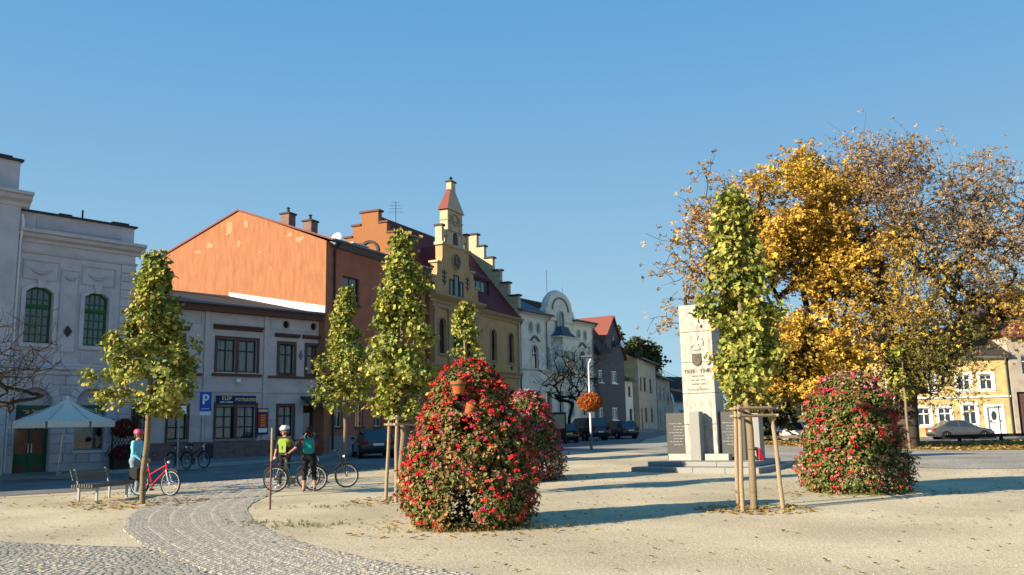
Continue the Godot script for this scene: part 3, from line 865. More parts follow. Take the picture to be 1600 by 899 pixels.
func build_orange_house() -> void:
	var t := house("orange_house", "tall orange house with sunlit blank gable above the low mauve house", -10.3, -48.2, 24.7)
	var hs := [{"x": 1.15, "y": 8.9, "w": 1.7, "h": 1.6}, {"x": 5.3, "y": 8.9, "w": 1.7, "h": 1.6}, {"x": 1.15, "y": 5.3, "w": 1.5, "h": 1.8}, {"x": 5.3, "y": 5.3, "w": 1.5, "h": 1.8}, {"x": 0.55, "y": 1.8, "w": 0.75, "h": 1.4}, {"x": 2.55, "y": 1.8, "w": 0.8, "h": 1.4}, {"x": 4.45, "y": 1.8, "w": 0.85, "h": 1.4}, {"x": 6.6, "y": 1.8, "w": 0.85, "h": 1.4}, {"x": 8.7, "y": 1.8, "w": 0.85, "h": 1.4}]
	wall(t, "front_wall", 0.02, 10.55, 1.3, 12.3, hs, M.red_wall, 0.4, 0.0, 0.2)
	wall(t, "plinth_wall", 0.02, 10.58, -0.6, 1.3, [], M.pave, 0.4, 0.05)
	for i in hs.size():
		window(t, hs[i], M.dark_wood if i < 4 else M.beige, {"cols": 2, "rows": [0.64], "deep": 0.15, "sill": 0.08, "sill_mat": M.tile_dark, "curtain": 0 if i < 4 else 1, "glass": M.glass if i < 4 else M.pane})
	var g := MB.new()
	var gable := PackedVector2Array([Vector2(0.02, -0.6), Vector2(0.02, 12.25), Vector2(-5.9, 14.62), Vector2(-6.5, 14.78), Vector2(-7.1, 14.62), Vector2(-12.3, 12.7), Vector2(-12.3, -0.6)])
	g.prism_x(gable, -0.42, 0.0)
	part(t, "gable_wall", g, M.orange, "sunlit orange blank gable wall with pale worn patches")
	shell(t, "body", 0.0, 10.55, -0.6, 12.2, -0.4, 11.8, M.red_wall)
	# pale patches where the colour coat has come off, as thin scabs of bare render
	var rr := RandomNumberGenerator.new()
	rr.seed = 7
	for q in [[-7.2, 13.75, 0.34, 0.55], [-5.9, 13.9, 0.2, 0.3], [-1.9, 12.55, 0.5, 0.22], [-2.6, 12.9, 0.3, 0.16], [-8.7, 12.9, 0.35, 0.2], [-3.9, 11.0, 0.12, 0.1], [-9.6, 12.6, 0.3, 0.12], [-6.4, 12.8, 0.16, 0.3], [-4.8, 12.1, 0.12, 0.1]]:
		var pt := MB.new()
		var p := PackedVector2Array()
		for i in 13:
			var a := TAU * i / 13.0
			var k := rr.randf_range(0.45, 1.05)
			p.append(Vector2(q[0] + cos(a) * q[2] * k, q[1] + sin(a) * q[3] * k))
		pt.prism_x(p, -0.424, -0.421)
		part(t, "bare_render_patch", pt, M.orange_patch)
	var r := MB.new()
	for s in [[0.5, 12.32, -6.5, 14.9], [-12.8, 12.62, -6.5, 14.9]]:
		var a := Vector3(-0.5, s[1], s[0])
		var b := Vector3(10.6, s[1], s[0])
		var d := Vector3(10.6, s[3], s[2])
		var e := Vector3(-0.5, s[3], s[2])
		var dn := Vector3(0, -0.1, 0)
		if s[0] > 0:
			r.quad(a, b, d, e); r.quad(b + dn, a + dn, e + dn, d + dn)
		else:
			r.quad(b, a, e, d); r.quad(a + dn, b + dn, d + dn, e + dn)
		if s[0] > 0:
			r.quad(a + dn, b + dn, b, a); r.quad(e, e + dn, a + dn, a)
		else:
			r.quad(b + dn, a + dn, a, b); r.quad(a, a + dn, e + dn, e)
	part(t, "roof", r, M.tile_bright)
	cornice(t, "eaves", 0.0, 10.6, [Vector2(-0.05, 11.95), Vector2(0.16, 12.0), Vector2(0.42, 12.2), Vector2(0.42, 12.3), Vector2(-0.05, 12.3)], M.zinc)
	var gut := MB.new()
	gut.rod(Vector3(-0.4, 12.3, 0.52), Vector3(10.6, 12.3, 0.52), 0.08)
	part(t, "gutter", gut, M.zinc)
	var fl := MB.new()
	fl.quad(Vector3(-0.46, 8.0, 0.02), Vector3(-0.46, 8.5, 0.02), Vector3(-0.46, 9.86, -7.0), Vector3(-0.46, 9.5, -7.0))
	fl.quad(Vector3(-0.43, 8.52, 0.02), Vector3(-0.46, 8.5, 0.02), Vector3(-0.46, 9.86, -7.0), Vector3(-0.43, 9.88, -7.0))
	part(t, "roof_flashing", fl, M.zinc_light, "pale strip of sheet metal where the low roof meets the gable")
	downpipe(t, [Vector3(0.3, 12.25, 0.5), Vector3(0.3, 11.8, 0.1), Vector3(0.3, 0.6, 0.1)], M.iron, 0.06)
	chimney(t, 0.75, -2.05, 12.9, 13.8, 0.62, M.plinth, 1)
	chimney(t, 0.75, -3.7, 13.5, 14.45, 0.62, M.plinth, 1)
	box_part(t, "roof_light", 2.2, 3.9, 12.62, 12.68, -0.55, 0.0, M.zinc_light)
	var dish := MB.new()
	dish.lathe([Vector2(0.0, 0.0), Vector2(0.25, 0.05), Vector2(0.42, 0.16), Vector2(0.42, 0.17), Vector2(0.24, 0.07), Vector2(0.0, 0.02)], 18, Vector3(9.6, 15.0, -6.6), Basis(Vector3(0, 0, 1), 1.2))
	part(t, "satellite_dish", dish, M.white)

func step_gable(parent: Node, called: String, x0: float, x1: float, mid: float, steps: Array, m: Material, cap: Material) -> void:  # steps: [half width, top]
	var p := PackedVector2Array()
	var lo := 6.0
	p.append(Vector2(mid + steps[0][0], lo))
	for s in steps:
		p.append(Vector2(mid + s[0], p[p.size() - 1].y))
		p.append(Vector2(mid + s[0], s[1]))
	for i in range(steps.size() - 1, -1, -1):
		var s = steps[i]
		p.append(Vector2(mid - s[0], s[1]))
		p.append(Vector2(mid - s[0], steps[i - 1][1] if i > 0 else lo))
	var q := PackedVector2Array()
	for a in p:
		if q.size() == 0 or q[q.size() - 1].distance_to(a) > 0.001: q.append(a)
	var b := MB.new()
	b.prism_x(q, x0, x1)
	var g := part(parent, called, b, m)
	for i in steps.size():
		var s = steps[i]
		var inner: float = steps[i + 1][0] if i + 1 < steps.size() else 0.0
		for sd in ([-1, 1] if inner > 0 else [1]):
			var za: float = mid + sd * (inner + 0.003) if inner > 0 else mid - s[0] - 0.12
			var zb: float = mid + sd * (s[0] + 0.12)
			box_part(g, "coping_stone", x0 - 0.1, x1 + 0.1, s[1] + 0.002, s[1] + 0.14, minf(za, zb), maxf(za, zb), cap)

func build_town_hall() -> void:
	var t := house("town_hall", "ochre town hall with red roof, stepped gables and small clock turret", -5.7, -58.2, 24.7)
	var hs := []
	for x in [1.35, 3.35, 5.35]: hs.append({"x": x, "y": 6.75, "w": 1.0, "h": 2.5, "kind": "arch"})
	for x in [9.5, 12.72]: hs.append({"x": x, "y": 6.75, "w": 0.95, "h": 2.45, "kind": "arch"})
	for x in [1.2, 3.2, 5.2, 9.4, 12.6]: hs.append({"x": x, "y": 1.6, "w": 1.2, "h": 3.0, "kind": "arch"})
	wall(t, "front_wall", 0.0, 15.0, -0.6, 10.5, hs, M.ochre, 0.4, 0.0, 0.25)
	shell(t, "body", 0.1, 14.9, -0.6, 10.3, -0.4, 9.2, M.ochre)
	for h in hs:
		window(t, h, M.dark_wood, {"cols": 2, "rows": [0.62], "deep": 0.2, "sill": 0.14, "sill_mat": M.ochre_trim, "sill_over": 0.16})
		trim_ring(t, "window_surround", h, 0.14, 0.06, M.ochre_trim)
	for x in [0.55, 2.6, 4.6, 6.65]:
		box_part(t, "pilaster", x, x + 0.42, 6.02, 9.9, -0.02, 0.14, M.ochre_trim)
		box_part(t, "pilaster_cap", x - 0.07, x + 0.49, 9.7, 9.9, -0.02, 0.2, M.ochre_trim)
	box_part(t, "entablature", 0.3, 7.4, 9.92, 10.2, -0.02, 0.16, M.ochre_trim)
	cornice(t, "main_cornice", -0.1, 7.6, [Vector2(-0.1, 10.2), Vector2(0.2, 10.22), Vector2(0.24, 10.4), Vector2(0.5, 10.6), Vector2(0.62, 10.72), Vector2(0.62, 10.86), Vector2(-0.1, 10.98)], M.ochre_trim)
	cornice(t, "eaves_cornice", 7.6, 15.2, [Vector2(-0.1, 10.02), Vector2(0.08, 10.04), Vector2(0.12, 10.22), Vector2(0.32, 10.38), Vector2(0.38, 10.52), Vector2(-0.1, 10.56)], M.ochre_trim)
	cornice(t, "string_course", -0.02, 15.1, [Vector2(-0.05, 5.5), Vector2(0.1, 5.52), Vector2(0.12, 5.75), Vector2(0.24, 5.9), Vector2(0.24, 6.0), Vector2(-0.05, 6.02)], M.ochre_trim)
	for x in [9.98, 13.2]: box_part(t, "sill_bracket", x - 0.12, x + 0.12, 6.2, 6.45, -0.02, 0.1, M.iron)
	# stepped front gable
	var c := 3.85
	var b := MB.new()
	var p := PackedVector2Array([Vector2(c - 3.45, 10.98), Vector2(c + 3.45, 10.98), Vector2(c + 3.45, 11.95), Vector2(c + 2.95, 12.0), Vector2(c + 2.75, 12.4), Vector2(c + 2.75, 13.05), Vector2(c + 2.2, 13.1), Vector2(c + 2.0, 13.6), Vector2(c + 2.0, 14.5), Vector2(c - 2.0, 14.5), Vector2(c - 2.0, 13.6), Vector2(c - 2.2, 13.1), Vector2(c - 2.75, 13.05), Vector2(c - 2.75, 12.4), Vector2(c - 2.95, 12.0), Vector2(c - 3.45, 11.95)])
	b.prism(p, -0.5, 0.06)
	var g := part(t, "front_gable", b, M.ochre)
	for q in [[3.45, 2.95, 11.98], [2.75, 2.2, 13.1]]:
		for s in [-1, 1]:
			var xa: float = c + s * q[1]
			var xb: float = c + s * (q[0] + 0.12)
			box_part(g, "coping_stone", minf(xa, xb), maxf(xa, xb), q[2], q[2] + 0.14, -0.58, 0.16, M.sandstone)
	cornice(g, "ledge", c - 2.15, c + 2.15, [Vector2(-0.55, 14.5), Vector2(0.1, 14.5), Vector2(0.22, 14.62), Vector2(0.22, 14.7), Vector2(-0.55, 14.72)], M.sandstone)
	for x in [-2.05, -1.25, 0.95, 1.75]: box_part(g, "pier", c + x, c + x + 0.32, 14.72, 15.85 if absf(x + 0.15) > 1.2 else 15.7, -0.5, 0.05, M.sandstone)
	for x in [-2.1, 1.68]: box_part(g, "pier_cap", c + x, c + x + 0.44, 15.852, 16.0, -0.58, 0.13, M.tile_dark)
	for x in [-1.7, 1.3]:
		var a := MB.new()
		a.prism(PackedVector2Array([Vector2(c + x - 0.1, 15.3), Vector2(c + x + 0.5, 15.3), Vector2(c + x + 0.5, 15.7), Vector2(c + x - 0.1, 15.7)]), -0.4, 0.0)
		part(g, "arch_lintel", a, M.sandstone)
	box_part(g, "turret", c - 1.12, c + 1.12, 14.72, 17.3, -0.62, 0.02, M.sandstone)
	for i in 3: box_part(g, "turret_band", c - 1.16, c + 1.16, 15.72 + i * 0.78, 15.8 + i * 0.78, -0.66, 0.07, M.ochre_trim)
	var nb := MB.new()
	nb.prism(outline(c - 0.32, 14.8, 0.64, 0.9, "arch"), 0.022, 0.05)
	part(g, "turret_niche", nb, M.dark_wood)
	trim_ring(g, "relief_ring", {"x": c - 0.36, "y": 16.3, "w": 0.72, "h": 0.72, "kind": "oval"}, 0.1, 0.08, M.ochre_trim, 0.02)
	for s in [-1, 1]:
		for k in 3:
			var rb := MB.new()
			rb.ball(Vector3(c + s * 0.68, 15.95 + k * 0.42, 0.03), Vector3(0.12, 0.16, 0.06), 8, 5)
			part(g, "relief_boss", rb, M.ochre_trim)
	var sp := MB.new()   # steep little saddle roof with a tapering front
	var f0 := [Vector3(c - 1.3, 17.3, 0.12), Vector3(c + 1.3, 17.3, 0.12), Vector3(c + 0.34, 19.0, -0.16), Vector3(c - 0.34, 19.0, -0.16)]
	var k0 := [Vector3(c - 1.3, 17.3, -0.72), Vector3(c + 1.3, 17.3, -0.72), Vector3(c + 0.34, 19.0, -0.46), Vector3(c - 0.34, 19.0, -0.46)]
	sp.quad(f0[0], f0[1], f0[2], f0[3])
	part(g, "spire_front", sp, M.sandstone)
	var sr := MB.new()
	sr.quad(k0[0], f0[0], f0[3], k0[3]); sr.quad(f0[1], k0[1], k0[2], f0[2]); sr.quad(k0[1], k0[0], k0[3], k0[2])
	sr.quad(k0[0], k0[1], f0[1], f0[0])
	part(g, "spire_roof", sr, M.tile_bright)
	box_part(g, "spire_block", c - 0.32, c + 0.32, 18.85, 19.55, -0.5, -0.1, M.sandstone)
	box_part(g, "spire_cap", c - 0.4, c + 0.4, 19.552, 19.64, -0.58, -0.02, M.tile_dark)
	var fin := MB.new()
	fin.lathe([Vector2(0.22, 0), Vector2(0.1, 0.08), Vector2(0.07, 0.16), Vector2(0.14, 0.24), Vector2(0.0, 0.42)], 10, Vector3(c, 19.64, -0.3))
	part(g, "finial", fin, M.iron)
	var ck := MB.new()
	ck.prism(outline(c - 0.55, 13.0, 1.1, 1.1, "oval", 14), 0.06, 0.1)
	var clock := part(t, "clock", ck, M.iron, "round dark clock face in the gable")
	trim_ring(clock, "clock_rim", {"x": c - 0.55, "y": 13.0, "w": 1.1, "h": 1.1, "kind": "oval"}, 0.09, 0.14, M.ochre_trim)
	var hd := MB.new()
	hd.bx(c - 0.02, c + 0.02, 13.55, 13.98, 0.1, 0.12)
	hd.box(Vector3(c + 0.12, 13.5, 0.11), Vector3(0.3, 0.04, 0.02), Basis(Vector3(0, 0, 1), -0.4))
	part(clock, "clock_hands", hd, M.sandstone)
	for i in 12:
		var a := TAU * i / 12.0
		var mk := MB.new()
		mk.box(Vector3(c + cos(a) * 0.45, 13.55 + sin(a) * 0.45, 0.105), Vector3(0.09, 0.03, 0.012), Basis(Vector3(0, 0, 1), a))
		part(clock, "hour_mark", mk, M.sandstone)
	for q in [[-0.95, 0.42, 1.05], [-0.3, 0.6, 1.45], [0.53, 0.42, 1.05]]:
		box_part(g, "gable_light", c + q[0], c + q[0] + q[1], 11.05, 11.05 + q[2], 0.062, 0.08, M.glass)
		trim_ring(g, "gable_light_frame", {"x": c + q[0], "y": 11.05, "w": q[1], "h": q[2]}, 0.07, 0.12, M.dark_wood)
	for s in [-1, 1]:
		var ir := MB.new()
		ir.bx(c + s * 1.75 - 0.05, c + s * 1.75 + 0.05, 11.6, 12.7, 0.06, 0.1)
		for k in 3:
			for sd in [-1, 1]: ir.box(Vector3(c + s * 1.75 + sd * 0.15, 11.85 + k * 0.3, 0.08), Vector3(0.36, 0.07, 0.04), Basis(Vector3(0, 0, 1), sd * 0.6))
		part(g, "iron_anchor", ir, M.iron)
	# roof
	var r := MB.new()
	r.quad(Vector3(0.2, 10.5, 0.35), Vector3(14.8, 10.5, 0.35), Vector3(14.8, 17.0, -4.8), Vector3(0.2, 17.0, -4.8))
	r.quad(Vector3(14.8, 10.5, -9.95), Vector3(0.2, 10.5, -9.95), Vector3(0.2, 17.0, -4.8), Vector3(14.8, 17.0, -4.8))
	part(t, "roof", r, M.tile_red)
	var gr := MB.new()   # cross roof behind the front gable
	var e0 := Vector3(c, 14.9, -0.45)
	var e1 := Vector3(c, 14.9, -3.4)
	for s in [-1, 1]:
		var lo0 := Vector3(c + s * 2.9, 11.6, -0.45)
		var lo1 := Vector3(c + s * 2.9, 11.6, -0.8)
		if s < 0: gr.quad(lo1, lo0, e0, e1)
		else: gr.quad(lo0, lo1, e1, e0)
	part(t, "cross_roof", gr, M.tile_red)
	var dm := MB.new()   # long shed dormer with a lean-to roof
	dm.quad(Vector3(7.4, 13.35, -0.7), Vector3(11.3, 13.35, -0.7), Vector3(11.3, 14.6, -2.7), Vector3(7.4, 14.6, -2.7))
	dm.quad(Vector3(7.4, 13.25, -0.7), Vector3(7.4, 14.5, -2.7), Vector3(11.3, 14.5, -2.7), Vector3(11.3, 13.25, -0.7))
	dm.quad(Vector3(7.4, 13.25, -0.7), Vector3(11.3, 13.25, -0.7), Vector3(11.3, 13.35, -0.7), Vector3(7.4, 13.35, -0.7))
	var dmo := part(t, "dormer", dm, M.tile_red)
	box_part(dmo, "dormer_front", 7.6, 11.1, 11.9, 13.27, -2.2, -1.0, M.tile_dark)
	for x in [8.3, 9.05, 9.8]: box_part(dmo, "dormer_light", x, x + 0.55, 12.25, 13.0, -1.0, -0.97, M.glass)
	for x in [7.55, 11.1]: box_part(dmo, "dormer_post", x, x + 0.09, 11.9, 13.27, -1.0, -0.9, M.dark_wood)
	step_gable(t, "brick_gable", -0.1, 0.35, -4.77, [[4.9, 11.4], [4.25, 12.3], [3.55, 13.3], [2.85, 14.3], [2.12, 15.3], [1.45, 16.1], [0.73, 17.0]], M.brick, M.brown)
	var ba := MB.new()
	var arch_o := PackedVector2Array()
	for i in 13: arch_o.append(Vector2(-4.77 + cos(PI * i / 12.0) * 0.85, 14.1 + sin(PI * i / 12.0) * 0.85))
	for i in 13: arch_o.append(Vector2(-4.77 - cos(PI * i / 12.0) * 0.66, 14.1 + sin(PI * i / 12.0) * 0.66))
	ba.prism_x(arch_o, -0.2, -0.1)
	part(t, "brick_arch", ba, M.tile_dark)
	step_gable(t, "rendered_gable", 14.55, 15.0, -4.45, [[4.6, 12.45], [3.7, 13.6], [2.95, 14.75], [2.25, 15.9], [1.45, 17.0], [0.75, 18.1]], M.sandstone, M.tile_dark)
	var an := MB.new()
	an.rod(Vector3(3.4, 16.9, -4.8), Vector3(3.4, 18.6, -4.8), 0.025)
	for k in 4: an.box(Vector3(3.4, 17.8 + k * 0.25, -4.8), Vector3(0.02, 0.02, 1.1 - k * 0.15), Basis(Vector3(0, 1, 0), 0.5))
	part(t, "aerial", an, M.iron)
	downpipe(t, [Vector3(14.85, 10.3, 0.3), Vector3(14.85, 9.9, 0.1), Vector3(14.85, 0.4, 0.1)], M.iron, 0.06)
func slab_roof(parent: Node, called: String, a: Vector3, b: Vector3, c: Vector3, d: Vector3, m: Material, thick := 0.12) -> MeshInstance3D:  # a, b along the eave, c, d along the ridge
	var k := MB.new()
	var dn := Vector3(0, -thick, 0)
	var up := (b - a).cross(c - a).y > 0
	var q := [a, b, c, d] if up else [b, a, d, c]
	k.quad(q[0], q[1], q[2], q[3])
	k.quad(q[1] + dn, q[0] + dn, q[3] + dn, q[2] + dn)
	for i in 4:
		var s: Vector3 = q[i]
		var e: Vector3 = q[(i + 1) % 4]
		k.quad(s + dn, e + dn, e, s)
	return part(parent, called, k, m)

func build_white_house() -> void:
	var t := house("cream_house", "cream house with curved gable, oval attic windows and small blue bay roof", 0.45, -71.5, 33)
	var hs := [{"x": 1.98, "y": 6.5, "w": 1.1, "h": 2.0, "kind": "arch"}, {"x": 4.42, "y": 6.5, "w": 0.52, "h": 2.0, "kind": "arch"}, {"x": 8.95, "y": 6.6, "w": 0.6, "h": 2.0, "kind": "arch"}, {"x": 10.5, "y": 6.6, "w": 1.0, "h": 1.9, "kind": "arch"},
		{"x": 1.78, "y": 2.9, "w": 0.55, "h": 1.7}, {"x": 2.7, "y": 2.9, "w": 0.58, "h": 1.7}, {"x": 6.25, "y": 2.5, "w": 0.85, "h": 2.15}, {"x": 8.1, "y": 2.5, "w": 0.95, "h": 2.15}, {"x": 10.6, "y": 2.5, "w": 0.95, "h": 2.0}]
	var ovals := []
	for x in [1.66, 2.9, 10.1, 11.35]: ovals.append({"x": x, "y": 9.52, "w": 0.56, "h": 0.92, "kind": "oval"})
	var door := {"x": 4.2, "y": 0.5, "w": 1.0, "h": 4.1}
	wall(t, "front_wall", 0.0, 13.2, -0.4, 11.1, hs + ovals + [door], M.cream, 0.4, 0.0, 0.22)
	shell(t, "body", 0.05, 13.15, -0.4, 11.0, -0.4, 9.0, M.cream)
	for h in hs:
		window(t, h, M.white, {"cols": 2 if h.w > 0.7 else 1, "rows": [0.66], "frame": 0.05, "bar": 0.025, "deep": 0.16, "sill": 0.08, "sill_mat": M.cream_trim})
		trim_ring(t, "window_surround", h, 0.1, 0.05, M.cream_trim)
	for h in ovals:
		window(t, h, M.cream_trim, {"name": "oval_window", "frame": 0.06, "deep": 0.14})
		trim_ring(t, "oval_surround", h, 0.09, 0.06, M.cream_trim)
	for x in [2.53, 11.0]:   # curved hoods over the outer windows
		var k := MB.new()
		var pts := []
		for i in 11:
			var q := i / 10.0
			pts.append(Vector3(x - 0.85 + 1.7 * q, 8.82 + 0.42 * pow(sin(PI * q), 2), 0.1))
		k.tube(pts, [0.03, 0.06, 0.08, 0.09, 0.1, 0.1, 0.1, 0.09, 0.08, 0.06, 0.03], 6)
		part(t, "curved_hood", k, M.zinc)
		swag(t, x, 8.85, 0.7, M.cream_trim)
	var d := MB.new()
	d.bx(4.2, 5.2, 0.5, 4.6, -0.3, -0.26)
	var dd := part(t, "door", d, M.beige)
	box_part(dd, "pane", 4.35, 5.05, 3.2, 4.45, -0.255, -0.245, M.glass)
	box_part(dd, "panel", 4.4, 5.0, 1.0, 2.9, -0.258, -0.235, M.dusty)
	box_part(dd, "handle", 4.98, 5.02, 1.7, 1.95, -0.26, -0.2, M.iron)
	for q in [[0.0, 4.9], [9.2, 13.5]]:
		cornice(t, "eaves_cornice", q[0], q[1], [Vector2(-0.1, 10.82), Vector2(0.06, 10.84), Vector2(0.12, 10.98), Vector2(0.4, 11.1), Vector2(0.46, 11.22), Vector2(-0.1, 11.26)], M.cream_trim)
		var g := MB.new()
		g.rod(Vector3(q[0], 11.25, 0.5), Vector3(q[1], 11.25, 0.5), 0.07)
		part(t, "gutter", g, M.zinc)
	cornice(t, "string_course", 0.0, 13.25, [Vector2(-0.05, 6.28), Vector2(0.08, 6.3), Vector2(0.16, 6.4), Vector2(0.16, 6.44), Vector2(-0.05, 6.46)], M.cream_trim)
	box_part(t, "frieze_panel", 1.8, 3.3, 5.75, 6.15, -0.02, 0.04, M.cream_trim)
	swag(t, 2.53, 5.45, 0.8, M.cream_trim)
	# curved gable standing over the middle
	var p := PackedVector2Array([Vector2(4.3, 10.9), Vector2(9.35, 10.9), Vector2(9.35, 11.75), Vector2(9.15, 12.0)])
	for i in 15:
		var a := PI * i / 14.0
		p.append(Vector2(6.82 + cos(a) * 2.2, 11.95 + sin(a) * 1.65))
	p.append(Vector2(4.5, 12.0)); p.append(Vector2(4.3, 11.75))
	var gb := MB.new()
	gb.prism(p, -0.5, 0.16)
	var g := part(t, "curved_gable", gb, M.cream)
	var rim := MB.new()
	var pts := []
	var rr := []
	for i in 19:
		var a := PI * i / 18.0
		pts.append(Vector3(6.82 + cos(a) * 2.2, 11.95 + sin(a) * 1.66, -0.17))
		rr.append(0.16)
	rim.tube(pts, rr, 6)
	part(g, "gable_coping", rim, M.cream_trim)
	var ar := MB.new()
	var po := PackedVector2Array()
	for i in 15: po.append(Vector2(6.82 + cos(PI * i / 14.0) * 1.5, 11.85 + sin(PI * i / 14.0) * 1.22))
	for i in 15: po.append(Vector2(6.82 - cos(PI * i / 14.0) * 1.36, 11.85 + sin(PI * i / 14.0) * 1.1))
	ar.prism(po, 0.16, 0.24)
	part(g, "gable_arch", ar, M.zinc)
	for q in [[5.6, 11.7], [8.05, 11.7], [6.82, 12.75]]: swag(g, q[0], q[1], 0.7, M.cream_trim)
	var gw := MB.new()
	gw.prism(outline(6.35, 10.3, 0.95, 1.5, "arch"), 0.162, 0.19)
	var gwo := part(g, "gable_window", gw, M.glass)
	trim_ring(gwo, "frame", {"x": 6.35, "y": 10.3, "w": 0.95, "h": 1.5, "kind": "arch"}, 0.12, 0.12, M.cream_trim, 0.16)
	box_part(gwo, "mullion", 6.8, 6.85, 10.3, 11.75, 0.19, 0.22, M.white)
	# bay with a swept blue roof
	var bb := MB.new()
	bb.prism(PackedVector2Array([Vector2(5.35, 0.0), Vector2(5.95, -0.85), Vector2(8.2, -0.85), Vector2(8.75, 0.0)]), 6.3, 9.35, Transform3D(Basis(Vector3(1, 0, 0), Vector3(0, 0, -1), Vector3(0, 1, 0)), Vector3.ZERO))
	var bay := part(t, "bay", bb, M.cream)
	for q in [[6.2, 0.6], [7.35, 0.6]]:
		box_part(bay, "bay_pane", q[0], q[0] + q[1], 6.6, 8.1, 0.852, 0.87, M.glass)
		trim_ring(bay, "bay_window_frame", {"x": q[0], "y": 6.6, "w": q[1], "h": 1.5}, 0.08, 0.06, M.cream_trim, 0.85)
	box_part(bay, "bay_cornice", 5.3, 8.8, 9.35, 9.47, 0.0, 0.98, M.cream_trim)
	var br := MB.new()
	var e := [Vector3(5.25, 9.47, 0.0), Vector3(5.9, 9.47, 1.0), Vector3(8.25, 9.47, 1.0), Vector3(8.85, 9.47, 0.0)]
	var m := [Vector3(5.9, 9.9, 0.17), Vector3(6.25, 9.9, 0.6), Vector3(7.9, 9.9, 0.6), Vector3(8.25, 9.9, 0.17)]
	var u := [Vector3(6.2, 10.42, 0.17), Vector3(6.35, 10.42, 0.4), Vector3(7.75, 10.42, 0.4), Vector3(7.9, 10.42, 0.17)]
	for i in 3:
		br.quad(e[i], e[i + 1], m[i + 1], m[i]); br.quad(m[i], m[i + 1], u[i + 1], u[i])
	br.quad(u[0], u[1], u[2], u[3])
	part(bay, "bay_roof", br, M.slate_blue)
	slab_roof(t, "roof", Vector3(-0.1, 11.24, 0.45), Vector3(5.4, 11.24, 0.45), Vector3(5.4, 13.5, -4.2), Vector3(-0.1, 13.5, -4.2), M.slate_blue)
	slab_roof(t, "roof_back", Vector3(-0.1, 11.2, -9.3), Vector3(13.3, 11.2, -9.3), Vector3(13.3, 13.5, -4.2), Vector3(-0.1, 13.5, -4.2), M.slate_blue)
	slab_roof(t, "roof_right", Vector3(9.0, 11.24, 0.45), Vector3(13.4, 11.24, 0.45), Vector3(13.4, 11.8, -4.2), Vector3(9.0, 11.8, -4.2), M.slate_blue)
	box_part(t, "white_parapet", 9.5, 12.4, 11.5, 11.9, -2.2, -1.4, M.white)
	for q in [[6.2, 13.2, 15.6], [9.0, 11.6, 14.4]]:
		var mast := MB.new()
		mast.rod(Vector3(q[0], q[1], -0.8), Vector3(q[0], q[2], -0.8), 0.02)
		part(t, "lightning_rod", mast, M.iron)
	downpipe(t, [Vector3(4.7, 11.2, 0.5), Vector3(4.45, 10.6, 0.1), Vector3(4.45, 6.5, 0.08)], M.zinc)
	downpipe(t, [Vector3(13.3, 11.2, 0.5), Vector3(13.1, 10.6, 0.1), Vector3(13.1, 0.6, 0.08)], M.zinc)

func simple_house(t: Node3D, w: float, deep: float, v0: float, eave: float, ridge: float, holes: Array, wm: Material, fm: Material, rm: Material, side: Material = null, o := {}) -> void:
	wall(t, "front_wall", 0.0, w, v0, eave, holes, wm, 0.4, 0.0, 0.18)
	shell(t, "body", 0.02, w - 0.02, v0, eave - 0.05, -0.4, deep - 0.4, side if side else wm)
	for h in holes:
		if h.get("door", false):
			var d := MB.new()
			d.bx(h.x, h.x + h.w, h.y, h.y + h.h, -0.2, -0.15)
			part(t, "door", d, fm)
		else:
			window(t, h, fm, {"cols": 2, "rows": [0.62], "frame": 0.07, "bar": 0.04, "deep": 0.12, "sill": 0.08, "sill_mat": M.white if o.get("white_sill", false) else M.pave})
		if o.get("surround"): trim_ring(t, "surround", h, 0.13, 0.03, o.surround)
	slab_roof(t, "roof", Vector3(-0.3, eave, 0.45), Vector3(w + 0.3, eave, 0.45), Vector3(w + 0.3, ridge, -deep / 2), Vector3(-0.3, ridge, -deep / 2), rm)
	slab_roof(t, "roof_back", Vector3(-0.3, eave, -deep - 0.45), Vector3(w + 0.3, eave, -deep - 0.45), Vector3(w + 0.3, ridge, -deep / 2), Vector3(-0.3, ridge, -deep / 2), rm)
	for x in [0.0, w - 0.3]:
		var g := MB.new()
		g.prism_x(PackedVector2Array([Vector2(-0.02, eave - 0.1), Vector2(-deep + 0.02, eave - 0.1), Vector2(-deep / 2, ridge - 0.12)]), x + 0.02, x + 0.28)
		part(t, "gable_end", g, side if side else wm)
	var gt := MB.new()
	gt.rod(Vector3(-0.3, eave - 0.02, 0.53), Vector3(w + 0.3, eave - 0.02, 0.53), 0.06, -1, 6)
	part(t, "gutter", gt, M.zinc)

func dish(parent: Node, at: Vector3, r: float) -> void:
	var k := MB.new()
	k.lathe([Vector2(0.0, 0.0), Vector2(r * 0.6, 0.06), Vector2(r, 0.18), Vector2(r, 0.2), Vector2(r * 0.6, 0.09), Vector2(0.0, 0.03)], 20, at, Basis(Vector3(1, 0, 0), 1.35))
	k.rod(at + Vector3(0, -0.1, -0.3), at, 0.03)
	part(parent, "satellite_dish", k, M.zinc_light)

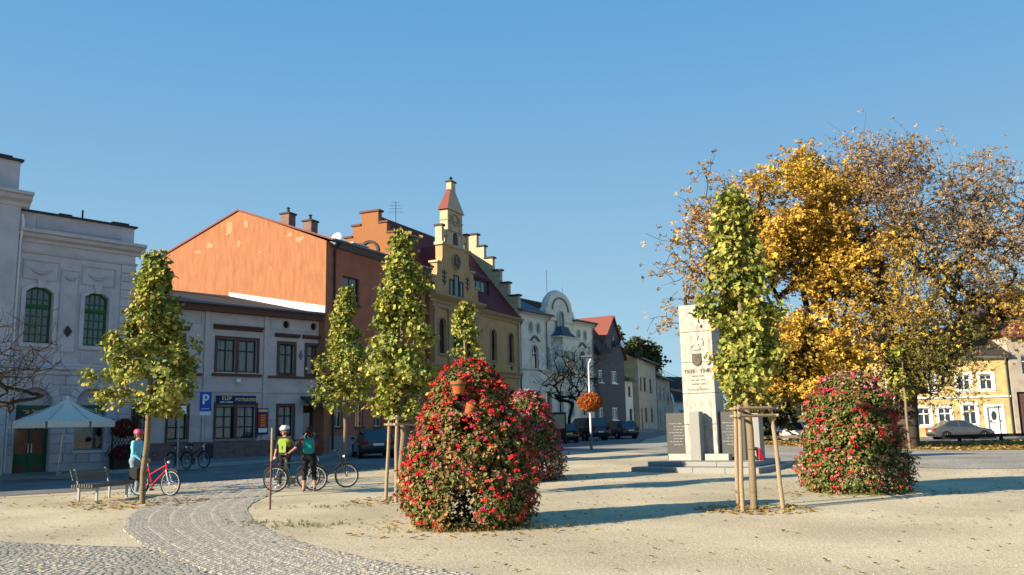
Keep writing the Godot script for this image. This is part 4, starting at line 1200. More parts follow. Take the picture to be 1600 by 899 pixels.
func build_far_houses() -> void:
	var t := house("grey_house", "dark grey gabled house with white windows and round satellite dish", 7.72, -82.7, 33)
	var hs := [{"x": 0.7, "y": 5.7, "w": 1.0, "h": 1.2}, {"x": 3.55, "y": 5.7, "w": 1.2, "h": 1.2}, {"x": 0.55, "y": 2.1, "w": 1.0, "h": 1.2}, {"x": 3.4, "y": 2.1, "w": 1.25, "h": 1.2}, {"x": 3.95, "y": 9.0, "w": 0.6, "h": 1.4}]
	var b := MB.new()
	wall(t, "front_wall", 0.0, 6.5, -0.2, 8.4, hs.slice(0, 4), M.grey_wall, 0.4, 0.0, 0.16)
	b.prism(PackedVector2Array([Vector2(0.9, 8.402), Vector2(6.5, 8.402), Vector2(4.3, 12.4), Vector2(3.9, 12.1)]), -0.4, 0.0)
	part(t, "gable_wall", b, M.grey_wall)
	shell(t, "body", 0.02, 6.48, -0.2, 8.35, -0.4, 8.5, M.grey_wall)
	for i in 4: window(t, hs[i], M.white, {"cols": 2, "rows": [], "frame": 0.1, "bar": 0.05, "deep": 0.1, "sill": 0.1, "sill_mat": M.white})
	box_part(t, "gable_light", 3.95, 4.5, 9.1, 10.4, 0.002, 0.03, M.glass)
	trim_ring(t, "gable_light_frame", {"x": 3.95, "y": 9.1, "w": 0.55, "h": 1.3}, 0.07, 0.06, M.dark_wood)
	slab_roof(t, "roof", Vector3(0.7, 8.35, -9.0), Vector3(0.7, 8.35, 0.25), Vector3(4.2, 12.5, 0.25), Vector3(4.2, 12.5, -9.0), M.tile_bright)
	slab_roof(t, "roof_right", Vector3(6.75, 8.2, 0.25), Vector3(6.75, 8.2, -9.0), Vector3(4.2, 12.5, -9.0), Vector3(4.2, 12.5, 0.25), M.tile_bright)
	slab_roof(t, "porch_roof", Vector3(-0.2, 8.6, 0.7), Vector3(2.6, 8.6, 0.7), Vector3(2.6, 10.0, -0.3), Vector3(-0.2, 10.0, -0.3), M.tile_dark)
	dish(t, Vector3(5.2, 9.6, 0.35), 0.42)
	var a := house("white_annex", "narrow white low annex between the dark grey and beige houses", 11.3, -88.6, 30)
	simple_house(a, 2.0, 3.0, 0.0, 6.1, 6.9, [{"x": 0.85, "y": 4.5, "w": 0.6, "h": 1.0}, {"x": 1.0, "y": 1.9, "w": 0.7, "h": 1.3}], M.white_wall, M.dark_wood, M.tile_dark)
	var e := house("beige_house", "beige two-storey house with sunlit yellow gable end and dark roof", 13.2, -92.0, 18)
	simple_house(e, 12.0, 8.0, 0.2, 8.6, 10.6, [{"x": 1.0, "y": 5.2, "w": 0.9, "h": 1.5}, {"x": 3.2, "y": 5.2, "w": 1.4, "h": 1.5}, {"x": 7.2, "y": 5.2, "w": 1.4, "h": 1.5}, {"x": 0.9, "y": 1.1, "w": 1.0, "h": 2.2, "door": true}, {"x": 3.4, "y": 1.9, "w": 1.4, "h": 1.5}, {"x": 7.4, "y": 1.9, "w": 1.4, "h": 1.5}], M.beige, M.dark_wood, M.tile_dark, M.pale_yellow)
	chimney(e, 10.5, -4.0, 10.2, 11.6, 0.7, M.plinth)
	var f := house("dusty_house", "brownish house with dark roof and white shutters, farther along the street", 17.1, -104.0, 18)
	simple_house(f, 11.0, 8.0, 0.2, 7.2, 9.6, [{"x": 1.2, "y": 4.6, "w": 1.5, "h": 1.6}, {"x": 4.6, "y": 4.6, "w": 1.6, "h": 1.6}, {"x": 1.2, "y": 1.3, "w": 1.0, "h": 2.1, "door": true}, {"x": 4.4, "y": 1.9, "w": 1.6, "h": 1.5}], M.dusty, M.white, M.tile_dark)
	dish(f, Vector3(9.0, 4.8, 0.4), 0.75)
	var k := house("end_house", "low house with brown roof at the far end of the street", 21.5, -118.0, 60)
	simple_house(k, 9.0, 8.0, 0.6, 4.6, 8.2, [{"x": 1.0, "y": 2.2, "w": 1.0, "h": 1.2}, {"x": 3.2, "y": 2.2, "w": 1.0, "h": 1.2}, {"x": 5.6, "y": 2.2, "w": 1.0, "h": 1.2}], M.white_wall, M.dark_wood, M.tile_dark)

func build_right_houses() -> void:
	var t := house("yellow_house", "yellow two-storey house with white window surrounds and white front door", 28.5, -71.9, 92)
	var y: Material = M.yellow_wall
	var hs := [{"x": 8.1, "y": 3.85, "w": 1.0, "h": 1.25}, {"x": 9.9, "y": 3.85, "w": 1.0, "h": 1.25}, {"x": 5.2, "y": 3.85, "w": 1.0, "h": 1.25}, {"x": 2.4, "y": 3.85, "w": 1.0, "h": 1.25}, {"x": 8.3, "y": 1.05, "w": 1.05, "h": 1.6}, {"x": 4.6, "y": 1.05, "w": 1.0, "h": 1.4}, {"x": 2.0, "y": 1.05, "w": 1.0, "h": 1.4}, {"x": 6.3, "y": 1.05, "w": 1.0, "h": 1.4}]
	wall(t, "front_wall", 0.0, 12.2, -0.3, 6.7, hs + [{"x": 10.2, "y": 0.3, "w": 1.15, "h": 2.1}], y, 0.4, 0.0, 0.14)
	shell(t, "body", 0.02, 12.18, -0.3, 6.6, -0.4, 9.0, y)
	for h in hs:
		window(t, h, M.white, {"cols": 2, "rows": [0.66], "frame": 0.08, "bar": 0.045, "deep": 0.08, "sill": 0.08, "sill_mat": M.white})
		trim_ring(t, "window_surround", h, 0.2, 0.035, M.white)
	box_part(t, "string_course", -0.02, 12.22, 3.2, 3.36, -0.02, 0.08, M.white)
	cornice(t, "eaves_cornice", -0.1, 12.3, [Vector2(-0.05, 6.4), Vector2(0.1, 6.45), Vector2(0.3, 6.62), Vector2(0.3, 6.7), Vector2(-0.05, 6.7)], M.white)
	var d := MB.new()
	d.bx(10.2, 11.35, 0.3, 2.4, -0.14, -0.09)
	var dd := part(t, "front_door", d, M.white)
	var op := MB.new()
	op.prism(outline(10.55, 1.35, 0.42, 0.75, "oval"), -0.089, -0.08)
	part(dd, "oval_pane", op, M.glass)
	box_part(dd, "letter_flap", 10.6, 10.92, 1.1, 1.16, -0.09, -0.075, M.iron)
	box_part(dd, "handle", 11.22, 11.27, 1.2, 1.4, -0.09, -0.03, M.steel)
	trim_ring(t, "door_surround", {"x": 10.2, "y": 0.3, "w": 1.15, "h": 2.1}, 0.24, 0.035, M.white)
	box_part(t, "doorstep", 9.9, 11.6, -0.2, 0.28, 0.04, 0.8, M.kerb)
	slab_roof(t, "roof", Vector3(-0.3, 6.7, 0.5), Vector3(12.4, 6.7, 0.5), Vector3(12.4, 9.2, -4.6), Vector3(-0.3, 9.2, -4.6), M.tile_dark)
	slab_roof(t, "roof_back", Vector3(-0.3, 6.7, -9.6), Vector3(12.4, 6.7, -9.6), Vector3(12.4, 9.2, -4.6), Vector3(-0.3, 9.2, -4.6), M.tile_dark)
	downpipe(t, [Vector3(12.05, 6.6, 0.4), Vector3(12.05, 6.2, 0.08), Vector3(12.05, 0.2, 0.08)], M.zinc)
	var r := house("red_roofed_house", "grey-white house with red tiled roof and dark gate, rightmost in view", 40.85, -71.4, 92)
	wall(r, "front_wall", 0.0, 12.0, -0.3, 8.2, [{"x": 0.35, "y": 0.0, "w": 2.4, "h": 3.6}, {"x": 1.0, "y": 5.0, "w": 1.2, "h": 1.6}, {"x": 5.0, "y": 5.0, "w": 1.2, "h": 1.6}], M.dusty, 0.4, 0.0, 0.3)
	shell(r, "body", 0.02, 12.0, -0.3, 8.1, -0.4, 9.0, M.dusty)
	box_part(r, "gate", 0.35, 2.75, 0.0, 3.6, -0.28, -0.22, M.dark_wood)
	for i in 5: box_part(r, "gate_board", 0.4 + i * 0.47, 0.82 + i * 0.47, 0.1, 3.5, -0.22, -0.19, M.brown)
	for x in [1.0, 5.0]: window(r, {"x": x, "y": 5.0, "w": 1.2, "h": 1.6}, M.white, {"deep": 0.1})
	slab_roof(r, "roof", Vector3(-0.4, 8.2, 0.5), Vector3(12.4, 8.2, 0.5), Vector3(12.4, 12.6, -4.8), Vector3(-0.4, 12.6, -4.8), M.tile_bright)
	slab_roof(r, "roof_back", Vector3(-0.4, 8.2, -10.0), Vector3(12.4, 8.2, -10.0), Vector3(12.4, 12.6, -4.8), Vector3(-0.4, 12.6, -4.8), M.tile_bright)
	var w := house("white_block", "plain white building with small attic windows, partly hidden behind the big trees", 24.5, -80.5, 95)
	var sm := []
	for i in 5: sm.append({"x": 1.0 + i * 2.3, "y": 7.15, "w": 0.7, "h": 0.5})
	for i in 5: sm.append({"x": 0.9 + i * 2.3, "y": 2.0, "w": 1.0, "h": 1.4})
	simple_house(w, 12.5, 9.0, -0.3, 8.6, 10.0, sm, M.white_wall, M.dark_wood, M.tile_dark)
# ---------------------------------------------------------------- ground
var GX := PackedFloat32Array()
var GZ := PackedFloat32Array()

func make_grid() -> void:
	for x in [-600, -300, -150, -80, -50, -35, -25, -18, -12, -8, -4, 0, 4, 8, 11, 13]: GX.append(x)
	for i in range(14, 25): GX.append(i)
	for x in [27, 31, 36, 42, 50, 65, 90, 150, 300, 600]: GX.append(x)
	for z in [-900, -600, -400, -250, -180, -140, -112, -104, -97, -90, -84, -78, -72, -66, -60, -54, -48, -42, -37, -32, -28, -22, -16, -10, -4, 2, 10, 30, 80]: GZ.append(z)

func drape(poly: PackedVector2Array, up: float, b: MB) -> void:  # a polygon in (x, z) laid on the ground
	for i in GX.size() - 1:
		for j in GZ.size() - 1:
			var cell := PackedVector2Array([Vector2(GX[i], GZ[j]), Vector2(GX[i + 1], GZ[j]), Vector2(GX[i + 1], GZ[j + 1]), Vector2(GX[i], GZ[j + 1])])
			for q in Geometry2D.intersect_polygons(poly, cell):
				var t := Geometry2D.triangulate_polygon(q)
				for k in range(0, t.size(), 3):
					var a := gp(q[t[k]].x, q[t[k]].y, up)
					var d := gp(q[t[k + 1]].x, q[t[k + 1]].y, up)
					var e := gp(q[t[k + 2]].x, q[t[k + 2]].y, up)
					if (d - a).cross(e - a).y > 0: b.tri(a, d, e)
					else: b.tri(a, e, d)

func kerb_line(parent: Node, pts: Array, up: float, wide := 0.15) -> void:   # single kerb stones, each with its own joint
	for i in pts.size() - 1:
		var a: Vector2 = pts[i]
		var d: Vector2 = pts[i + 1]
		var n := maxi(1, int(a.distance_to(d) / 1.0))
		for k in n:
			var p := a.lerp(d, k / float(n))
			var q := a.lerp(d, (k + 1) / float(n))
			var A := gp(p.x, p.y)
			var B := gp(q.x, q.y)
			var dir := (B - A).normalized()
			var side := dir.cross(Vector3.UP).normalized()
			var b := MB.new()
			b.bevel_box((A + B) / 2 + Vector3(0, up / 2 - 0.05, 0), Vector3(A.distance_to(B) - 0.012, up + 0.1, wide), 0.012, Basis(dir, side.cross(dir) * -1.0 if side.cross(dir).y < 0 else side.cross(dir), side))
			part(parent, "kerb_stone", b, M.kerb)

func build_ground() -> void:
	make_grid()
	var b := MB.new()
	for i in GX.size() - 1:
		for j in GZ.size() - 1:
			b.quad(gp(GX[i], GZ[j + 1]), gp(GX[i + 1], GZ[j + 1]), gp(GX[i + 1], GZ[j]), gp(GX[i], GZ[j]))
	struct("ground", b, M.gravel)
	var inner := [Vector2(-40.0, -4.0), Vector2(-22.0, -18.5), Vector2(-14.0, -24.6), Vector2(-12.2, -26.2), Vector2(-10.7, -28.6), Vector2(-6.1, -33.6), Vector2(-4.5, -37.0), Vector2(-1.4, -42.0), Vector2(2.3, -48.5), Vector2(6.0, -54.0), Vector2(8.5, -60.0), Vector2(10.5, -70.0), Vector2(14.0, -80.0), Vector2(19.0, -90.0), Vector2(27.0, -112.0), Vector2(60.0, -190.0)]
	var outer := [Vector2(-52.0, -8.0), Vector2(-17.3, -33.3), Vector2(-14.7, -37.0), Vector2(-8.2, -47.2), Vector2(-4.2, -57.2), Vector2(2.6, -71.0), Vector2(9.8, -81.8), Vector2(13.6, -88.0), Vector2(18.0, -101.0), Vector2(22.0, -112.0), Vector2(50.0, -190.0)]
	var p := PackedVector2Array(inner)
	var ro := outer.duplicate()
	ro.reverse()
	p.append_array(PackedVector2Array(ro))
	var s := MB.new()
	drape(p, 0.008, s)
	struct("street", s, M.asphalt)
	# pavement in front of the houses, a step higher and rising to the walls
	var pv := MB.new()
	var wallfoot := [Vector2(-54.0, -6.0), Vector2(-19.6, -33.6), Vector2(-17.4, -38.6), Vector2(-17.4, -41.2), Vector2(-10.9, -48.8), Vector2(-6.2, -58.4), Vector2(0.0, -72.0), Vector2(7.3, -83.0), Vector2(12.8, -92.5), Vector2(16.8, -104.5), Vector2(21.0, -116.0), Vector2(48.0, -191.0)]
	var kb := [Vector2(-52.0, -8.0), Vector2(-17.3, -33.3), Vector2(-15.6, -36.2), Vector2(-14.7, -37.0), Vector2(-8.2, -47.2), Vector2(-4.2, -57.2), Vector2(2.6, -71.0), Vector2(9.8, -81.8), Vector2(13.6, -88.0), Vector2(18.0, -101.0), Vector2(22.0, -112.0), Vector2(50.0, -190.0)]
	for i in kb.size() - 1:
		for k in 6:
			var a0: Vector2 = kb[i].lerp(kb[i + 1], k / 6.0)
			var a1: Vector2 = kb[i].lerp(kb[i + 1], (k + 1) / 6.0)
			var c0: Vector2 = wallfoot[i].lerp(wallfoot[i + 1], k / 6.0)
			var c1: Vector2 = wallfoot[i].lerp(wallfoot[i + 1], (k + 1) / 6.0)
			pv.quad(gp(a0.x, a0.y, 0.11), gp(a1.x, a1.y, 0.11), gp(c1.x, c1.y, 0.17), gp(c0.x, c0.y, 0.17))
			pv.quad(gp(a0.x, a0.y, -0.1), gp(a1.x, a1.y, -0.1), gp(a1.x, a1.y, 0.11), gp(a0.x, a0.y, 0.11))
	var pav := struct("pavement", pv, M.pave)
	kerb_line(pav, [Vector2(-17.3, -33.3), Vector2(-15.6, -36.2), Vector2(-14.7, -37.0), Vector2(-8.2, -47.2), Vector2(-4.2, -57.2), Vector2(2.6, -71.0)], 0.125)
	# ring road of small setts behind the monument
	var rg := MB.new()
	drape(PackedVector2Array([Vector2(2.3, -48.6), Vector2(6.2, -43.5), Vector2(9.0, -36.0), Vector2(11.2, -31.0), Vector2(14.0, -28.0), Vector2(20.0, -26.4), Vector2(80.0, -23.0), Vector2(80.0, -41.0), Vector2(30.0, -41.5), Vector2(24.4, -42.3), Vector2(19.0, -45.5), Vector2(14.8, -51.4), Vector2(10.6, -57.0), Vector2(8.5, -60.0), Vector2(6.0, -54.0)]), 0.012, rg)
	struct("sett_road", rg, M.ring)
	var ea := MB.new()
	drape(PackedVector2Array([Vector2(10.6, -57.0), Vector2(14.8, -51.4), Vector2(19.0, -45.5), Vector2(24.4, -42.3), Vector2(30.0, -41.5), Vector2(80.0, -41.0), Vector2(80.0, -60.5), Vector2(24.0, -60.5), Vector2(14.0, -63.0)]), 0.016, ea)
	struct("verge", ea, M.earth)
	var rr := MB.new()
	drape(PackedVector2Array([Vector2(12.0, -66.0), Vector2(24.0, -60.5), Vector2(80.0, -60.5), Vector2(80.0, -67.4), Vector2(24.0, -68.0), Vector2(14.0, -76.0)]), 0.02, rr)
	struct("side_road", rr, M.asphalt)
	var sp := MB.new()
	sp.bx(26.0, 80.0, -0.2, 0.14, -71.4, -67.4)
	struct("side_pavement", sp, M.pave)
	build_setts()
	build_litter()
	# painted parking bays on the street
	var pk := MB.new()
	for i in 4:
		var o := Vector2(-10.6, -41.2) + Vector2(0.54, -0.84) * (i * 3.2 - 3.0)
		var d := Vector2(0.88, 0.47)
		var w := Vector2(0.54, -0.84) * 0.06
		drape(PackedVector2Array([o - w, o + w, o + w + d * 2.6, o - w + d * 2.6]), 0.014, pk)
	struct("parking_marking", pk, M.kerb)

func sett_mesh(k: int) -> ArrayMesh:   # one worn sett, about a unit square, top face and four sloping flanks
	var b := MB.new()
	var r := RandomNumberGenerator.new()
	r.seed = 100 + k
	var lo := []
	var hi := []
	for c in [Vector2(-0.5, 0.5), Vector2(0.5, 0.5), Vector2(0.5, -0.5), Vector2(-0.5, -0.5)]:
		var j := Vector2(r.randf_range(-0.05, 0.05), r.randf_range(-0.05, 0.05))
		lo.append(Vector3(c.x + j.x, -0.3, c.y + j.y) * Vector3(0.98, 1, 0.98))
		hi.append(Vector3((c.x + j.x) * 0.8, r.randf_range(0.9, 1.05), (c.y + j.y) * 0.8))
	var mid := Vector3(0, 1.22, 0)
	for i in 4:
		var n := (i + 1) % 4
		b.quad(lo[i], lo[n], hi[n], hi[i])
		b.tri(hi[i], hi[n], mid)
	return b.commit()

func build_setts() -> void:
	var R := [Vector2(-5.79, -32.43), Vector2(-7.08, -29.04), Vector2(-6.48, -23.79), Vector2(-6.04, -20.16), Vector2(-5.69, -18.69), Vector2(-4.83, -16.27), Vector2(-3.85, -14.19), Vector2(-3.00, -12.77), Vector2(-1.63, -10.93), Vector2(-0.45, -9.91), Vector2(0.59, -9.16), Vector2(1.72, -8.37), Vector2(4.0, -7.0)]
	var L := [Vector2(-10.69, -28.59), Vector2(-10.1, -26.0), Vector2(-9.46, -23.49), Vector2(-8.37, -19.59), Vector2(-7.56, -17.15), Vector2(-6.69, -15.12), Vector2(-5.41, -12.93), Vector2(-4.08, -11.01), Vector2(-3.27, -10.00), Vector2(-2.21, -8.64), Vector2(-1.09, -7.35), Vector2(0.0, -6.2), Vector2(1.4, -4.8)]
	var cl := Curve2D.new()
	var cr := Curve2D.new()
	for i in L.size():
		var tl: Vector2 = (L[mini(i + 1, L.size() - 1)] - L[maxi(i - 1, 0)]) / 6.0
		var tr: Vector2 = (R[mini(i + 1, R.size() - 1)] - R[maxi(i - 1, 0)]) / 6.0
		cl.add_point(L[i], -tl, tl)
		cr.add_point(R[i], -tr, tr)
	var field := PackedVector2Array([Vector2(-14.0, -17.0), Vector2(-8.03, -13.84), Vector2(-6.74, -13.28), Vector2(-5.45, -12.85)])
	for i in 9: field.append(cl.sample_baked(lerpf(cl.get_closest_offset(Vector2(-5.41, -12.93)), cl.get_baked_length(), i / 8.0)))
	field.append(Vector2(-3.0, -2.0)); field.append(Vector2(-14.0, -2.0))
	var edge := PackedVector2Array()
	for i in 41: edge.append(cl.sample_baked(cl.get_baked_length() * i / 40.0))
	for i in 41: edge.append(cr.sample_baked(cr.get_baked_length() * (1.0 - i / 40.0)))
	var bed := MB.new()
	drape(edge, 0.006, bed)
	drape(field, 0.004, bed)
	var path := struct("cobbled_path", bed, M.setts_base)
	var meshes := []
	for k in 5: meshes.append(sett_mesh(k))
	var tone := [Color(0.46, 0.415, 0.34), Color(0.41, 0.375, 0.315), Color(0.51, 0.45, 0.36), Color(0.58, 0.52, 0.43)]
	rng.seed = 11
	var spots := []   # transform, tone
	var len := maxf(cl.get_baked_length(), cr.get_baked_length())
	var s := 0.0
	# rows run with the path: find for each row its own stones at about equal spacing
	var rows := 36
	for r in rows:
		var t := (r + 0.5) / rows
		s = 0.0
		while s < 1.0:
			var p := cl.sample_baked(s * cl.get_baked_length()).lerp(cr.sample_baked(s * cr.get_baked_length()), t)
			var q := cl.sample_baked(minf(s + 0.004, 1.0) * cl.get_baked_length()).lerp(cr.sample_baked(minf(s + 0.004, 1.0) * cr.get_baked_length()), t)
			var step := p.distance_to(q) / 0.004
			if step < 0.01: break
			var wide := cl.sample_baked(s * cl.get_baked_length()).distance_to(cr.sample_baked(s * cr.get_baked_length())) / rows
			var lng := rng.randf_range(0.10, 0.15) * clampf(wide / 0.1, 0.8, 1.4)
			if p.y < -31.0: 
				s += lng / step
				continue
			var dir := (q - p).normalized()
			var bs := Basis(Vector3(dir.x, 0, dir.y), Vector3.UP, Vector3(dir.x, 0, dir.y).cross(Vector3.UP)).rotated(Vector3.UP, rng.randf_range(-0.06, 0.06)) * Basis.from_scale(Vector3(lng * 0.93, rng.randf_range(0.009, 0.015), wide * 0.94))
			if (r == 0 or r == rows - 1) and rng.randf() < 0.45 or (r == 1 or r == rows - 2) and rng.randf() < 0.15:   # ragged edge, stones under sand
				s += lng / step
				continue
			var c := 3 if (r % 6 == 0 and rng.randf() < 0.85) else rng.randi_range(0, 2)
			spots.append([Transform3D(bs, gp(p.x, p.y, 0.006)), c])
			s += lng / step
	# random laid field in the corner, in wavering arcs
	var z := -17.0
	while z < -7.5:
		var x := -13.0
		while x < -1.0:
			var w := rng.randf_range(0.075, 0.115)
			var p := Vector2(x + w / 2, z + 0.18 * sin(x * 2.1) + rng.randf_range(-0.012, 0.012))
			if Geometry2D.is_point_in_polygon(p, field):
				var a := atan2(-0.38 * cos(x * 2.1), 1.0) + rng.randf_range(-0.12, 0.12)
				spots.append([Transform3D(Basis(Vector3.UP, a) * Basis.from_scale(Vector3(w * 0.93, rng.randf_range(0.006, 0.012), 0.082)), gp(p.x, p.y, 0.005)), rng.randi_range(0, 2)])
			x += w
		z += 0.088
	# the nearest three hundred in view are single stones, the rest one part
	var eye := Vector3(0, 1.6, 0)
	var order := []
	for i in spots.size():
		var o: Vector3 = spots[i][0].origin
		if -o.z > 9.3 and absf(o.x) < -o.z * 0.585: order.append([o.distance_to(eye), i])
	order.sort()
	var single := {}
	for k in mini(300, order.size()): single[order[k][1]] = true
	var n := spots.size() - single.size()
	var mm := []
	for k in 5: mm.append([])
	for i in spots.size():
		if single.has(i):
			var o := part(path, "sett", meshes[i % 5], M.sett[spots[i][1]])
			o.transform = spots[i][0]
		else: mm[0].append(i)
	var m := MultiMesh.new()
	m.transform_format = MultiMesh.TRANSFORM_3D
	m.use_colors = true
	m.mesh = meshes[0]
	m.instance_count = mm[0].size()
	for k in mm[0].size():
		m.set_instance_transform(k, spots[mm[0][k]][0])
		m.set_instance_color(k, tone[spots[mm[0][k]][1]] * rng.randf_range(0.85, 1.12))
	var o := MultiMeshInstance3D.new()
	o.name = "sett_field"
	o.multimesh = m
	var vm := vmat(0.85)
	vm.uv1_triplanar = true
	vm.uv1_world_triplanar = true
	vm.uv1_scale = Vector3(2, 2, 2)
	vm.albedo_texture = M.n2
	o.material_override = vm
	stuff(o)
	path.add_child(o)

func scatter(called: String, mesh: Mesh, m: Material, spots: Array, parent: Node = self) -> MultiMeshInstance3D:  # spots of [Transform3D, Color]
	var k := MultiMesh.new()
	k.transform_format = MultiMesh.TRANSFORM_3D
	k.use_colors = true
	k.mesh = mesh
	k.instance_count = spots.size()
	for i in spots.size():
		k.set_instance_transform(i, spots[i][0])
		k.set_instance_color(i, spots[i][1])
	var o := MultiMeshInstance3D.new()
	o.name = numbered(called) if parent == self else called
	o.multimesh = k
	o.material_override = m
	stuff(o)
	parent.add_child(o, true)
	return o

func build_litter() -> void:
	rng.seed = 23
	var lf := leaf_mesh()
	var spots := []
	var cols := [Color(0.42, 0.26, 0.05), Color(0.30, 0.16, 0.04), Color(0.50, 0.34, 0.07), Color(0.16, 0.10, 0.04)]
	for i in 9000:   # under the big trees on the right
		var p := Vector2(rng.randf_range(11.0, 40.0), rng.randf_range(-60.0, -43.0))
		if p.x < 10.6 + (p.y + 57.0) * 0.75: continue
		spots.append([Transform3D(Basis(Vector3.UP, rng.randf() * TAU) * Basis(Vector3.RIGHT, rng.randf_range(-0.5, 0.5)) * Basis.from_scale(Vector3.ONE * rng.randf_range(0.12, 0.24)), gp(p.x, p.y, 0.035)), cols[rng.randi_range(0, 2)] * rng.randf_range(0.8, 1.2)])
	for q in [[4.41, -16.45, 0.8, 220], [-2.61, -20.17, 1.0, 150], [-8.79, -20.82, 1.2, 200], [-0.77, -14.79, 1.7, 110], [7.77, -20.19, 1.6, 70], [-6.6, -33.6, 1.2, 80], [0.3, -27.0, 1.8, 80], [-9.5, -23.0, 2.5, 80]]:
		for i in q[3]:
			var a := rng.randf() * TAU
			var r: float = q[2] * sqrt(rng.randf()) * (1.0 + 0.5 * rng.randf())
			spots.append([Transform3D(Basis(Vector3.UP, rng.randf() * TAU) * Basis(Vector3.RIGHT, rng.randf_range(-0.4, 0.4)) * Basis.from_scale(Vector3.ONE * rng.randf_range(0.05, 0.13)), gp(q[0] + cos(a) * r, q[1] + sin(a) * r, 0.02)), cols[rng.randi_range(0, 3)] * rng.randf_range(0.7, 1.1)])
	for i in 2600:
		var p := Vector2(rng.randf_range(-14.0, 22.0), rng.randf_range(-34.0, -8.0))
		spots.append([Transform3D(Basis(Vector3.UP, rng.randf() * TAU) * Basis(Vector3.RIGHT, rng.randf_range(-0.4, 0.4)) * Basis.from_scale(Vector3.ONE * rng.randf_range(0.02, 0.07)), gp(p.x, p.y, 0.012)), cols[rng.randi_range(1, 3)] * rng.randf_range(0.4, 0.9)])
	var o := scatter("fallen_leaves", lf, M.leaf, spots)
	tag(o, "fallen autumn leaves scattered over the gravel and verge", "leaves")
	var peb := MB.new()
	peb.lathe([Vector2(0.5, -0.1), Vector2(0.42, 0.25), Vector2(0.0, 0.38)], 6)
	spots = []
	for i in 7000:
		var d := 8.6 + 13.0 * pow(rng.randf(), 1.6)
		var p := Vector2(rng.randf_range(-0.62, 0.62) * d, -d)
		spots.append([Transform3D(Basis(Vector3.UP, rng.randf() * TAU) * Basis.from_scale(Vector3(rng.randf_range(0.010, 0.024), rng.randf_range(0.008, 0.015), rng.randf_range(0.010, 0.022))), gp(p.x, p.y, 0.001)), Color(0.48, 0.40, 0.285) * rng.randf_range(0.45, 1.0)])
	tag(scatter("gravel", peb.commit(), vmat(0.9), spots), "loose fine gravel strewn over the square", "gravel")
	var bl := MB.new()   # a tuft: thin bent blades
	var r2 := RandomNumberGenerator.new()
	r2.seed = 5
	for i in 9:
		var a := r2.randf() * TAU
		var o2 := Vector3(cos(a), 0, sin(a)) * r2.randf_range(0.0, 0.5)
		var out := Vector3(cos(a), 0, sin(a)) * r2.randf_range(0.2, 0.8)
		var w := Vector3(-sin(a), 0, cos(a)) * 0.06
		bl.quad(o2 - w, o2 + w, o2 + w * 0.6 + out * 0.4 + Vector3(0, 0.6, 0), o2 - w * 0.6 + out * 0.4 + Vector3(0, 0.6, 0))
		bl.tri(o2 - w * 0.6 + out * 0.4 + Vector3(0, 0.6, 0), o2 + w * 0.6 + out * 0.4 + Vector3(0, 0.6, 0), o2 + out + Vector3(0, 0.95, 0))
	spots = []
	for q in [[-0.77, -14.2, 1.3, 0.35, 160], [-3.6, -15.3, 1.3, 0.35, 60], [-4.6, -15.9, 0.8, 0.3, 40], [7.6, -19.1, 1.6, 0.25, 90], [-4.0, -19.0, 1.0, 0.4, 30]]:
		for i in q[4]:
			var p := Vector2(q[0] + rng.randfn(0.0, 0.5) * q[2], q[1] + rng.randfn(0.0, 0.5) * q[3])
			spots.append([Transform3D(Basis(Vector3.UP, rng.randf() * TAU) * Basis.from_scale(Vector3.ONE * rng.randf_range(0.03, 0.075)), gp(p.x, p.y)), [Color(0.10, 0.13, 0.035), Color(0.22, 0.15, 0.06), Color(0.16, 0.17, 0.05)][rng.randi_range(0, 2)]])
	tag(scatter("grass_tufts", bl.commit(), M.leaf, spots), "sparse tufts of grass and weeds round the flower towers", "grass")
# ---------------------------------------------------------------- plants
func leaf_mesh() -> ArrayMesh:   # a lobed, folded leaf about one unit long
	if cache.has("leaf"): return cache.leaf
	var b := MB.new()
	var rim := [Vector3(0.0, 0.0, 0.0), Vector3(0.22, 0.10, 0.08), Vector3(0.48, 0.16, 0.28), Vector3(0.30, 0.08, 0.48), Vector3(0.40, 0.10, 0.82), Vector3(0.0, -0.05, 1.0)]
	var mid := Vector3(0, 0, 0.5)
	for s in [-1.0, 1.0]:
		for i in rim.size() - 1:
			var p: Vector3 = rim[i] * Vector3(s, 1, 1)
			var q: Vector3 = rim[i + 1] * Vector3(s, 1, 1)
			if s > 0: b.tri(p, mid, q)
			else: b.tri(p, q, mid)
	for i in b.n.size():
		if b.n[i].y < 0: b.n[i] = -b.n[i]
	cache.leaf = b.commit()
	return cache.leaf

func small_leaf() -> ArrayMesh:
	if cache.has("small_leaf"): return cache.small_leaf
	var b := MB.new()
	for s in [-1.0, 1.0]:
		var a := Vector3.ZERO
		var d := Vector3(0.42 * s, 0.1, 0.45)
		var e := Vector3(0, 0, 1.0)
		if s > 0: b.tri(a, e, d)
		else: b.tri(a, d, e)
	cache.small_leaf = b.commit()
	return cache.small_leaf

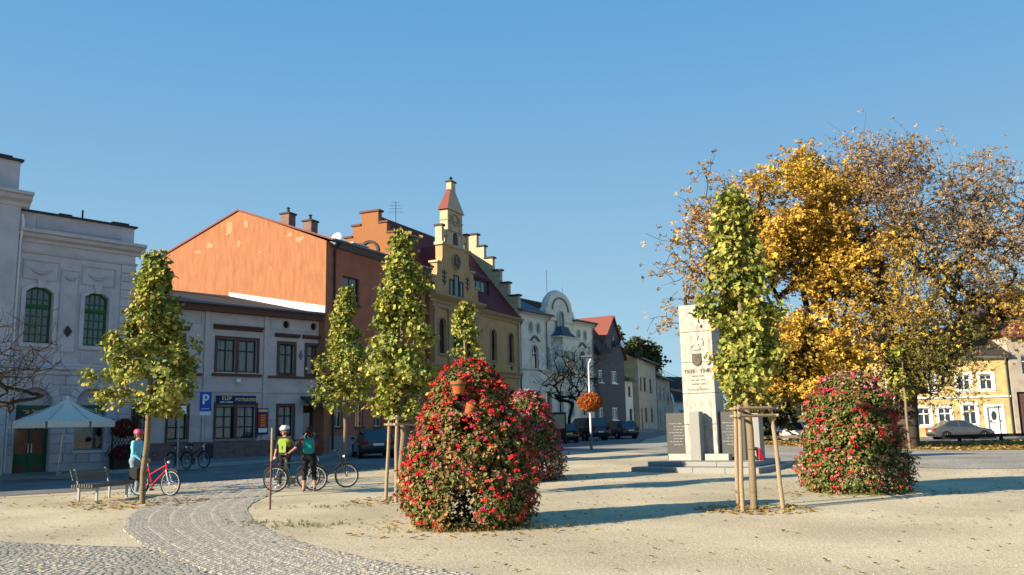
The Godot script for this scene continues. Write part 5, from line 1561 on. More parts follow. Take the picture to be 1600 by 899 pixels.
func spray_mesh() -> ArrayMesh:   # a spray of leaves on the end of a twig, for big crowns
	if cache.has("spray"): return cache.spray
	var b := MB.new()
	var r := RandomNumberGenerator.new()
	r.seed = 77
	for i in 7:
		var bs := Basis(Vector3.UP, r.randf() * TAU) * Basis(Vector3.RIGHT, r.randf_range(-0.9, 0.9)) * Basis(Vector3.FORWARD, r.randf_range(-0.8, 0.8))
		var o := Vector3(r.randf_range(-0.5, 0.5), r.randf_range(-0.45, 0.35), r.randf_range(-0.5, 0.5))
		for s in [-1.0, 1.0]:
			var a := o
			var d := o + bs * Vector3(0.24 * s, 0.05, 0.14)
			var e := o + bs * Vector3(0.20 * s, 0.04, 0.36)
			var f := o + bs * Vector3(0, -0.03, 0.52)
			if s > 0:
				b.tri(a, f, e); b.tri(a, e, d)
			else:
				b.tri(a, e, f); b.tri(a, d, e)
	cache.spray = b.commit()
	return cache.spray

func rand_basis(r: RandomNumberGenerator) -> Basis:
	return Basis(Vector3.UP, r.randf() * TAU) * Basis(Vector3.RIGHT, r.randf_range(-1.3, 1.3)) * Basis(Vector3.FORWARD, r.randf_range(-1.0, 1.0))

# skeleton: every target is joined to the nearest branch already there; thickness follows from what each piece carries
class Skeleton:
	var pos := PackedVector3Array()
	var par := PackedInt32Array()
	var rad := PackedFloat32Array()
	func add(p: Vector3, parent: int) -> int:
		pos.append(p); par.append(parent)
		return pos.size() - 1
	func limb(pts: Array, parent := -1, step := 0.5) -> int:
		var at := parent
		if at < 0: at = add(pts[0], -1)
		for i in range(1, pts.size()):
			var a: Vector3 = pts[i - 1]
			var n := maxi(1, int(a.distance_to(pts[i]) / step))
			for k in n: at = add(a.lerp(pts[i], (k + 1.0) / n), at)
		return at
	func reach(p: Vector3, r: RandomNumberGenerator, step: float, up := 0.35, skip := 0) -> int:
		var best := skip
		var least := 1e9
		for i in range(skip, pos.size()):
			var d := pos[i].distance_squared_to(p)
			if pos[i].y > p.y: d *= 1.0 + up * 2.0 * (pos[i].y - p.y)
			if d < least:
				least = d
				best = i
		var a := pos[best]
		var l := a.distance_to(p)
		var n := maxi(1, int(l / step))
		var at := best
		var bow := Vector3(r.randfn(), r.randfn() * 0.5 + 0.5, r.randfn()) * l * 0.10
		for k in n:
			var t := (k + 1.0) / n
			at = add(a.lerp(p, t) + bow * sin(PI * t) + Vector3(r.randfn(), r.randfn(), r.randfn()) * step * 0.06, at)
		return at
	func thicken(tip: float, power := 2.3) -> void:
		var s := PackedFloat32Array()
		s.resize(pos.size())
		for i in range(pos.size() - 1, -1, -1):
			if s[i] == 0.0: s[i] = pow(tip, power)
			if par[i] >= 0: s[par[i]] += s[i]
		rad.resize(pos.size())
		for i in pos.size(): rad[i] = pow(s[i], 1.0 / power)
	func mesh(b: MB, least := 0.0, scale := 1.0) -> void:
		for i in pos.size():
			if par[i] >= 0 and rad[i] >= least:
				var q := par[i]
				var r0 := minf(rad[q], rad[i] * 1.35) * scale
				var e := (pos[i] - pos[q]).normalized() * rad[i] * 0.3
				b.tube([pos[q], pos[i] + e], [r0, rad[i] * scale], 8 if rad[i] > 0.06 else (5 if rad[i] > 0.02 else 3), false)

func columnar_tree(at: Vector3, label: String, h: float, bottom: float, prof: Array, count: int, sd: int, single: int, leaf_size := 0.17, lean := Vector3.ZERO) -> Node3D:
	var t := thing("young_tree", label, "tree", at, 0.0, "young columnar trees on the square")
	var r := RandomNumberGenerator.new()
	r.seed = sd
	var width := func(y: float) -> float:
		for i in prof.size() - 1:
			if y <= prof[i + 1][0]: return lerpf(prof[i][1], prof[i + 1][1], clampf((y - prof[i][0]) / (prof[i + 1][0] - prof[i][0]), 0, 1))
		return prof[-1][1]
	var sk := Skeleton.new()
	var spine := []
	for i in 9:
		var y := h * 0.96 * i / 8.0
		spine.append(Vector3(r.randfn() * 0.02 * (1 if i else 0), y - (0.1 if i == 0 else 0.0), r.randfn() * 0.02) + lean * y)
	sk.limb(spine, -1, 0.3)
	var lump := FastNoiseLite.new()
	lump.seed = sd
	lump.frequency = 0.55
	var twigs := []
	for i in int(count / 24.0):
		var y := lerpf(bottom, h, pow(r.randf(), 0.95))
		var a := r.randf() * TAU
		var w: float = width.call(y) * sqrt(r.randf_range(0.3, 1.0)) * (0.95 + 0.95 * lump.get_noise_2d(cos(a) * 2.0 + y * 2.2, sin(a) * 2.0 + 9.0) + r.randfn() * 0.12)
		var p := Vector3(cos(a) * w, y, sin(a) * w) + lean * y
		var from := sk.pos.size()
		sk.reach(p, r, 0.16, 1.4, 5)
		twigs.append([from, sk.pos.size(), r.randf_range(0.45, 1.6), r.randi_range(0, 5)])
	sk.thicken(0.007, 2.2)
	var b := MB.new()
	sk.mesh(b, 0.0, 0.072 / maxf(sk.rad[0], 0.01))
	part(t, "trunk", b, M.bark_pale)
	var cols := [Color(0.31, 0.32, 0.06), Color(0.23, 0.265, 0.05), Color(0.16, 0.20, 0.04), Color(0.42, 0.37, 0.08), Color(0.115, 0.15, 0.035), Color(0.33, 0.26, 0.06)]
	var spots := []
	for tw in twigs:
		for i in int(46 * tw[2]):
			var f := pow(r.randf(), 0.6)
			var q: Vector3 = sk.pos[clampi(int(lerpf(tw[0], tw[1], f)), tw[0], tw[1] - 1)]
			var p := q + Vector3(r.randfn(), r.randfn() * 0.9, r.randfn()) * 0.10
			var flat := Vector3(p.x, 0, p.z) - lean * p.y
			var out := flat.normalized() if flat.length() > 0.05 else Vector3.RIGHT
			var nrm := (out * r.randf_range(0.0, 0.9) + Vector3.UP * r.randf_range(0.0, 0.9) + Vector3(r.randfn(), r.randfn(), r.randfn()) * 0.6).normalized()
			var tip := (Vector3.DOWN * 0.6 + out * 0.5 + Vector3(r.randfn(), r.randfn(), r.randfn()) * 0.7).slide(nrm).normalized()
			var bs := Basis(nrm.cross(tip), nrm, tip) * Basis.from_scale(Vector3.ONE * leaf_size * r.randf_range(0.6, 1.25))
			var c: Color = cols[r.randi_range(0, 5)] if r.randf() < 0.6 else cols[tw[3]]
			spots.append([Transform3D(bs, p), c * r.randf_range(0.8, 1.15), nrm])
	var crown := Node3D.new()
	crown.name = "crown"
	t.add_child(crown)
	var eye := Vector3(0, 1.6, 0) - at
	var order := []
	if single:
		for i in spots.size(): order.append([spots[i][0].origin.distance_to(eye) - 0.3 * spots[i][2].dot(eye.normalized()), i])
		order.sort()
	var one := {}
	for k in mini(single, order.size()): one[order[k][1]] = true
	if not cache.has("leafmats"):
		cache.leafmats = []
		for c in cols:
			var m := mat(Color(c.r, c.g, c.b).linear_to_srgb(), 0.55)
			m.backlight_enabled = true
			m.backlight = Color(0.55, 0.55, 0.28)
			cache.leafmats.append(m)
	var rest := []
	for i in spots.size():
		if one.has(i): part(crown, "leaf", leaf_mesh(), cache.leafmats[i % 6]).transform = spots[i][0]
		else: rest.append(spots[i])
	scatter("foliage", leaf_mesh(), M.leaf, rest, crown)
	return t

func stakes(at: Vector3, label: String, turn: float) -> void:   # three split poles with cross rails round a young tree
	var t := thing("tree_stakes", label, "tree support", at, turn, "wooden supports of the young trees")
	var r := RandomNumberGenerator.new()
	r.seed = int(absf(at.x) * 100)
	var tops := []
	for k in 3:
		var a := TAU * k / 3.0 + 0.5
		var foot := Vector3(cos(a), 0, sin(a)) * 0.52 + Vector3(0, -0.15, 0)
		var top := Vector3(cos(a) * 0.40, 1.92, sin(a) * 0.40)
		var b := MB.new()
		b.tube([foot, foot.lerp(top, 0.3) + Vector3(r.randfn(), 0, r.randfn()) * 0.01, foot.lerp(top, 0.65) + Vector3(r.randfn(), 0, r.randfn()) * 0.01, top], [0.043, 0.042, 0.04, 0.038], 10)
		part(t, "stake", b, M.stake)
		tops.append(top)
	for k in 3:
		for y in [0.0, -0.14]:
			var p: Vector3 = tops[k] + Vector3(0, y - 0.06, 0)
			var q: Vector3 = tops[(k + 1) % 3] + Vector3(0, y - 0.06, 0)
			var d := (q - p).normalized()
			var side := d.cross(Vector3.UP)
			var off := side * -0.045
			var b := MB.new()
			b.tube([p - d * 0.14 + off, q + d * 0.14 + off], [0.03, 0.028], 7)
			part(t, "cross_rail", b, M.stake)
	var st := MB.new()
	for k in 3: st.rod(tops[k] + Vector3(0, -0.12, 0), Vector3(0, 1.78, 0), 0.008, -1, 5)
	part(t, "tie_strap", st, M.dark)

func big_tree(called: String, label: String, at: Vector3, limbs: Array, blobs: Array, targets: int, per: int, cols: Array, bark: Material, sd: int, o := {}) -> Node3D:  # blobs: [centre, radii, share, leafiness, palette]
	var t := thing(called, label, "tree", at, 0.0, o.get("group", ""))
	var r := RandomNumberGenerator.new()
	r.seed = sd
	var sk := Skeleton.new()
	var root := -1
	for l in limbs:
		if root < 0:
			root = 0
			sk.limb(l, -1, 0.6)
		else:
			var near := 0
			var least := 1e9
			for i in sk.pos.size():
				var d := sk.pos[i].distance_to(l[0])
				if d < least:
					least = d
					near = i
			sk.limb([sk.pos[near]] + l.slice(1), near, 0.6)
	var base := mini(int(sk.pos.size() * 0.06) + 3, sk.pos.size() - 1)
	var pts := []
	for bl in blobs:
		var left := int(targets * bl[2])
		while left > 0:   # boughs: targets come in bunches with air between them
			var v := Vector3(r.randfn(), r.randfn(), r.randfn()).normalized() * pow(r.randf(), 0.42)
			var n := mini(left, r.randi_range(3, o.get("bunch", 3)))
			for i in n:
				pts.append([bl[0] + v * bl[1] + Vector3(r.randfn(), r.randfn() * 0.6, r.randfn()).limit_length(1.7) * o.get("loose", 0.0), bl])
			left -= n
	pts.sort_custom(func(a, b): return a[0].length_squared() < b[0].length_squared())
	var spots := []
	var ends := []
	for p in pts:
		var from := sk.pos.size()
		sk.reach(p[0], r, o.get("step", 0.45), 0.3, base)
		for k in o.get("twigs", 0):
			var tw := r.randi_range(maxi(from, sk.pos.size() - 4), sk.pos.size() - 1) if k else sk.pos.size() - 1
			var back := sk.par[tw] if sk.par[tw] >= 0 else tw
			var d := ((sk.pos[tw] - sk.pos[back]).normalized() + Vector3(r.randfn(), r.randfn() * 0.7 + o.get("droop", 0.15), r.randfn()) * 0.55).normalized()
			var tl: float = o.get("twig", 0.8) * r.randf_range(0.5, 1.2)
			var bend := Vector3(r.randfn(), r.randfn() + o.get("droop", 0.15) * 2.0, r.randfn()) * tl * 0.1
			sk.limb([sk.pos[tw], sk.pos[tw] + d * tl * 0.5 + bend * 0.3, sk.pos[tw] + d * tl + bend], tw, tl)
		ends.append([from, sk.pos.size(), p[1]])
	sk.thicken(o.get("tip", 0.006), o.get("power", 2.25))
	var b := MB.new()
	sk.mesh(b, 0.0, o.get("girth", 0.4) / sk.rad[0])
	part(t, "trunk", b, bark)
	for e in ends:
		var bl = e[2]
		var n := int(per * bl[3] * r.randf_range(0.4, 1.6))
		var tint := r.randf_range(0.75, 1.2)
		for k in n:
			var q: Vector3 = sk.pos[r.randi_range(e[0], e[1] - 1)] + Vector3(r.randfn(), r.randfn() - 0.2, r.randfn()) * o.get("spread", 0.32)
			var c: Color = cols[bl[4]][r.randi_range(0, cols[bl[4]].size() - 1)] * r.randf_range(0.8, 1.2) * tint
			spots.append([Transform3D(rand_basis(r) * Basis.from_scale(Vector3.ONE * o.get("leaf", 0.5) * r.randf_range(0.7, 1.25)), q), c])
	if spots.size():
		scatter("crown", spray_mesh(), M.leaf, spots, t)
	return t

func bloom_mesh() -> ArrayMesh:   # a round flower head of small cupped petals
	if cache.has("bloom"): return cache.bloom
	var b := MB.new()
	var r := RandomNumberGenerator.new()
	r.seed = 31
	for i in 12:
		var d := Vector3(r.randfn(), absf(r.randfn()) + 0.1, r.randfn()).normalized()
		var s := d.cross(Vector3(r.randfn(), r.randfn(), r.randfn())).normalized()
		var u := s.cross(d)
		var p := d * 0.32
		b.col = Color(1, 1, 1) * r.randf_range(0.75, 1.0)
		b.tri(p - s * 0.05, p + d * 0.16 + s * 0.2 + u * 0.05, p + d * 0.12 - s * 0.03 + u * 0.26)
		b.tri(p + s * 0.05, p + d * 0.12 + s * 0.03 - u * 0.26, p + d * 0.17 - s * 0.2)
	cache.bloom = b.commit()
	return cache.bloom

func flower_tower(at: Vector3, label: String, prof: Array, sd: int, palette: Array, single: int, o := {}) -> Node3D:
	var t := thing("flower_tower", label, "flower tower", at, 0.0, "tiered flower towers on the square")
	var r := RandomNumberGenerator.new()
	r.seed = sd
	var top: float = prof[-1][0]
	var width := func(y: float) -> float:
		for i in prof.size() - 1:
			if y <= prof[i + 1][0]: return lerpf(prof[i][1], prof[i + 1][1], clampf((y - prof[i][0]) / (prof[i + 1][0] - prof[i][0]), 0, 1))
		return prof[-1][1]
	# steel frame with one planted trough for each tier
	var fr := MB.new()
	for k in 6:
		var a := TAU * k / 6.0 + 0.3
		fr.rod(Vector3(cos(a) * prof[0][1] * 0.72, 0, sin(a) * prof[0][1] * 0.72), Vector3(cos(a) * 0.12, top - 0.3, sin(a) * 0.12), 0.02)
	fr.torus(Vector3(0, 0.04, 0), Vector3.UP, prof[0][1] * 0.74, 0.035, 30, 6)
	part(t, "frame", fr, M.green)
	for y in [0.62, 1.25, 1.8, top - 0.42]:
		var w: float = width.call(y) * 0.72
		var tr := MB.new()
		tr.lathe([Vector2(w * 0.35, 0.0), Vector2(w * 0.92, 0.02), Vector2(w, 0.24), Vector2(w * 0.94, 0.2), Vector2(w * 0.3, 0.2)], 22, Vector3(0, y, 0))
		part(t, "trough", tr, M.dark_wood)
	var lump := FastNoiseLite.new()
	lump.seed = sd + 3
	lump.frequency = 1.0
	var greens := [Color(0.12, 0.145, 0.035), Color(0.08, 0.11, 0.028), Color(0.17, 0.18, 0.045), Color(0.065, 0.08, 0.025)]
	var browns := [Color(0.26, 0.135, 0.05), Color(0.18, 0.09, 0.04), Color(0.32, 0.18, 0.07)]
	var gap: Vector2 = o.get("gap", Vector2(99, 0))   # bearing and half width of the opening low in front
	var spots := []
	var dark: Array = o.get("holes", [])
	for i in o.get("leaves", 26000):
		var y := top * pow(r.randf(), 0.85)
		var a := r.randf() * TAU
		if absf(angle_difference(a, gap.x)) < gap.y and y > 0.24 and y < 0.62: continue
		if absf(angle_difference(a, gap.x)) < gap.y * 2.4 and y > 0.10 and y < 0.7 and r.randf() < 0.75: continue
		var skip := false
		for q in dark:
			if Vector2(angle_difference(a, q[0]) * width.call(y), y - q[1]).length() < q[2]: skip = true
		if skip: continue
		var f := lump.get_noise_2d(a * 3.0 * width.call(y) + 40.0, y * 3.2)
		var rough := 0.93 + 0.20 * f + 0.14 * lump.get_noise_2d(a * 11.0, y * 12.0)
		var w: float = width.call(y) * rough * (1.0 - 0.22 * pow(r.randf(), 1.8)) + r.randfn() * 0.02
		var dry: float = o.get("dry", 0.3) + 0.55 * lump.get_noise_2d(a * 2.1 + 7.0, y * 2.4 + 20.0)
		var c: Color = browns[r.randi_range(0, 2)] if r.randf() < dry else greens[r.randi_range(0, 3)]
		var out := Vector3(cos(a), 0.25, sin(a))
		var bs := Basis.looking_at(-(out + Vector3(r.randfn(), r.randfn(), r.randfn()) * 0.6).normalized(), Vector3(0.1, 1, 0.05)) * Basis(Vector3.RIGHT, r.randf_range(0.4, 1.8))
		spots.append([Transform3D(bs * Basis.from_scale(Vector3.ONE * r.randf_range(0.03, 0.10)), Vector3(cos(a) * w, y, sin(a) * w)), c * r.randf_range(0.7, 1.25)])
	scatter("foliage", small_leaf(), M.leaf_dense, spots, t)
	# flower heads: the ones nearest the eye are single parts
	var heads := []
	for i in o.get("blooms", 900):
		var y := top * pow(r.randf(), o.get("bias", 0.8))
		var a := r.randf() * TAU
		if absf(angle_difference(a, gap.x)) < gap.y * 1.3 and y > 0.15 and y < 0.75: continue
		var f := lump.get_noise_2d(a * 1.6 + 3.0, y * 2.6 + 60.0)
		if f < o.get("clump", -0.05) and r.randf() < 0.8: continue
		var w: float = width.call(y) * (0.99 + 0.19 * lump.get_noise_2d(a * 3.0 * width.call(y) + 40.0, y * 3.2)) + r.randf_range(-0.03, 0.07)
		var c: int = o.pick.call(y / top, a, r) if o.has("pick") else r.randi_range(0, palette.size() - 1)
		var s: float = r.randf_range(0.035, 0.075) * o.get("bloom_size", 1.0)
		heads.append([Transform3D(Basis(Vector3.UP, r.randf() * TAU) * Basis(Vector3.RIGHT, r.randf_range(-0.6, 0.6)) * Basis.from_scale(Vector3.ONE * s * 1.6), Vector3(cos(a) * w, y, sin(a) * w)), palette[c], c])
	var eye := Vector3(0, 1.6, 0) - at
	var order := []
	for i in heads.size(): order.append([heads[i][0].origin.distance_to(eye), i])
	order.sort()
	var one := {}
	for k in mini(single, order.size()): one[order[k][1]] = true
	var mats := []
	for c in palette:
		var m := mat(Color(c.r, c.g, c.b).linear_to_srgb(), 0.7)
		m.backlight_enabled = true
		m.backlight = Color(0.2, 0.2, 0.2)
		mats.append(m)
	var rest := []
	for i in heads.size():
		if one.has(i): part(t, "flower_head", bloom_mesh(), mats[heads[i][2]]).transform = heads[i][0]
		else: rest.append([heads[i][0], heads[i][1] * r.randf_range(0.75, 1.1)])
	if rest.size(): scatter("flower_heads", bloom_mesh(), M.bloom, rest, t)
	return t

func pot(parent: Node, at: Vector3, r0: float, tilt := 0.0) -> void:
	var b := MB.new()
	b.lathe([Vector2(0.0, 0.0), Vector2(r0 * 0.66, 0.0), Vector2(r0 * 0.95, r0 * 1.25), Vector2(r0 * 1.06, r0 * 1.26), Vector2(r0 * 1.08, r0 * 1.6), Vector2(r0 * 0.96, r0 * 1.6), Vector2(r0 * 0.9, r0 * 1.3), Vector2(0, r0 * 1.3)], 18, at, Basis(Vector3.FORWARD, tilt))
	var o := part(parent, "flower_pot", b, M.terracotta, "bright terracotta flower pot")
	var k := MB.new()
	k.lathe([Vector2(r0 * 0.965, r0 * 1.02), Vector2(r0 * 1.0, r0 * 1.2)], 18, at, Basis(Vector3.FORWARD, tilt))
	part(o, "pot_band", k, M.green)

func build_plants() -> void:
	columnar_tree(gp(-8.79, -20.82), "young columnar tree with broad crown beside the wooden bench", 5.95, 2.15, [[1.9, 0.3], [2.3, 0.8], [2.8, 1.08], [3.5, 0.92], [4.2, 0.66], [4.9, 0.42], [5.5, 0.2], [5.95, 0.04]], 4400, 41, 230, 0.106, Vector3(0.012, 0, 0))
	columnar_tree(gp(-6.56, -33.63), "young columnar tree rising behind the two standing cyclists", 7.0, 2.2, [[2.0, 0.4], [2.6, 1.1], [3.4, 1.2], [4.4, 0.92], [5.2, 0.6], [6.2, 0.32], [7.0, 0.05]], 4200, 42, 60, 0.125)
	columnar_tree(gp(-2.61, -20.17), "tall staked columnar tree left of the red flower tower", 6.15, 1.95, [[1.8, 0.25], [2.3, 0.66], [3.0, 0.74], [3.9, 0.6], [4.8, 0.4], [5.6, 0.22], [6.15, 0.04]], 4000, 43, 260, 0.108)
	columnar_tree(gp(4.41, -16.45), "tall staked columnar tree standing before the stone monument", 6.05, 2.1, [[2.0, 0.15], [2.6, 0.44], [3.2, 0.6], [4.0, 0.56], [4.8, 0.40], [5.5, 0.26], [6.05, 0.05]], 3700, 44, 300, 0.112, Vector3(-0.01, 0, 0))
	columnar_tree(gp(-2.0, -35.5), "slender young tree whose top shows above the red flower tower", 6.6, 2.2, [[2.0, 0.3], [3.0, 0.75], [4.4, 0.72], [5.2, 0.62], [6.0, 0.35], [6.6, 0.05]], 1500, 45, 0, 0.15)
	for q in [[16.6, -49.9, "thin young tree with pale trunk left of the right-hand flower tower", 51], [20.2, -45.0, "thin young tree with pale trunk just before the big lime tree", 52]]:
		columnar_tree(gp(q[0], q[1]), q[2], 5.4, 2.4, [[2.2, 0.25], [3.0, 0.75], [4.2, 0.85], [5.0, 0.5], [5.4, 0.1]], 380, q[3], 0, 0.2)
	stakes(gp(4.41, -16.45), "wooden tripod of stakes round the tree before the monument", 0.35)
	stakes(gp(-2.61, -20.17), "wooden tripod of stakes round the tree left of the red flower tower", 0.9)
	# maple: yellow, dense in the middle, thin and half bare towards the left
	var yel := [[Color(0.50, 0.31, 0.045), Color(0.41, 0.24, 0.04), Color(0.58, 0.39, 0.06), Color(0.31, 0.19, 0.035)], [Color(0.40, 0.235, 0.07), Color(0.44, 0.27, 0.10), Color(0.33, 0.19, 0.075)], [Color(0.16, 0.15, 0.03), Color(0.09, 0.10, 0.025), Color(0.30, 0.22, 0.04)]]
	big_tree("maple_tree", "large yellow autumn maple behind the monument", gp(16.4, -48.5), [
		[Vector3(0, -0.2, 0), Vector3(0.1, 2.2, 0), Vector3(-0.1, 4.2, 0.2)],
		[Vector3(-0.1, 4.2, 0.2), Vector3(-1.4, 6.8, 0.4), Vector3(-2.6, 10.0, 0.2), Vector3(-3.2, 13.4, -0.4), Vector3(-3.6, 15.5, -0.6)],
		[Vector3(-0.1, 4.0, 0.2), Vector3(0.5, 7.4, -0.5), Vector3(0.2, 11.0, -1.0), Vector3(0.8, 14.4, -1.0)],
		[Vector3(0, 3.8, 0.1), Vector3(1.8, 6.2, 0.6), Vector3(2.8, 9.4, 0.8), Vector3(3.2, 13.0, 0.4)],
		[Vector3(-0.8, 5.6, 0.3), Vector3(-3.4, 7.6, 1.0), Vector3(-5.6, 9.4, 1.2), Vector3(-6.4, 10.6, 1.0)],
		[Vector3(0, 4.0, 0.1), Vector3(-0.4, 6.5, 2.2), Vector3(-0.2, 9.0, 3.0)],
		[Vector3(0, 3.6, 0.1), Vector3(0.4, 6.5, -2.4), Vector3(0.2, 10.0, -3.4)]],
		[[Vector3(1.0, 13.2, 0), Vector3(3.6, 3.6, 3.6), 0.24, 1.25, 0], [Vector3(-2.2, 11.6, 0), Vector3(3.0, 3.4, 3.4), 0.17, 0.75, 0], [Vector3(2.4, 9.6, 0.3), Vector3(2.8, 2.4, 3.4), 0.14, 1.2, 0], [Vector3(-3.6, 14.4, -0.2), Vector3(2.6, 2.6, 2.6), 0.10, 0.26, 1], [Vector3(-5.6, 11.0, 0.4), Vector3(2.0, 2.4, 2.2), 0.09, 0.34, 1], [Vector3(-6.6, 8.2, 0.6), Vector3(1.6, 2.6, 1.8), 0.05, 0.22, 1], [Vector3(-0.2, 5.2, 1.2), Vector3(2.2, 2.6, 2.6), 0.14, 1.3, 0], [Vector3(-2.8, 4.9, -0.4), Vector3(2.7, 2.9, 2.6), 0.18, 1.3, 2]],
		800, 26, yel, M.bark, 61, {"girth": 0.36, "leaf": 0.23, "power": 2.1, "twigs": 2, "spread": 0.27, "droop": -0.05, "bunch": 9, "loose": 0.62})
	# lime: fine twigs, thin brown-yellow foliage, almost bare and russet on top
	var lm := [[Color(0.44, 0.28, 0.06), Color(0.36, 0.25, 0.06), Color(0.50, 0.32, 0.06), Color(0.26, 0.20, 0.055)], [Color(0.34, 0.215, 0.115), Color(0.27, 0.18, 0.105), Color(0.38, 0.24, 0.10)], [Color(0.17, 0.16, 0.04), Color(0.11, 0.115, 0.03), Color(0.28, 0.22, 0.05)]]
	big_tree("lime_tree", "huge half-bare lime tree with russet top at the right edge", gp(21.3, -47.6), [
		[Vector3(0, -0.2, 0), Vector3(0.1, 2.5, 0), Vector3(0.2, 5.4, 0.1)],
		[Vector3(0.2, 5.2, 0.1), Vector3(0.2, 9.0, 0.0), Vector3(0.7, 13.0, -0.3), Vector3(0.9, 16.6, -0.3)],
		[Vector3(0.2, 5.0, 0.1), Vector3(-1.2, 8.2, 0.6), Vector3(-1.6, 12.0, 0.8), Vector3(-1.2, 15.4, 0.8)],
		[Vector3(0.2, 5.0, 0.1), Vector3(1.8, 8.0, -0.4), Vector3(3.4, 11.6, -0.6), Vector3(4.4, 15.0, -0.6)],
		[Vector3(0.2, 4.6, 0.1), Vector3(2.6, 6.2, 0.8), Vector3(5.4, 8.0, 1.0), Vector3(7.6, 10.0, 0.8)],
		[Vector3(0.1, 4.2, 0.1), Vector3(2.4, 4.9, -1.0), Vector3(5.0, 5.6, -1.4), Vector3(7.6, 5.8, -1.6)],
		[Vector3(0.2, 5.0, 0.1), Vector3(-1.8, 6.4, -1.0), Vector3(-2.8, 8.8, -1.6)],
		[Vector3(0.2, 5.4, 0.1), Vector3(0.6, 8.0, 2.2), Vector3(0.8, 12.0, 3.0)],
		[Vector3(0.2, 5.4, 0.1), Vector3(0.4, 8.0, -2.2), Vector3(0.6, 12.0, -3.2)]],
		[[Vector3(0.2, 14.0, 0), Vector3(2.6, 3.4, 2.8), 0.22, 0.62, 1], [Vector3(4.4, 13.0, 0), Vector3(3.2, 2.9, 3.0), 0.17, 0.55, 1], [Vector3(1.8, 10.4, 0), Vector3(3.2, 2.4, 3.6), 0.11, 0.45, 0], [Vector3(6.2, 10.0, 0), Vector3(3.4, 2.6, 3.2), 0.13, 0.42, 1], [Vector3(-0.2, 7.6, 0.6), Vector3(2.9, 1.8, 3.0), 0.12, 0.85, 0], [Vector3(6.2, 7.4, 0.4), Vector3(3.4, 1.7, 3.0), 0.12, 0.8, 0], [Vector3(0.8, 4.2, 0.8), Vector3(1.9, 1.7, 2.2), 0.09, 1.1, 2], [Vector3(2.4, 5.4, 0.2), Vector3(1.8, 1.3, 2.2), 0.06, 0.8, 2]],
		1250, 24, lm, M.bark_grey, 62, {"bunch": 8, "loose": 0.7, "girth": 0.6, "leaf": 0.145, "twigs": 3, "twig": 0.9, "spread": 0.26, "tip": 0.005, "power": 1.8, "droop": 0.1})
	# bare dark trees in the shade
	big_tree("bare_tree", "bare dark small tree cut by the left edge of the picture", gp(-14.3, -23.4), [[Vector3(0, -0.2, 0), Vector3(0, 1.4, 0), Vector3(0.05, 1.9, 0)], [Vector3(0.05, 1.9, 0), Vector3(0.5, 3.0, 0.1), Vector3(0.9, 4.2, 0.2)], [Vector3(0.05, 1.8, 0), Vector3(-0.4, 3.0, -0.2), Vector3(-0.5, 4.4, -0.2)]], [[Vector3(0.35, 3.5, 0), Vector3(1.5, 1.7, 1.5), 1.0, 0.0, 0]], 170, 0, yel, M.bark, 63, {"girth": 0.07, "twigs": 3, "twig": 0.5, "step": 0.25, "tip": 0.004, "power": 2.5, "droop": 0.3})
	big_tree("bare_tree", "bare dark round-headed tree before the cream house", gp(4.0, -67.0), [[Vector3(0, -0.2, 0), Vector3(0.2, 1.8, 0), Vector3(0.5, 2.9, 0)]], [[Vector3(0.6, 5.2, 0), Vector3(2.6, 2.4, 2.6), 1.0, 0.0, 0]], 260, 0, yel, M.bark, 64, {"girth": 0.13, "twigs": 3, "twig": 0.8, "step": 0.4, "tip": 0.009, "power": 2.3, "droop": 0.3})
	var dk := [[Color(0.05, 0.06, 0.02), Color(0.07, 0.075, 0.025), Color(0.10, 0.09, 0.03)]]
	for q in [[18.0, -125.0, 13.0, "dark green tree rising behind the beige house roof", 71], [24.5, -150.0, 10.0, "small dark tree at the end of the street", 72], [12.0, -118.0, 14.0, "dark tree behind the grey house gable", 73]]:
		var hh: float = q[2]
		big_tree("far_tree", q[3], gp(q[0], q[1]), [[Vector3(0, -0.2, 0), Vector3(0, hh * 0.3, 0), Vector3(0.1, hh * 0.7, 0)]], [[Vector3(0, hh * 0.62, 0), Vector3(hh * 0.26, hh * 0.38, hh * 0.26), 1.0, 1.0, 0]], 110, 22, dk, M.bark, q[4], {"girth": 0.3, "leaf": 0.8, "spread": 0.7, "group": "trees behind the street"})
	for q in [[24.5, -59.5, 2.2, 75], [17.5, -62.0, 4.2, 76]]:
		var hh: float = q[2]
		big_tree("dark_shrub", ["", "low dark shrub beside the parked grey car", "tall dark shrub under the yellow maple"][q[3] - 74], gp(q[0], q[1]), [[Vector3(0, -0.1, 0), Vector3(0, hh * 0.5, 0)]], [[Vector3(0, hh * 0.5, 0), Vector3(hh * 0.55, hh * 0.5, hh * 0.5), 1.0, 1.0, 0]], 70, 26, dk, M.bark, q[3], {"girth": 0.08, "leaf": 0.4, "spread": 0.3})
	build_towers()

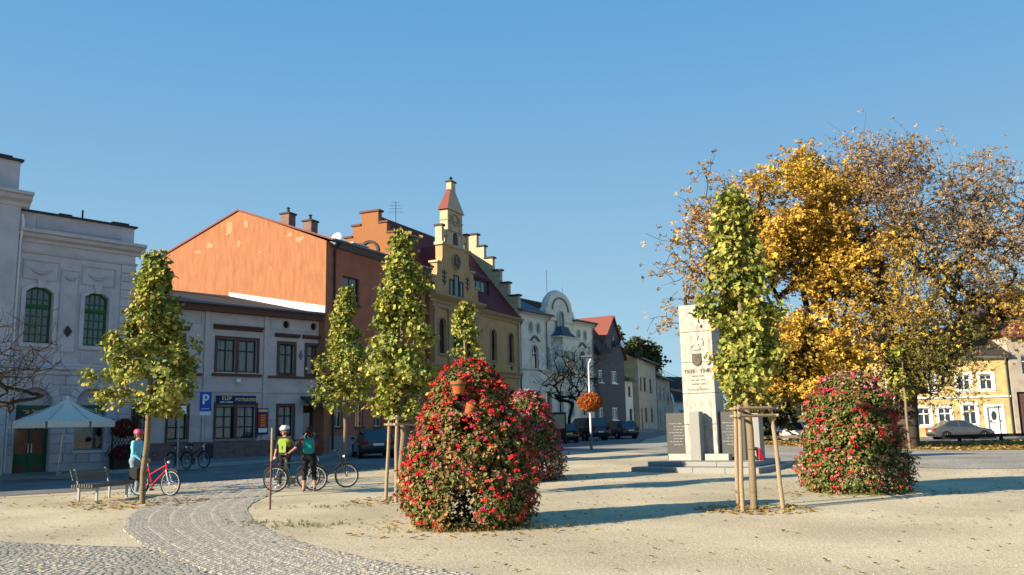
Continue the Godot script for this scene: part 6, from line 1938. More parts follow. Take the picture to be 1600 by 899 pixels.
func build_towers() -> void:
	var red := Color(0.62, 0.022, 0.025)
	var orange := Color(0.60, 0.07, 0.03)
	var pink := Color(0.56, 0.10, 0.17)
	var pale := Color(0.66, 0.36, 0.36)
	var magenta := Color(0.46, 0.025, 0.09)
	var a := flower_tower(gp(-0.77, -14.79), "red-flowered tower with terracotta pots and brown patches, nearest the camera", [[0.0, 0.92], [0.2, 1.08], [0.55, 1.16], [0.9, 1.18], [1.0, 1.06], [1.35, 1.04], [1.48, 0.9], [1.8, 0.86], [1.95, 0.7], [2.3, 0.6], [2.55, 0.44], [2.74, 0.12]], 81, [red, orange, magenta, pink], 280,
		{"gap": Vector2(PI / 2 + 0.06, 0.13), "dry": 0.5, "leaves": 36000, "blooms": 1450, "bloom_size": 1.08, "clump": 0.04, "holes": [[PI / 2 + 0.12, 2.02, 0.16], [PI / 2 - 0.02, 1.68, 0.17]],
		"pick": func(y, a_, r): return ([0, 0, 0, 1, 0, 1, 2][r.randi_range(0, 6)] if (y < 0.45 or y > 0.7 or r.randf() < 0.45) else [0, 1, 3, 3][r.randi_range(0, 3)])})
	pot(a, Vector3(-0.13, 2.15, 0.70), 0.125)
	pot(a, Vector3(0.02, 1.82, 0.74), 0.10, 0.5)
	flower_tower(gp(0.35, -27.0), "pink-flowered tower half hidden behind the red one", [[0.0, 1.0], [0.3, 1.2], [0.8, 1.18], [1.0, 1.02], [1.5, 0.98], [1.7, 0.85], [2.2, 0.72], [2.5, 0.5], [2.72, 0.15]], 82, [pink, pale, red, magenta], 120, {"leaves": 19000, "blooms": 1250, "dry": 0.25, "clump": -0.1, "bloom_size": 1.1})
	flower_tower(gp(7.77, -20.19), "mixed pink and red flower tower right of the monument", [[0.0, 1.12], [0.25, 1.26], [0.7, 1.24], [0.95, 1.06], [1.3, 1.1], [1.55, 0.98], [1.9, 0.98], [2.15, 0.9], [2.3, 0.66], [2.52, 0.6], [2.7, 0.2]], 83, [red, pink, pale, magenta, orange], 220, {"leaves": 32000, "blooms": 1150, "dry": 0.25, "clump": -0.02,
		"pick": func(y, a_, r): return ([0, 4, 1, 2, 0][r.randi_range(0, 4)] if y < 0.55 else ([0, 0, 4, 1, 3][r.randi_range(0, 4)] if y < 0.85 else [1, 2, 1, 3, 2][r.randi_range(0, 4)]))})
# ---------------------------------------------------------------- objects on the square
func build_monument() -> void:
	var t := thing("war_memorial", "tall pale stone memorial pillar with cross, shield and the years 1938 - 1945", "monument", gp(6.8, -30.8), deg_to_rad(-32.0))
	# two steps of separate slabs
	for q in [[-1.95, 2.4, -1.8, 2.35, -0.1, 0.14, 4, 4], [-1.6, 2.05, -1.5, 1.75, 0.142, 0.30, 3, 3]]:
		for i in q[6]:
			for j in q[7]:
				var x0 := lerpf(q[0], q[1], i / float(q[6]))
				var x1 := lerpf(q[0], q[1], (i + 1) / float(q[6]))
				var z0 := lerpf(q[2], q[3], j / float(q[7]))
				var z1 := lerpf(q[2], q[3], (j + 1) / float(q[7]))
				var b := MB.new()
				b.bevel_box(Vector3((x0 + x1) / 2, (q[4] + q[5]) / 2, (z0 + z1) / 2), Vector3(x1 - x0 - 0.008, q[5] - q[4], z1 - z0 - 0.008), 0.012)
				part(t, "step_slab", b, M.granite_grey)
	var y := 0.302
	for h in [1.22, 1.08, 1.10, 1.08, 0.98]:
		var b := MB.new()
		b.bevel_box(Vector3(-0.15, y + h / 2, -0.08), Vector3(1.18, h - 0.012, 0.86), 0.01)
		part(t, "shaft_block", b, M.granite)
		y += h
	var sl := [[-1.5, -0.745, 0.0], [0.445, 1.35, 0.0]]
	for q in sl:
		var b := MB.new()
		b.bevel_box(Vector3((q[0] + q[1]) / 2, 0.302 + 0.82, 0.05), Vector3(q[1] - q[0], 1.64, 0.24), 0.015)
		var s := part(t, "name_slab", b, M.granite_dark)
		var ln := MB.new()
		rng.seed = 400 + int(q[0] * 10)
		for k in 8:
			var x: float = q[0] + 0.12 + (0.15 if k % 3 else 0.0)
			while x < q[1] - 0.2:
				var w := rng.randf_range(0.05, 0.14)
				ln.bx(x, x + w, 1.55 - k * 0.105, 1.575 - k * 0.105, 0.17, 0.174)
				x += w + 0.03
		part(s, "inscription", ln, M.granite_grey)
	var pl := MB.new()
	pl.bevel_box(Vector3(-0.17, 0.302 + 0.83, 0.68), Vector3(0.36, 1.66, 0.42), 0.012)
	part(t, "small_pillar", pl, M.granite_grey)
	for q in [[-1.2, -0.37], [0.12, 0.95]]:
		var b := MB.new()
		b.bevel_box(Vector3((q[0] + q[1]) / 2, 0.302 + 0.11, 0.62), Vector3(q[1] - q[0], 0.22, 0.4), 0.012)
		part(t, "low_block", b, M.granite)
	var rp := MB.new()
	rp.bevel_box(Vector3(1.75, 0.302 + 0.78, 0.1), Vector3(0.3, 1.56, 0.5), 0.012)
	part(t, "small_pillar", rp, M.granite_grey)
	# cross with flaring arms
	var cr := MB.new()
	for k in 4:
		var a := k * PI / 2 + 0.12
		var p := PackedVector2Array()
		for q in [Vector2(-0.055, 0.0), Vector2(0.055, 0.0), Vector2(0.07, 0.1), Vector2(0.14, 0.24), Vector2(0.0, 0.265), Vector2(-0.14, 0.24), Vector2(-0.07, 0.1)]:
			p.append(q.rotated(a) + Vector2(-0.15, 4.38))
		cr.prism(p, 0.345, 0.385 + 0.0025 * k)
	part(t, "cross", cr, M.granite)
	var sh := MB.new()
	sh.prism(PackedVector2Array([Vector2(-0.31, 4.0), Vector2(-0.31, 3.68), Vector2(-0.25, 3.6), Vector2(-0.15, 3.56), Vector2(-0.05, 3.6), Vector2(0.01, 3.68), Vector2(0.01, 4.0)]), 0.345, 0.40)
	var so := part(t, "shield", sh, M.bronze)
	var sd := MB.new()
	sd.bx(-0.28, -0.16, 3.7, 3.97, 0.40, 0.412)
	sd.bx(-0.13, -0.02, 3.62, 3.82, 0.40, 0.412)
	sd.ball(Vector3(-0.08, 3.9, 0.40), Vector3(0.05, 0.06, 0.02), 8, 5)
	part(so, "shield_relief", sd, M.bronze)
	letters(t, "years", "1938 - 1945", 0.19, Vector3(-0.15, 3.38, 0.354), M.ink, 0.012, 0.0, true)
	letters(t, "inscription", "ČEST JEJICH PAMÁTCE", 0.085, Vector3(-0.15, 2.73, 0.352), M.ink, 0.008)
	var il := MB.new()
	for k in [[3.18, [[-0.36, -0.12], [-0.08, 0.08]]], [3.04, [[-0.4, -0.28], [-0.22, -0.08], [-0.02, 0.14]]], [2.9, [[-0.37, -0.1], [-0.04, 0.12]]]]:
		for s in k[1]:
			var x: float = s[0]
			while x < s[1] - 0.01:
				il.bx(x, x + 0.022, k[0], k[0] + 0.05, 0.35, 0.354)
				x += 0.034
	part(t, "small_inscription", il, M.ink)
	var wr := thing("ribbon_wreath", "pink-red ribbon of a wreath lying beside the memorial", "wreath", t.transform * Vector3(1.95, 0.302, 0.55), 0.3)
	var rb := MB.new()
	rb.prism(PackedVector2Array([Vector2(-0.06, 0.0), Vector2(0.1, 0.0), Vector2(0.01, 0.36), Vector2(-0.05, 0.4)]), -0.03, 0.03)
	part(wr, "ribbon", rb, mat(lin(0.45, 0.015, 0.04), 0.6))
	var wg := MB.new()
	wg.torus(Vector3(-0.05, 0.22, -0.15), Vector3(0, 0.3, 1).normalized(), 0.17, 0.06, 18, 7)
	part(wr, "wreath_ring", wg, M.green)

func build_bench() -> void:
	var t := thing("park_bench", "grey slatted bench with backrest standing on the gravel", "bench", gp(-10.45, -22.4), atan2(0.985, 0.17) + PI)
	t.scale = Vector3(0.86, 0.92, 0.9)
	# local x along the bench
	for i in 9: 
		var b := MB.new()
		b.bevel_box(Vector3(0.0, 0.42 + 0.012 * sin(i * 0.4), -0.28 + i * 0.075), Vector3(2.0, 0.09, 0.045), 0.006)
		part(t, "seat_slat", b, M.bench)
	for i in 3:
		var b := MB.new()
		b.bevel_box(Vector3(0.0, 0.6 + i * 0.095, 0.40 + i * 0.035), Vector3(1.75, 0.085, 0.03), 0.006, Basis(Vector3.RIGHT, 0.3))
		part(t, "back_slat", b, M.bench)
	for x in [-0.7, 0.7]:
		for z in [-0.25, 0.3]:
			var b := MB.new()
			b.bevel_box(Vector3(x, 0.19, z), Vector3(0.06, 0.40, 0.06), 0.006)
			part(t, "leg", b, M.galv)
		var k := MB.new()
		k.bevel_box(Vector3(x, 0.36, 0.02), Vector3(0.05, 0.05, 0.66), 0.006)
		k.tube([Vector3(x, 0.36, 0.32), Vector3(x, 0.55, 0.37), Vector3(x, 0.86, 0.48)], [0.022, 0.022, 0.02], 8)
		part(t, "support_frame", k, M.galv)

func build_parasol() -> void:
	var t := thing("parasol", "large off-white parasol before the green arched door", "parasol", gp(-16.85, -32.5, 0.02), 0.2)
	var R := 1.85
	var n := 8
	var top := Vector3(0.12, 2.92, 0)
	for k in n:
		var a0 := TAU * k / n
		var a1 := TAU * (k + 1) / n
		var e0 := Vector3(cos(a0) * R, 2.06, sin(a0) * R)
		var e1 := Vector3(cos(a1) * R, 2.06, sin(a1) * R)
		var b := MB.new()
		var prev0 := top
		var prev1 := top
		for s in 4:   # cloth sags a little between the ribs
			var f := (s + 1) / 4.0
			var p0 := top.lerp(e0, f) - Vector3(0, 0.10 * sin(PI * f), 0)
			var p1 := top.lerp(e1, f) - Vector3(0, 0.10 * sin(PI * f), 0)
			var m0 := (prev0 + prev1) / 2 - Vector3(0, 0.03 if s > 0 else 0.0, 0)
			var m1 := (p0 + p1) / 2 - Vector3(0, 0.03, 0)
			if s > 0:
				b.quad(p0, prev0, m0, m1); b.quad(m1, m0, prev1, p1)
			else:
				b.tri(p0, prev0, m1); b.tri(m1, prev0, p1)
			prev0 = p0
			prev1 = p1
		var d := Vector3(0, -0.22, 0)
		var g0 := e0.lerp(e1, 0.03)
		var g1 := e0.lerp(e1, 0.97)
		b.quad(g0 + d, g0, g1, g1 + d)
		part(t, "canopy_panel", b, M.canvas)
		var rb := MB.new()
		rb.rod(top + Vector3(0, -0.06, 0), e0 + Vector3(0, -0.03, 0), 0.012, -1, 6)
		part(t, "rib", rb, M.steel)
	var p := MB.new()
	p.rod(Vector3(-0.08, 0.1, 0), Vector3(0.12, 2.9, 0), 0.028)
	part(t, "pole", p, M.steel)
	var c := MB.new()
	c.ball(Vector3(0.12, 2.95, 0), Vector3(0.06, 0.05, 0.06), 10, 6)
	part(t, "pole_cap", c, M.white)
	var f := MB.new()
	f.lathe([Vector2(0.0, 0.0), Vector2(0.42, 0.0), Vector2(0.42, 0.05), Vector2(0.08, 0.1), Vector2(0.06, 0.3), Vector2(0.0, 0.3)], 18)
	part(t, "foot", f, M.granite_grey)

func lattice_planter() -> void:
	var t := thing("flower_trellis", "dark lattice planter with deep red flowers beside the theatre", "planter", gp(-16.2, -36.2, 0.11), 0.85)
	box_part(t, "planter_box", -0.45, 0.45, 0.0, 0.55, -0.2, 0.2, M.dark_wood)
	for i in 7:
		var b := MB.new()
		b.box(Vector3(-0.4 + i * 0.133, 1.2, 0), Vector3(0.02, 1.5, 0.02), Basis(Vector3(0, 0, 1), 0.5))
		b.box(Vector3(-0.4 + i * 0.133, 1.2, 0.02), Vector3(0.02, 1.5, 0.02), Basis(Vector3(0, 0, 1), -0.5))
		part(t, "lattice_slat", b, M.dark_wood)
	for x in [-0.46, 0.46]: box_part(t, "post", x - 0.03, x + 0.03, 0.0, 2.05, -0.03, 0.03, M.dark_wood)
	rng.seed = 91
	var lv := []
	var fl := []
	for q in [[0.0, 1.65, 0.5, 0.36], [0.0, 0.62, 0.55, 0.32]]:
		for i in 900:
			var d := Vector3(rng.randfn(), rng.randfn(), rng.randfn()).normalized()
			var p := Vector3(q[0], q[1], 0) + d * Vector3(q[2], q[3], 0.32) * rng.randf_range(0.75, 1.05)
			lv.append([Transform3D(rand_basis(rng) * Basis.from_scale(Vector3.ONE * rng.randf_range(0.05, 0.1)), p), Color(0.06, 0.05, 0.025) * rng.randf_range(0.6, 1.4)])
			if i % 4 == 0: fl.append([Transform3D(rand_basis(rng) * Basis.from_scale(Vector3.ONE * 0.13), p), Color(0.26, 0.012, 0.02) * rng.randf_range(0.7, 1.2)])
	scatter("foliage", small_leaf(), M.leaf_dense, lv, t)
	scatter("flower_heads", bloom_mesh(), M.bloom, fl, t)

func build_street_furniture() -> void:
	# parking sign
	var t := thing("parking_sign", "blue parking sign with white P on a thin grey pole", "sign", gp(-14.2, -40.0, 0.1), deg_to_rad(8))
	var p := MB.new()
	p.rod(Vector3.ZERO, Vector3(0, 3.25, 0), 0.03)
	part(t, "pole", p, M.galv)
	box_part(t, "plate", -0.26, 0.26, 2.35, 3.22, 0.035, 0.05, M.blue_sign)
	letters(t, "letter", "P", 0.62, Vector3(0, 2.88, 0.054), M.white, 0.01, 0.0, true)
	var b := MB.new()
	for x in 6: b.bx(-0.18 + x * 0.06, -0.14 + x * 0.06, 2.43, 2.47, 0.05, 0.054)
	part(t, "small_print", b, M.white)
	box_part(t, "lower_plate", -0.24, 0.24, 2.16, 2.32, 0.035, 0.05, M.white)
	var s := thing("street_sign_post", "small white notice on a thin post above the parked bicycles", "sign", gp(-13.4, -34.8, 0.1), deg_to_rad(10))
	p = MB.new()
	p.rod(Vector3.ZERO, Vector3(0, 2.55, 0), 0.025)
	part(s, "pole", p, M.galv)
	box_part(s, "plate", -0.28, 0.28, 2.2, 2.52, 0.03, 0.045, M.white)
	# marker post on the gravel
	var m := thing("marker_post", "thin rusty-red iron post standing alone on the gravel", "post", gp(-5.17, -18.58))
	p = MB.new()
	p.rod(Vector3(0, -0.1, 0), Vector3(0.01, 1.66, 0), 0.022, 0.018)
	part(m, "rod", p, M.rust)
	p = MB.new()
	p.rod(Vector3(0.01, 1.0, 0), Vector3(0.013, 1.69, 0), 0.027)
	part(m, "pale_sleeve", p, M.stake)
	# street lamp with a round hanging flower basket
	var l := thing("street_lamp", "grey street lamp with orange flower ball round its pole", "street lamp", gp(4.2, -48.5))
	p = MB.new()
	p.tube([Vector3(0, -0.1, 0), Vector3(0, 2.5, 0), Vector3(0, 4.5, 0), Vector3(0.02, 4.8, 0), Vector3(0.14, 5.05, 0.0), Vector3(0.2, 5.14, 0)], [0.06, 0.052, 0.048, 0.046, 0.04, 0.04], 10)
	part(l, "pole", p, M.zinc_light)
	p = MB.new()
	p.bevel_box(Vector3(-0.08, 5.17, 0), Vector3(0.62, 0.09, 0.24), 0.03)
	part(l, "lamp_head", p, M.zinc)
	box_part(l, "lamp_cover", -0.3, 0.12, 5.09, 5.12, -0.09, 0.09, M.glass)
	p = MB.new()
	p.rod(Vector3(0, 0.0, 0), Vector3(0, 0.9, 0), 0.075)
	part(l, "pole_foot", p, M.zinc)
	var k := thing("flower_ball", "round ball of orange flowers fixed to the street lamp", "flower basket", gp(4.2, -48.5, 2.62))
	p = MB.new()
	p.lathe([Vector2(0.08, -0.2), Vector2(0.4, -0.1), Vector2(0.45, 0.1), Vector2(0.08, 0.1)], 16)
	part(k, "basket", p, M.dark_wood)
	rng.seed = 92
	var lv := []
	var fl := []
	for i in 2600:
		var d := Vector3(rng.randfn(), rng.randfn(), rng.randfn()).normalized()
		d = d * Vector3(0.66, 0.5, 0.66) * rng.randf_range(0.8, 1.05)
		if i % 3: lv.append([Transform3D(rand_basis(rng) * Basis.from_scale(Vector3.ONE * rng.randf_range(0.06, 0.12)), d), [Color(0.28, 0.12, 0.035), Color(0.10, 0.10, 0.03), Color(0.36, 0.12, 0.03)][rng.randi_range(0, 2)]])
		else: fl.append([Transform3D(rand_basis(rng) * Basis.from_scale(Vector3.ONE * 0.15), d), Color(0.55, 0.13, 0.03) * rng.randf_range(0.7, 1.15)])
	scatter("foliage", small_leaf(), M.leaf_dense, lv, k)
	scatter("flower_heads", bloom_mesh(), M.bloom, fl, k)
	# low timber rail under the maple
	for q in [[15.0, -52.5, "long low timber rail on the leafy verge behind the monument"], [29.5, -57.5, "low dark timber rail in front of the parked grey car"]]:
		var r := thing("timber_rail", q[2], "rail", gp(q[0], q[1]), 0.05, "low timber rails on the verge")
		p = MB.new()
		p.bevel_box(Vector3(2.4, 0.42, 0), Vector3(6.4 if q[0] < 20 else 7.4, 0.2, 0.22), 0.02)
		part(r, "beam", p, M.stake if q[0] < 20 else M.bark)
		for x in [-0.4, 2.4, 5.0]:
			p = MB.new()
			p.bevel_box(Vector3(x, 0.14, 0), Vector3(0.18, 0.36, 0.18), 0.015)
			part(r, "leg", p, M.bark)
	for q in [[32.6, -58.8, 2.3, "thin grey post beside the timber rail, before the grey car"], [19.1, -57.2, 1.9, "grey post with a white cap before the white car"]]:
		var o := thing("verge_post", q[3], "post", gp(q[0], q[1]), 0.0, "posts on the verge")
		p = MB.new()
		p.rod(Vector3(0, -0.1, 0), Vector3(0, q[2], 0), 0.035)
		part(o, "pole", p, M.galv)
		p = MB.new()
		p.bevel_box(Vector3(0, q[2] + 0.02, 0), Vector3(0.5, 0.06, 0.2), 0.01)
		part(o, "cap", p, M.white)
	var w := thing("wooden_pole", "tall weathered timber pole at the corner of the yellow house", "pole", gp(41.2, -67.9), 0.0)
	p = MB.new()
	p.tube([Vector3(0, -0.2, 0), Vector3(0, 4.0, 0), Vector3(0.05, 7.6, 0)], [0.14, 0.125, 0.11], 10)
	part(w, "shaft", p, M.bark_grey)
	box_part(w, "cross_arm", -0.6, 0.6, 7.0, 7.1, -0.05, 0.05, M.bark_grey)
	# information cabinet between tower and cream house
	var c := thing("notice_case", "dark framed notice case with yellow poster before the cream house", "notice case", gp(3.0, -60.0), -0.35)
	box_part(c, "frame", -0.55, 0.55, 0.55, 2.2, -0.06, 0.06, M.dark_wood)
	box_part(c, "poster", -0.46, 0.46, 1.1, 2.05, 0.061, 0.07, M.sandstone)
	for x in [-0.5, 0.5]: box_part(c, "leg", x - 0.04, x + 0.04, -0.1, 0.55, -0.04, 0.04, M.dark_wood)
	# overhead wires over the far street
	for q in [[13.0, -92.0, 9.2, 24.0, -118.0, 7.4], [13.0, -92.0, 9.0, 24.0, -118.0, 7.0]]:
		var wr := thing("overhead_wire", ["upper", "lower"][int(q[2] < 9.1)] + " overhead wire sagging beside the beige house", "wire", Vector3.ZERO)
		p = MB.new()
		var pts := []
		var rr := []
		for i in 9:
			var f := i / 8.0
			pts.append(Vector3(lerpf(q[0], q[3], f), lerpf(q[2], q[5], f) - sin(PI * f) * 0.5, lerpf(q[1], q[4], f)))
			rr.append(0.022)
		p.tube(pts, rr, 5)
		part(wr, "cable", p, M.iron)

# ---------------------------------------------------------------- bicycles
func bicycle(at: Vector3, turn: float, label: String, c: Material, o := {}) -> Node3D:   # local x forward
	var t := thing("bicycle", label, "bicycle", at, turn, "bicycles on the square")
	var r := 0.34
	var hubs := [Vector3(-0.52, r, 0), Vector3(0.54, r, 0)]
	for k in 2:
		var ty := MB.new()
		ty.torus(hubs[k], Vector3(0, 0, 1), r - 0.022, 0.022, 36, 7)
		var w := part(t, "wheel", ty, M.rubber)
		var ri := MB.new()
		ri.torus(hubs[k], Vector3(0, 0, 1), r - 0.052, 0.012, 36, 6)
		part(w, "rim", ri, M.galv)
		var sp := MB.new()
		for i in 24:
			var a := TAU * i / 24.0
			var d := Vector3(cos(a), sin(a), 0)
			sp.rod(hubs[k] + Vector3(-d.y, d.x, 0) * 0.02 + Vector3(0, 0, 0.03 if i % 2 else -0.03), hubs[k] + d * (r - 0.06), 0.0022, -1, 3)
		part(w, "spokes", sp, M.steel)
		var hb := MB.new()
		hb.rod(hubs[k] + Vector3(0, 0, -0.05), hubs[k] + Vector3(0, 0, 0.05), 0.035 if k == 0 or not o.get("motor", false) else 0.075, -1, 12)
		part(w, "hub", hb, M.iron if o.get("motor", false) else M.steel)
		var mg := MB.new()
		var pts := []
		var rr := []
		for i in 12:
			var a := lerpf(0.1, 2.6, i / 11.0) if k == 0 else lerpf(0.9, 2.9, i / 11.0)
			pts.append(hubs[k] + Vector3(cos(a), sin(a), 0) * (r + 0.02))
			rr.append(0.018)
		mg.tube(pts, rr, 6)
		part(t, "mudguard", mg, M.iron)
	var bb := Vector3(-0.08, 0.29, 0)
	var seat := Vector3(-0.24, 0.78, 0)
	var head := Vector3(0.36, 0.86, 0)
	var head2 := Vector3(0.40, 0.70, 0)
	var f := MB.new()
	f.rod(bb, seat, 0.018)
	f.rod(bb, head2, 0.032 if o.get("motor", false) else 0.022)
	f.rod(bb.lerp(seat, 0.55 if o.get("step", true) else 0.95), head.lerp(head2, 0.35), 0.018)
	f.rod(head, head2, 0.022)
	for z in [-0.055, 0.055]:
		f.rod(bb + Vector3(0, 0, z * 0.5), hubs[0] + Vector3(0, 0, z), 0.011)
		f.rod(bb.lerp(seat, 0.85), hubs[0] + Vector3(0, 0, z), 0.010)
	part(t, "frame", f, c)
	var fk := MB.new()
	for z in [-0.055, 0.055]: fk.tube([head2 + Vector3(0.01, -0.02, z * 0.7), Vector3(0.47, 0.52, z), hubs[1] + Vector3(0, 0, z)], [0.017, 0.016, 0.011], 8)
	part(t, "fork", fk, o.get("fork", M.steel))
	var st := MB.new()
	st.rod(head, head + Vector3(-0.05, 0.14, 0), 0.015)
	st.tube([head + Vector3(-0.14, 0.19, -0.30), head + Vector3(-0.03, 0.17, -0.2), head + Vector3(-0.04, 0.14, 0), head + Vector3(-0.03, 0.17, 0.2), head + Vector3(-0.14, 0.19, 0.30)], [0.013, 0.012, 0.013, 0.012, 0.013], 8)
	part(t, "handlebar", st, M.iron)
	for z in [-1, 1]:
		var g := MB.new()
		g.rod(head + Vector3(-0.15, 0.192, 0.31 * z), head + Vector3(-0.09, 0.184, 0.26 * z), 0.019)
		part(t, "grip", g, M.rubber)
	var sd := MB.new()
	sd.rod(seat, seat + Vector3(-0.05, 0.14, 0), 0.013)
	part(t, "seat_post", sd, M.steel)
	sd = MB.new()
	var sp2 := seat + Vector3(-0.06, 0.17, 0)
	sd.prism(PackedVector2Array([Vector2(-0.15, -0.09), Vector2(-0.08, -0.1), Vector2(0.02, -0.035), Vector2(0.14, -0.02), Vector2(0.16, 0.0), Vector2(0.14, 0.02), Vector2(0.02, 0.035), Vector2(-0.08, 0.1), Vector2(-0.15, 0.09)]), -0.03, 0.03, Transform3D(Basis(Vector3(1, 0, 0), Vector3(0, 0, 1), Vector3(0, 1, 0)), sp2))
	part(t, "saddle", sd, M.rubber)
	var ch := MB.new()
	ch.torus(bb + Vector3(0, 0, 0.05), Vector3(0, 0, 1), 0.085, 0.008, 20, 5)
	ch.rod(bb + Vector3(0, 0.085, 0.05), hubs[0] + Vector3(0, 0.04, 0.05), 0.005, -1, 4)
	ch.rod(bb + Vector3(0, -0.085, 0.05), hubs[0] + Vector3(0, -0.04, 0.05), 0.005, -1, 4)
	part(t, "chain", ch, M.iron)
	for z in [-1, 1]:
		var cr := MB.new()
		cr.rod(bb + Vector3(0, 0, 0.07 * z), bb + Vector3(0.12 * z, -0.12, 0.08 * z), 0.01)
		cr.box(bb + Vector3(0.12 * z, -0.12, 0.13 * z), Vector3(0.09, 0.025, 0.08))
		part(t, "pedal_crank", cr, M.iron)
	if o.get("motor", false):
		var mo := MB.new()
		mo.rod(bb + Vector3(0, 0.0, -0.06), bb + Vector3(0, 0.0, 0.06), 0.09, -1, 14)
		mo.box(bb.lerp(head2, 0.5), Vector3(0.36, 0.09, 0.07), Basis(Vector3(0, 0, 1), atan2(head2.y - bb.y, head2.x - bb.x)))
		part(t, "motor_and_battery", mo, M.iron)
	if o.get("rack", true):
		var rk := MB.new()
		for z in [-0.06, 0.06]:
			rk.tube([Vector3(-0.28, 0.74, z), Vector3(-0.82, 0.74, z)], [0.007, 0.007], 5)
			rk.rod(Vector3(-0.7, 0.74, z), hubs[0] + Vector3(0, 0.02, z * 1.1), 0.006, -1, 5)
		for x in 4: rk.rod(Vector3(-0.34 - x * 0.15, 0.74, -0.06), Vector3(-0.34 - x * 0.15, 0.74, 0.06), 0.006, -1, 5)
		part(t, "luggage_rack", rk, M.iron)
	if o.get("bag"):
		var bg := MB.new()
		bg.bevel_box(Vector3(-0.55, 0.58, 0.14), Vector3(0.34, 0.34, 0.14), 0.04)
		part(t, "pannier_bag", bg, o.bag)
	var lm := MB.new()
	lm.lathe([Vector2(0.02, 0.0), Vector2(0.04, 0.05), Vector2(0.0, 0.06)], 10, head + Vector3(0.06, 0.02, 0), Basis(Vector3(0, 0, 1), -PI / 2))
	part(t, "front_lamp", lm, M.white)
	return t

func build_bicycles() -> void:
	bicycle(gp(-9.55, -23.3), deg_to_rad(-22), "red bicycle with silver fork beside the cyclist in light blue", mat(lin(0.50, 0.02, 0.035), 0.35), {"bag": M.dark})
	bicycle(gp(-6.0, -23.95), deg_to_rad(3), "dark green electric bicycle standing before the lime-jacketed cyclist", mat(lin(0.015, 0.05, 0.042), 0.35), {"motor": true, "step": false, "fork": M.iron})
	bicycle(gp(-5.35, -25.0), deg_to_rad(14), "black bicycle with white bag straps by the tree behind the cyclists", mat(lin(0.015, 0.016, 0.022), 0.35), {"fork": M.iron, "step": true})
	bicycle(gp(-13.5, -35.2, 0.1), deg_to_rad(-35), "dark parked bicycle at the rack by the mauve house", mat(lin(0.02, 0.03, 0.05), 0.4), {"fork": M.iron})
	bicycle(gp(-13.1, -35.9, 0.1), deg_to_rad(-30), "second dark parked bicycle, nearest the mauve wall", mat(lin(0.02, 0.02, 0.022), 0.4), {"fork": M.iron})
	var t := thing("bicycle_rack", "low steel rack under the parked dark bicycles", "bicycle rack", gp(-13.2, -35.5, 0.1), deg_to_rad(55))
	for i in 4:
		var b := MB.new()
		b.tube([Vector3(i * 0.4 - 0.6, 0, -0.2), Vector3(i * 0.4 - 0.6, 0.45, -0.2), Vector3(i * 0.4 - 0.6, 0.45, 0.2), Vector3(i * 0.4 - 0.6, 0, 0.2)], [0.015, 0.015, 0.015, 0.015], 6)
		part(t, "hoop", b, M.galv)
	for z in [-0.2, 0.2]: box_part(t, "rail", -0.7, 0.7, 0.0, 0.03, z - 0.02, z + 0.02, M.galv)
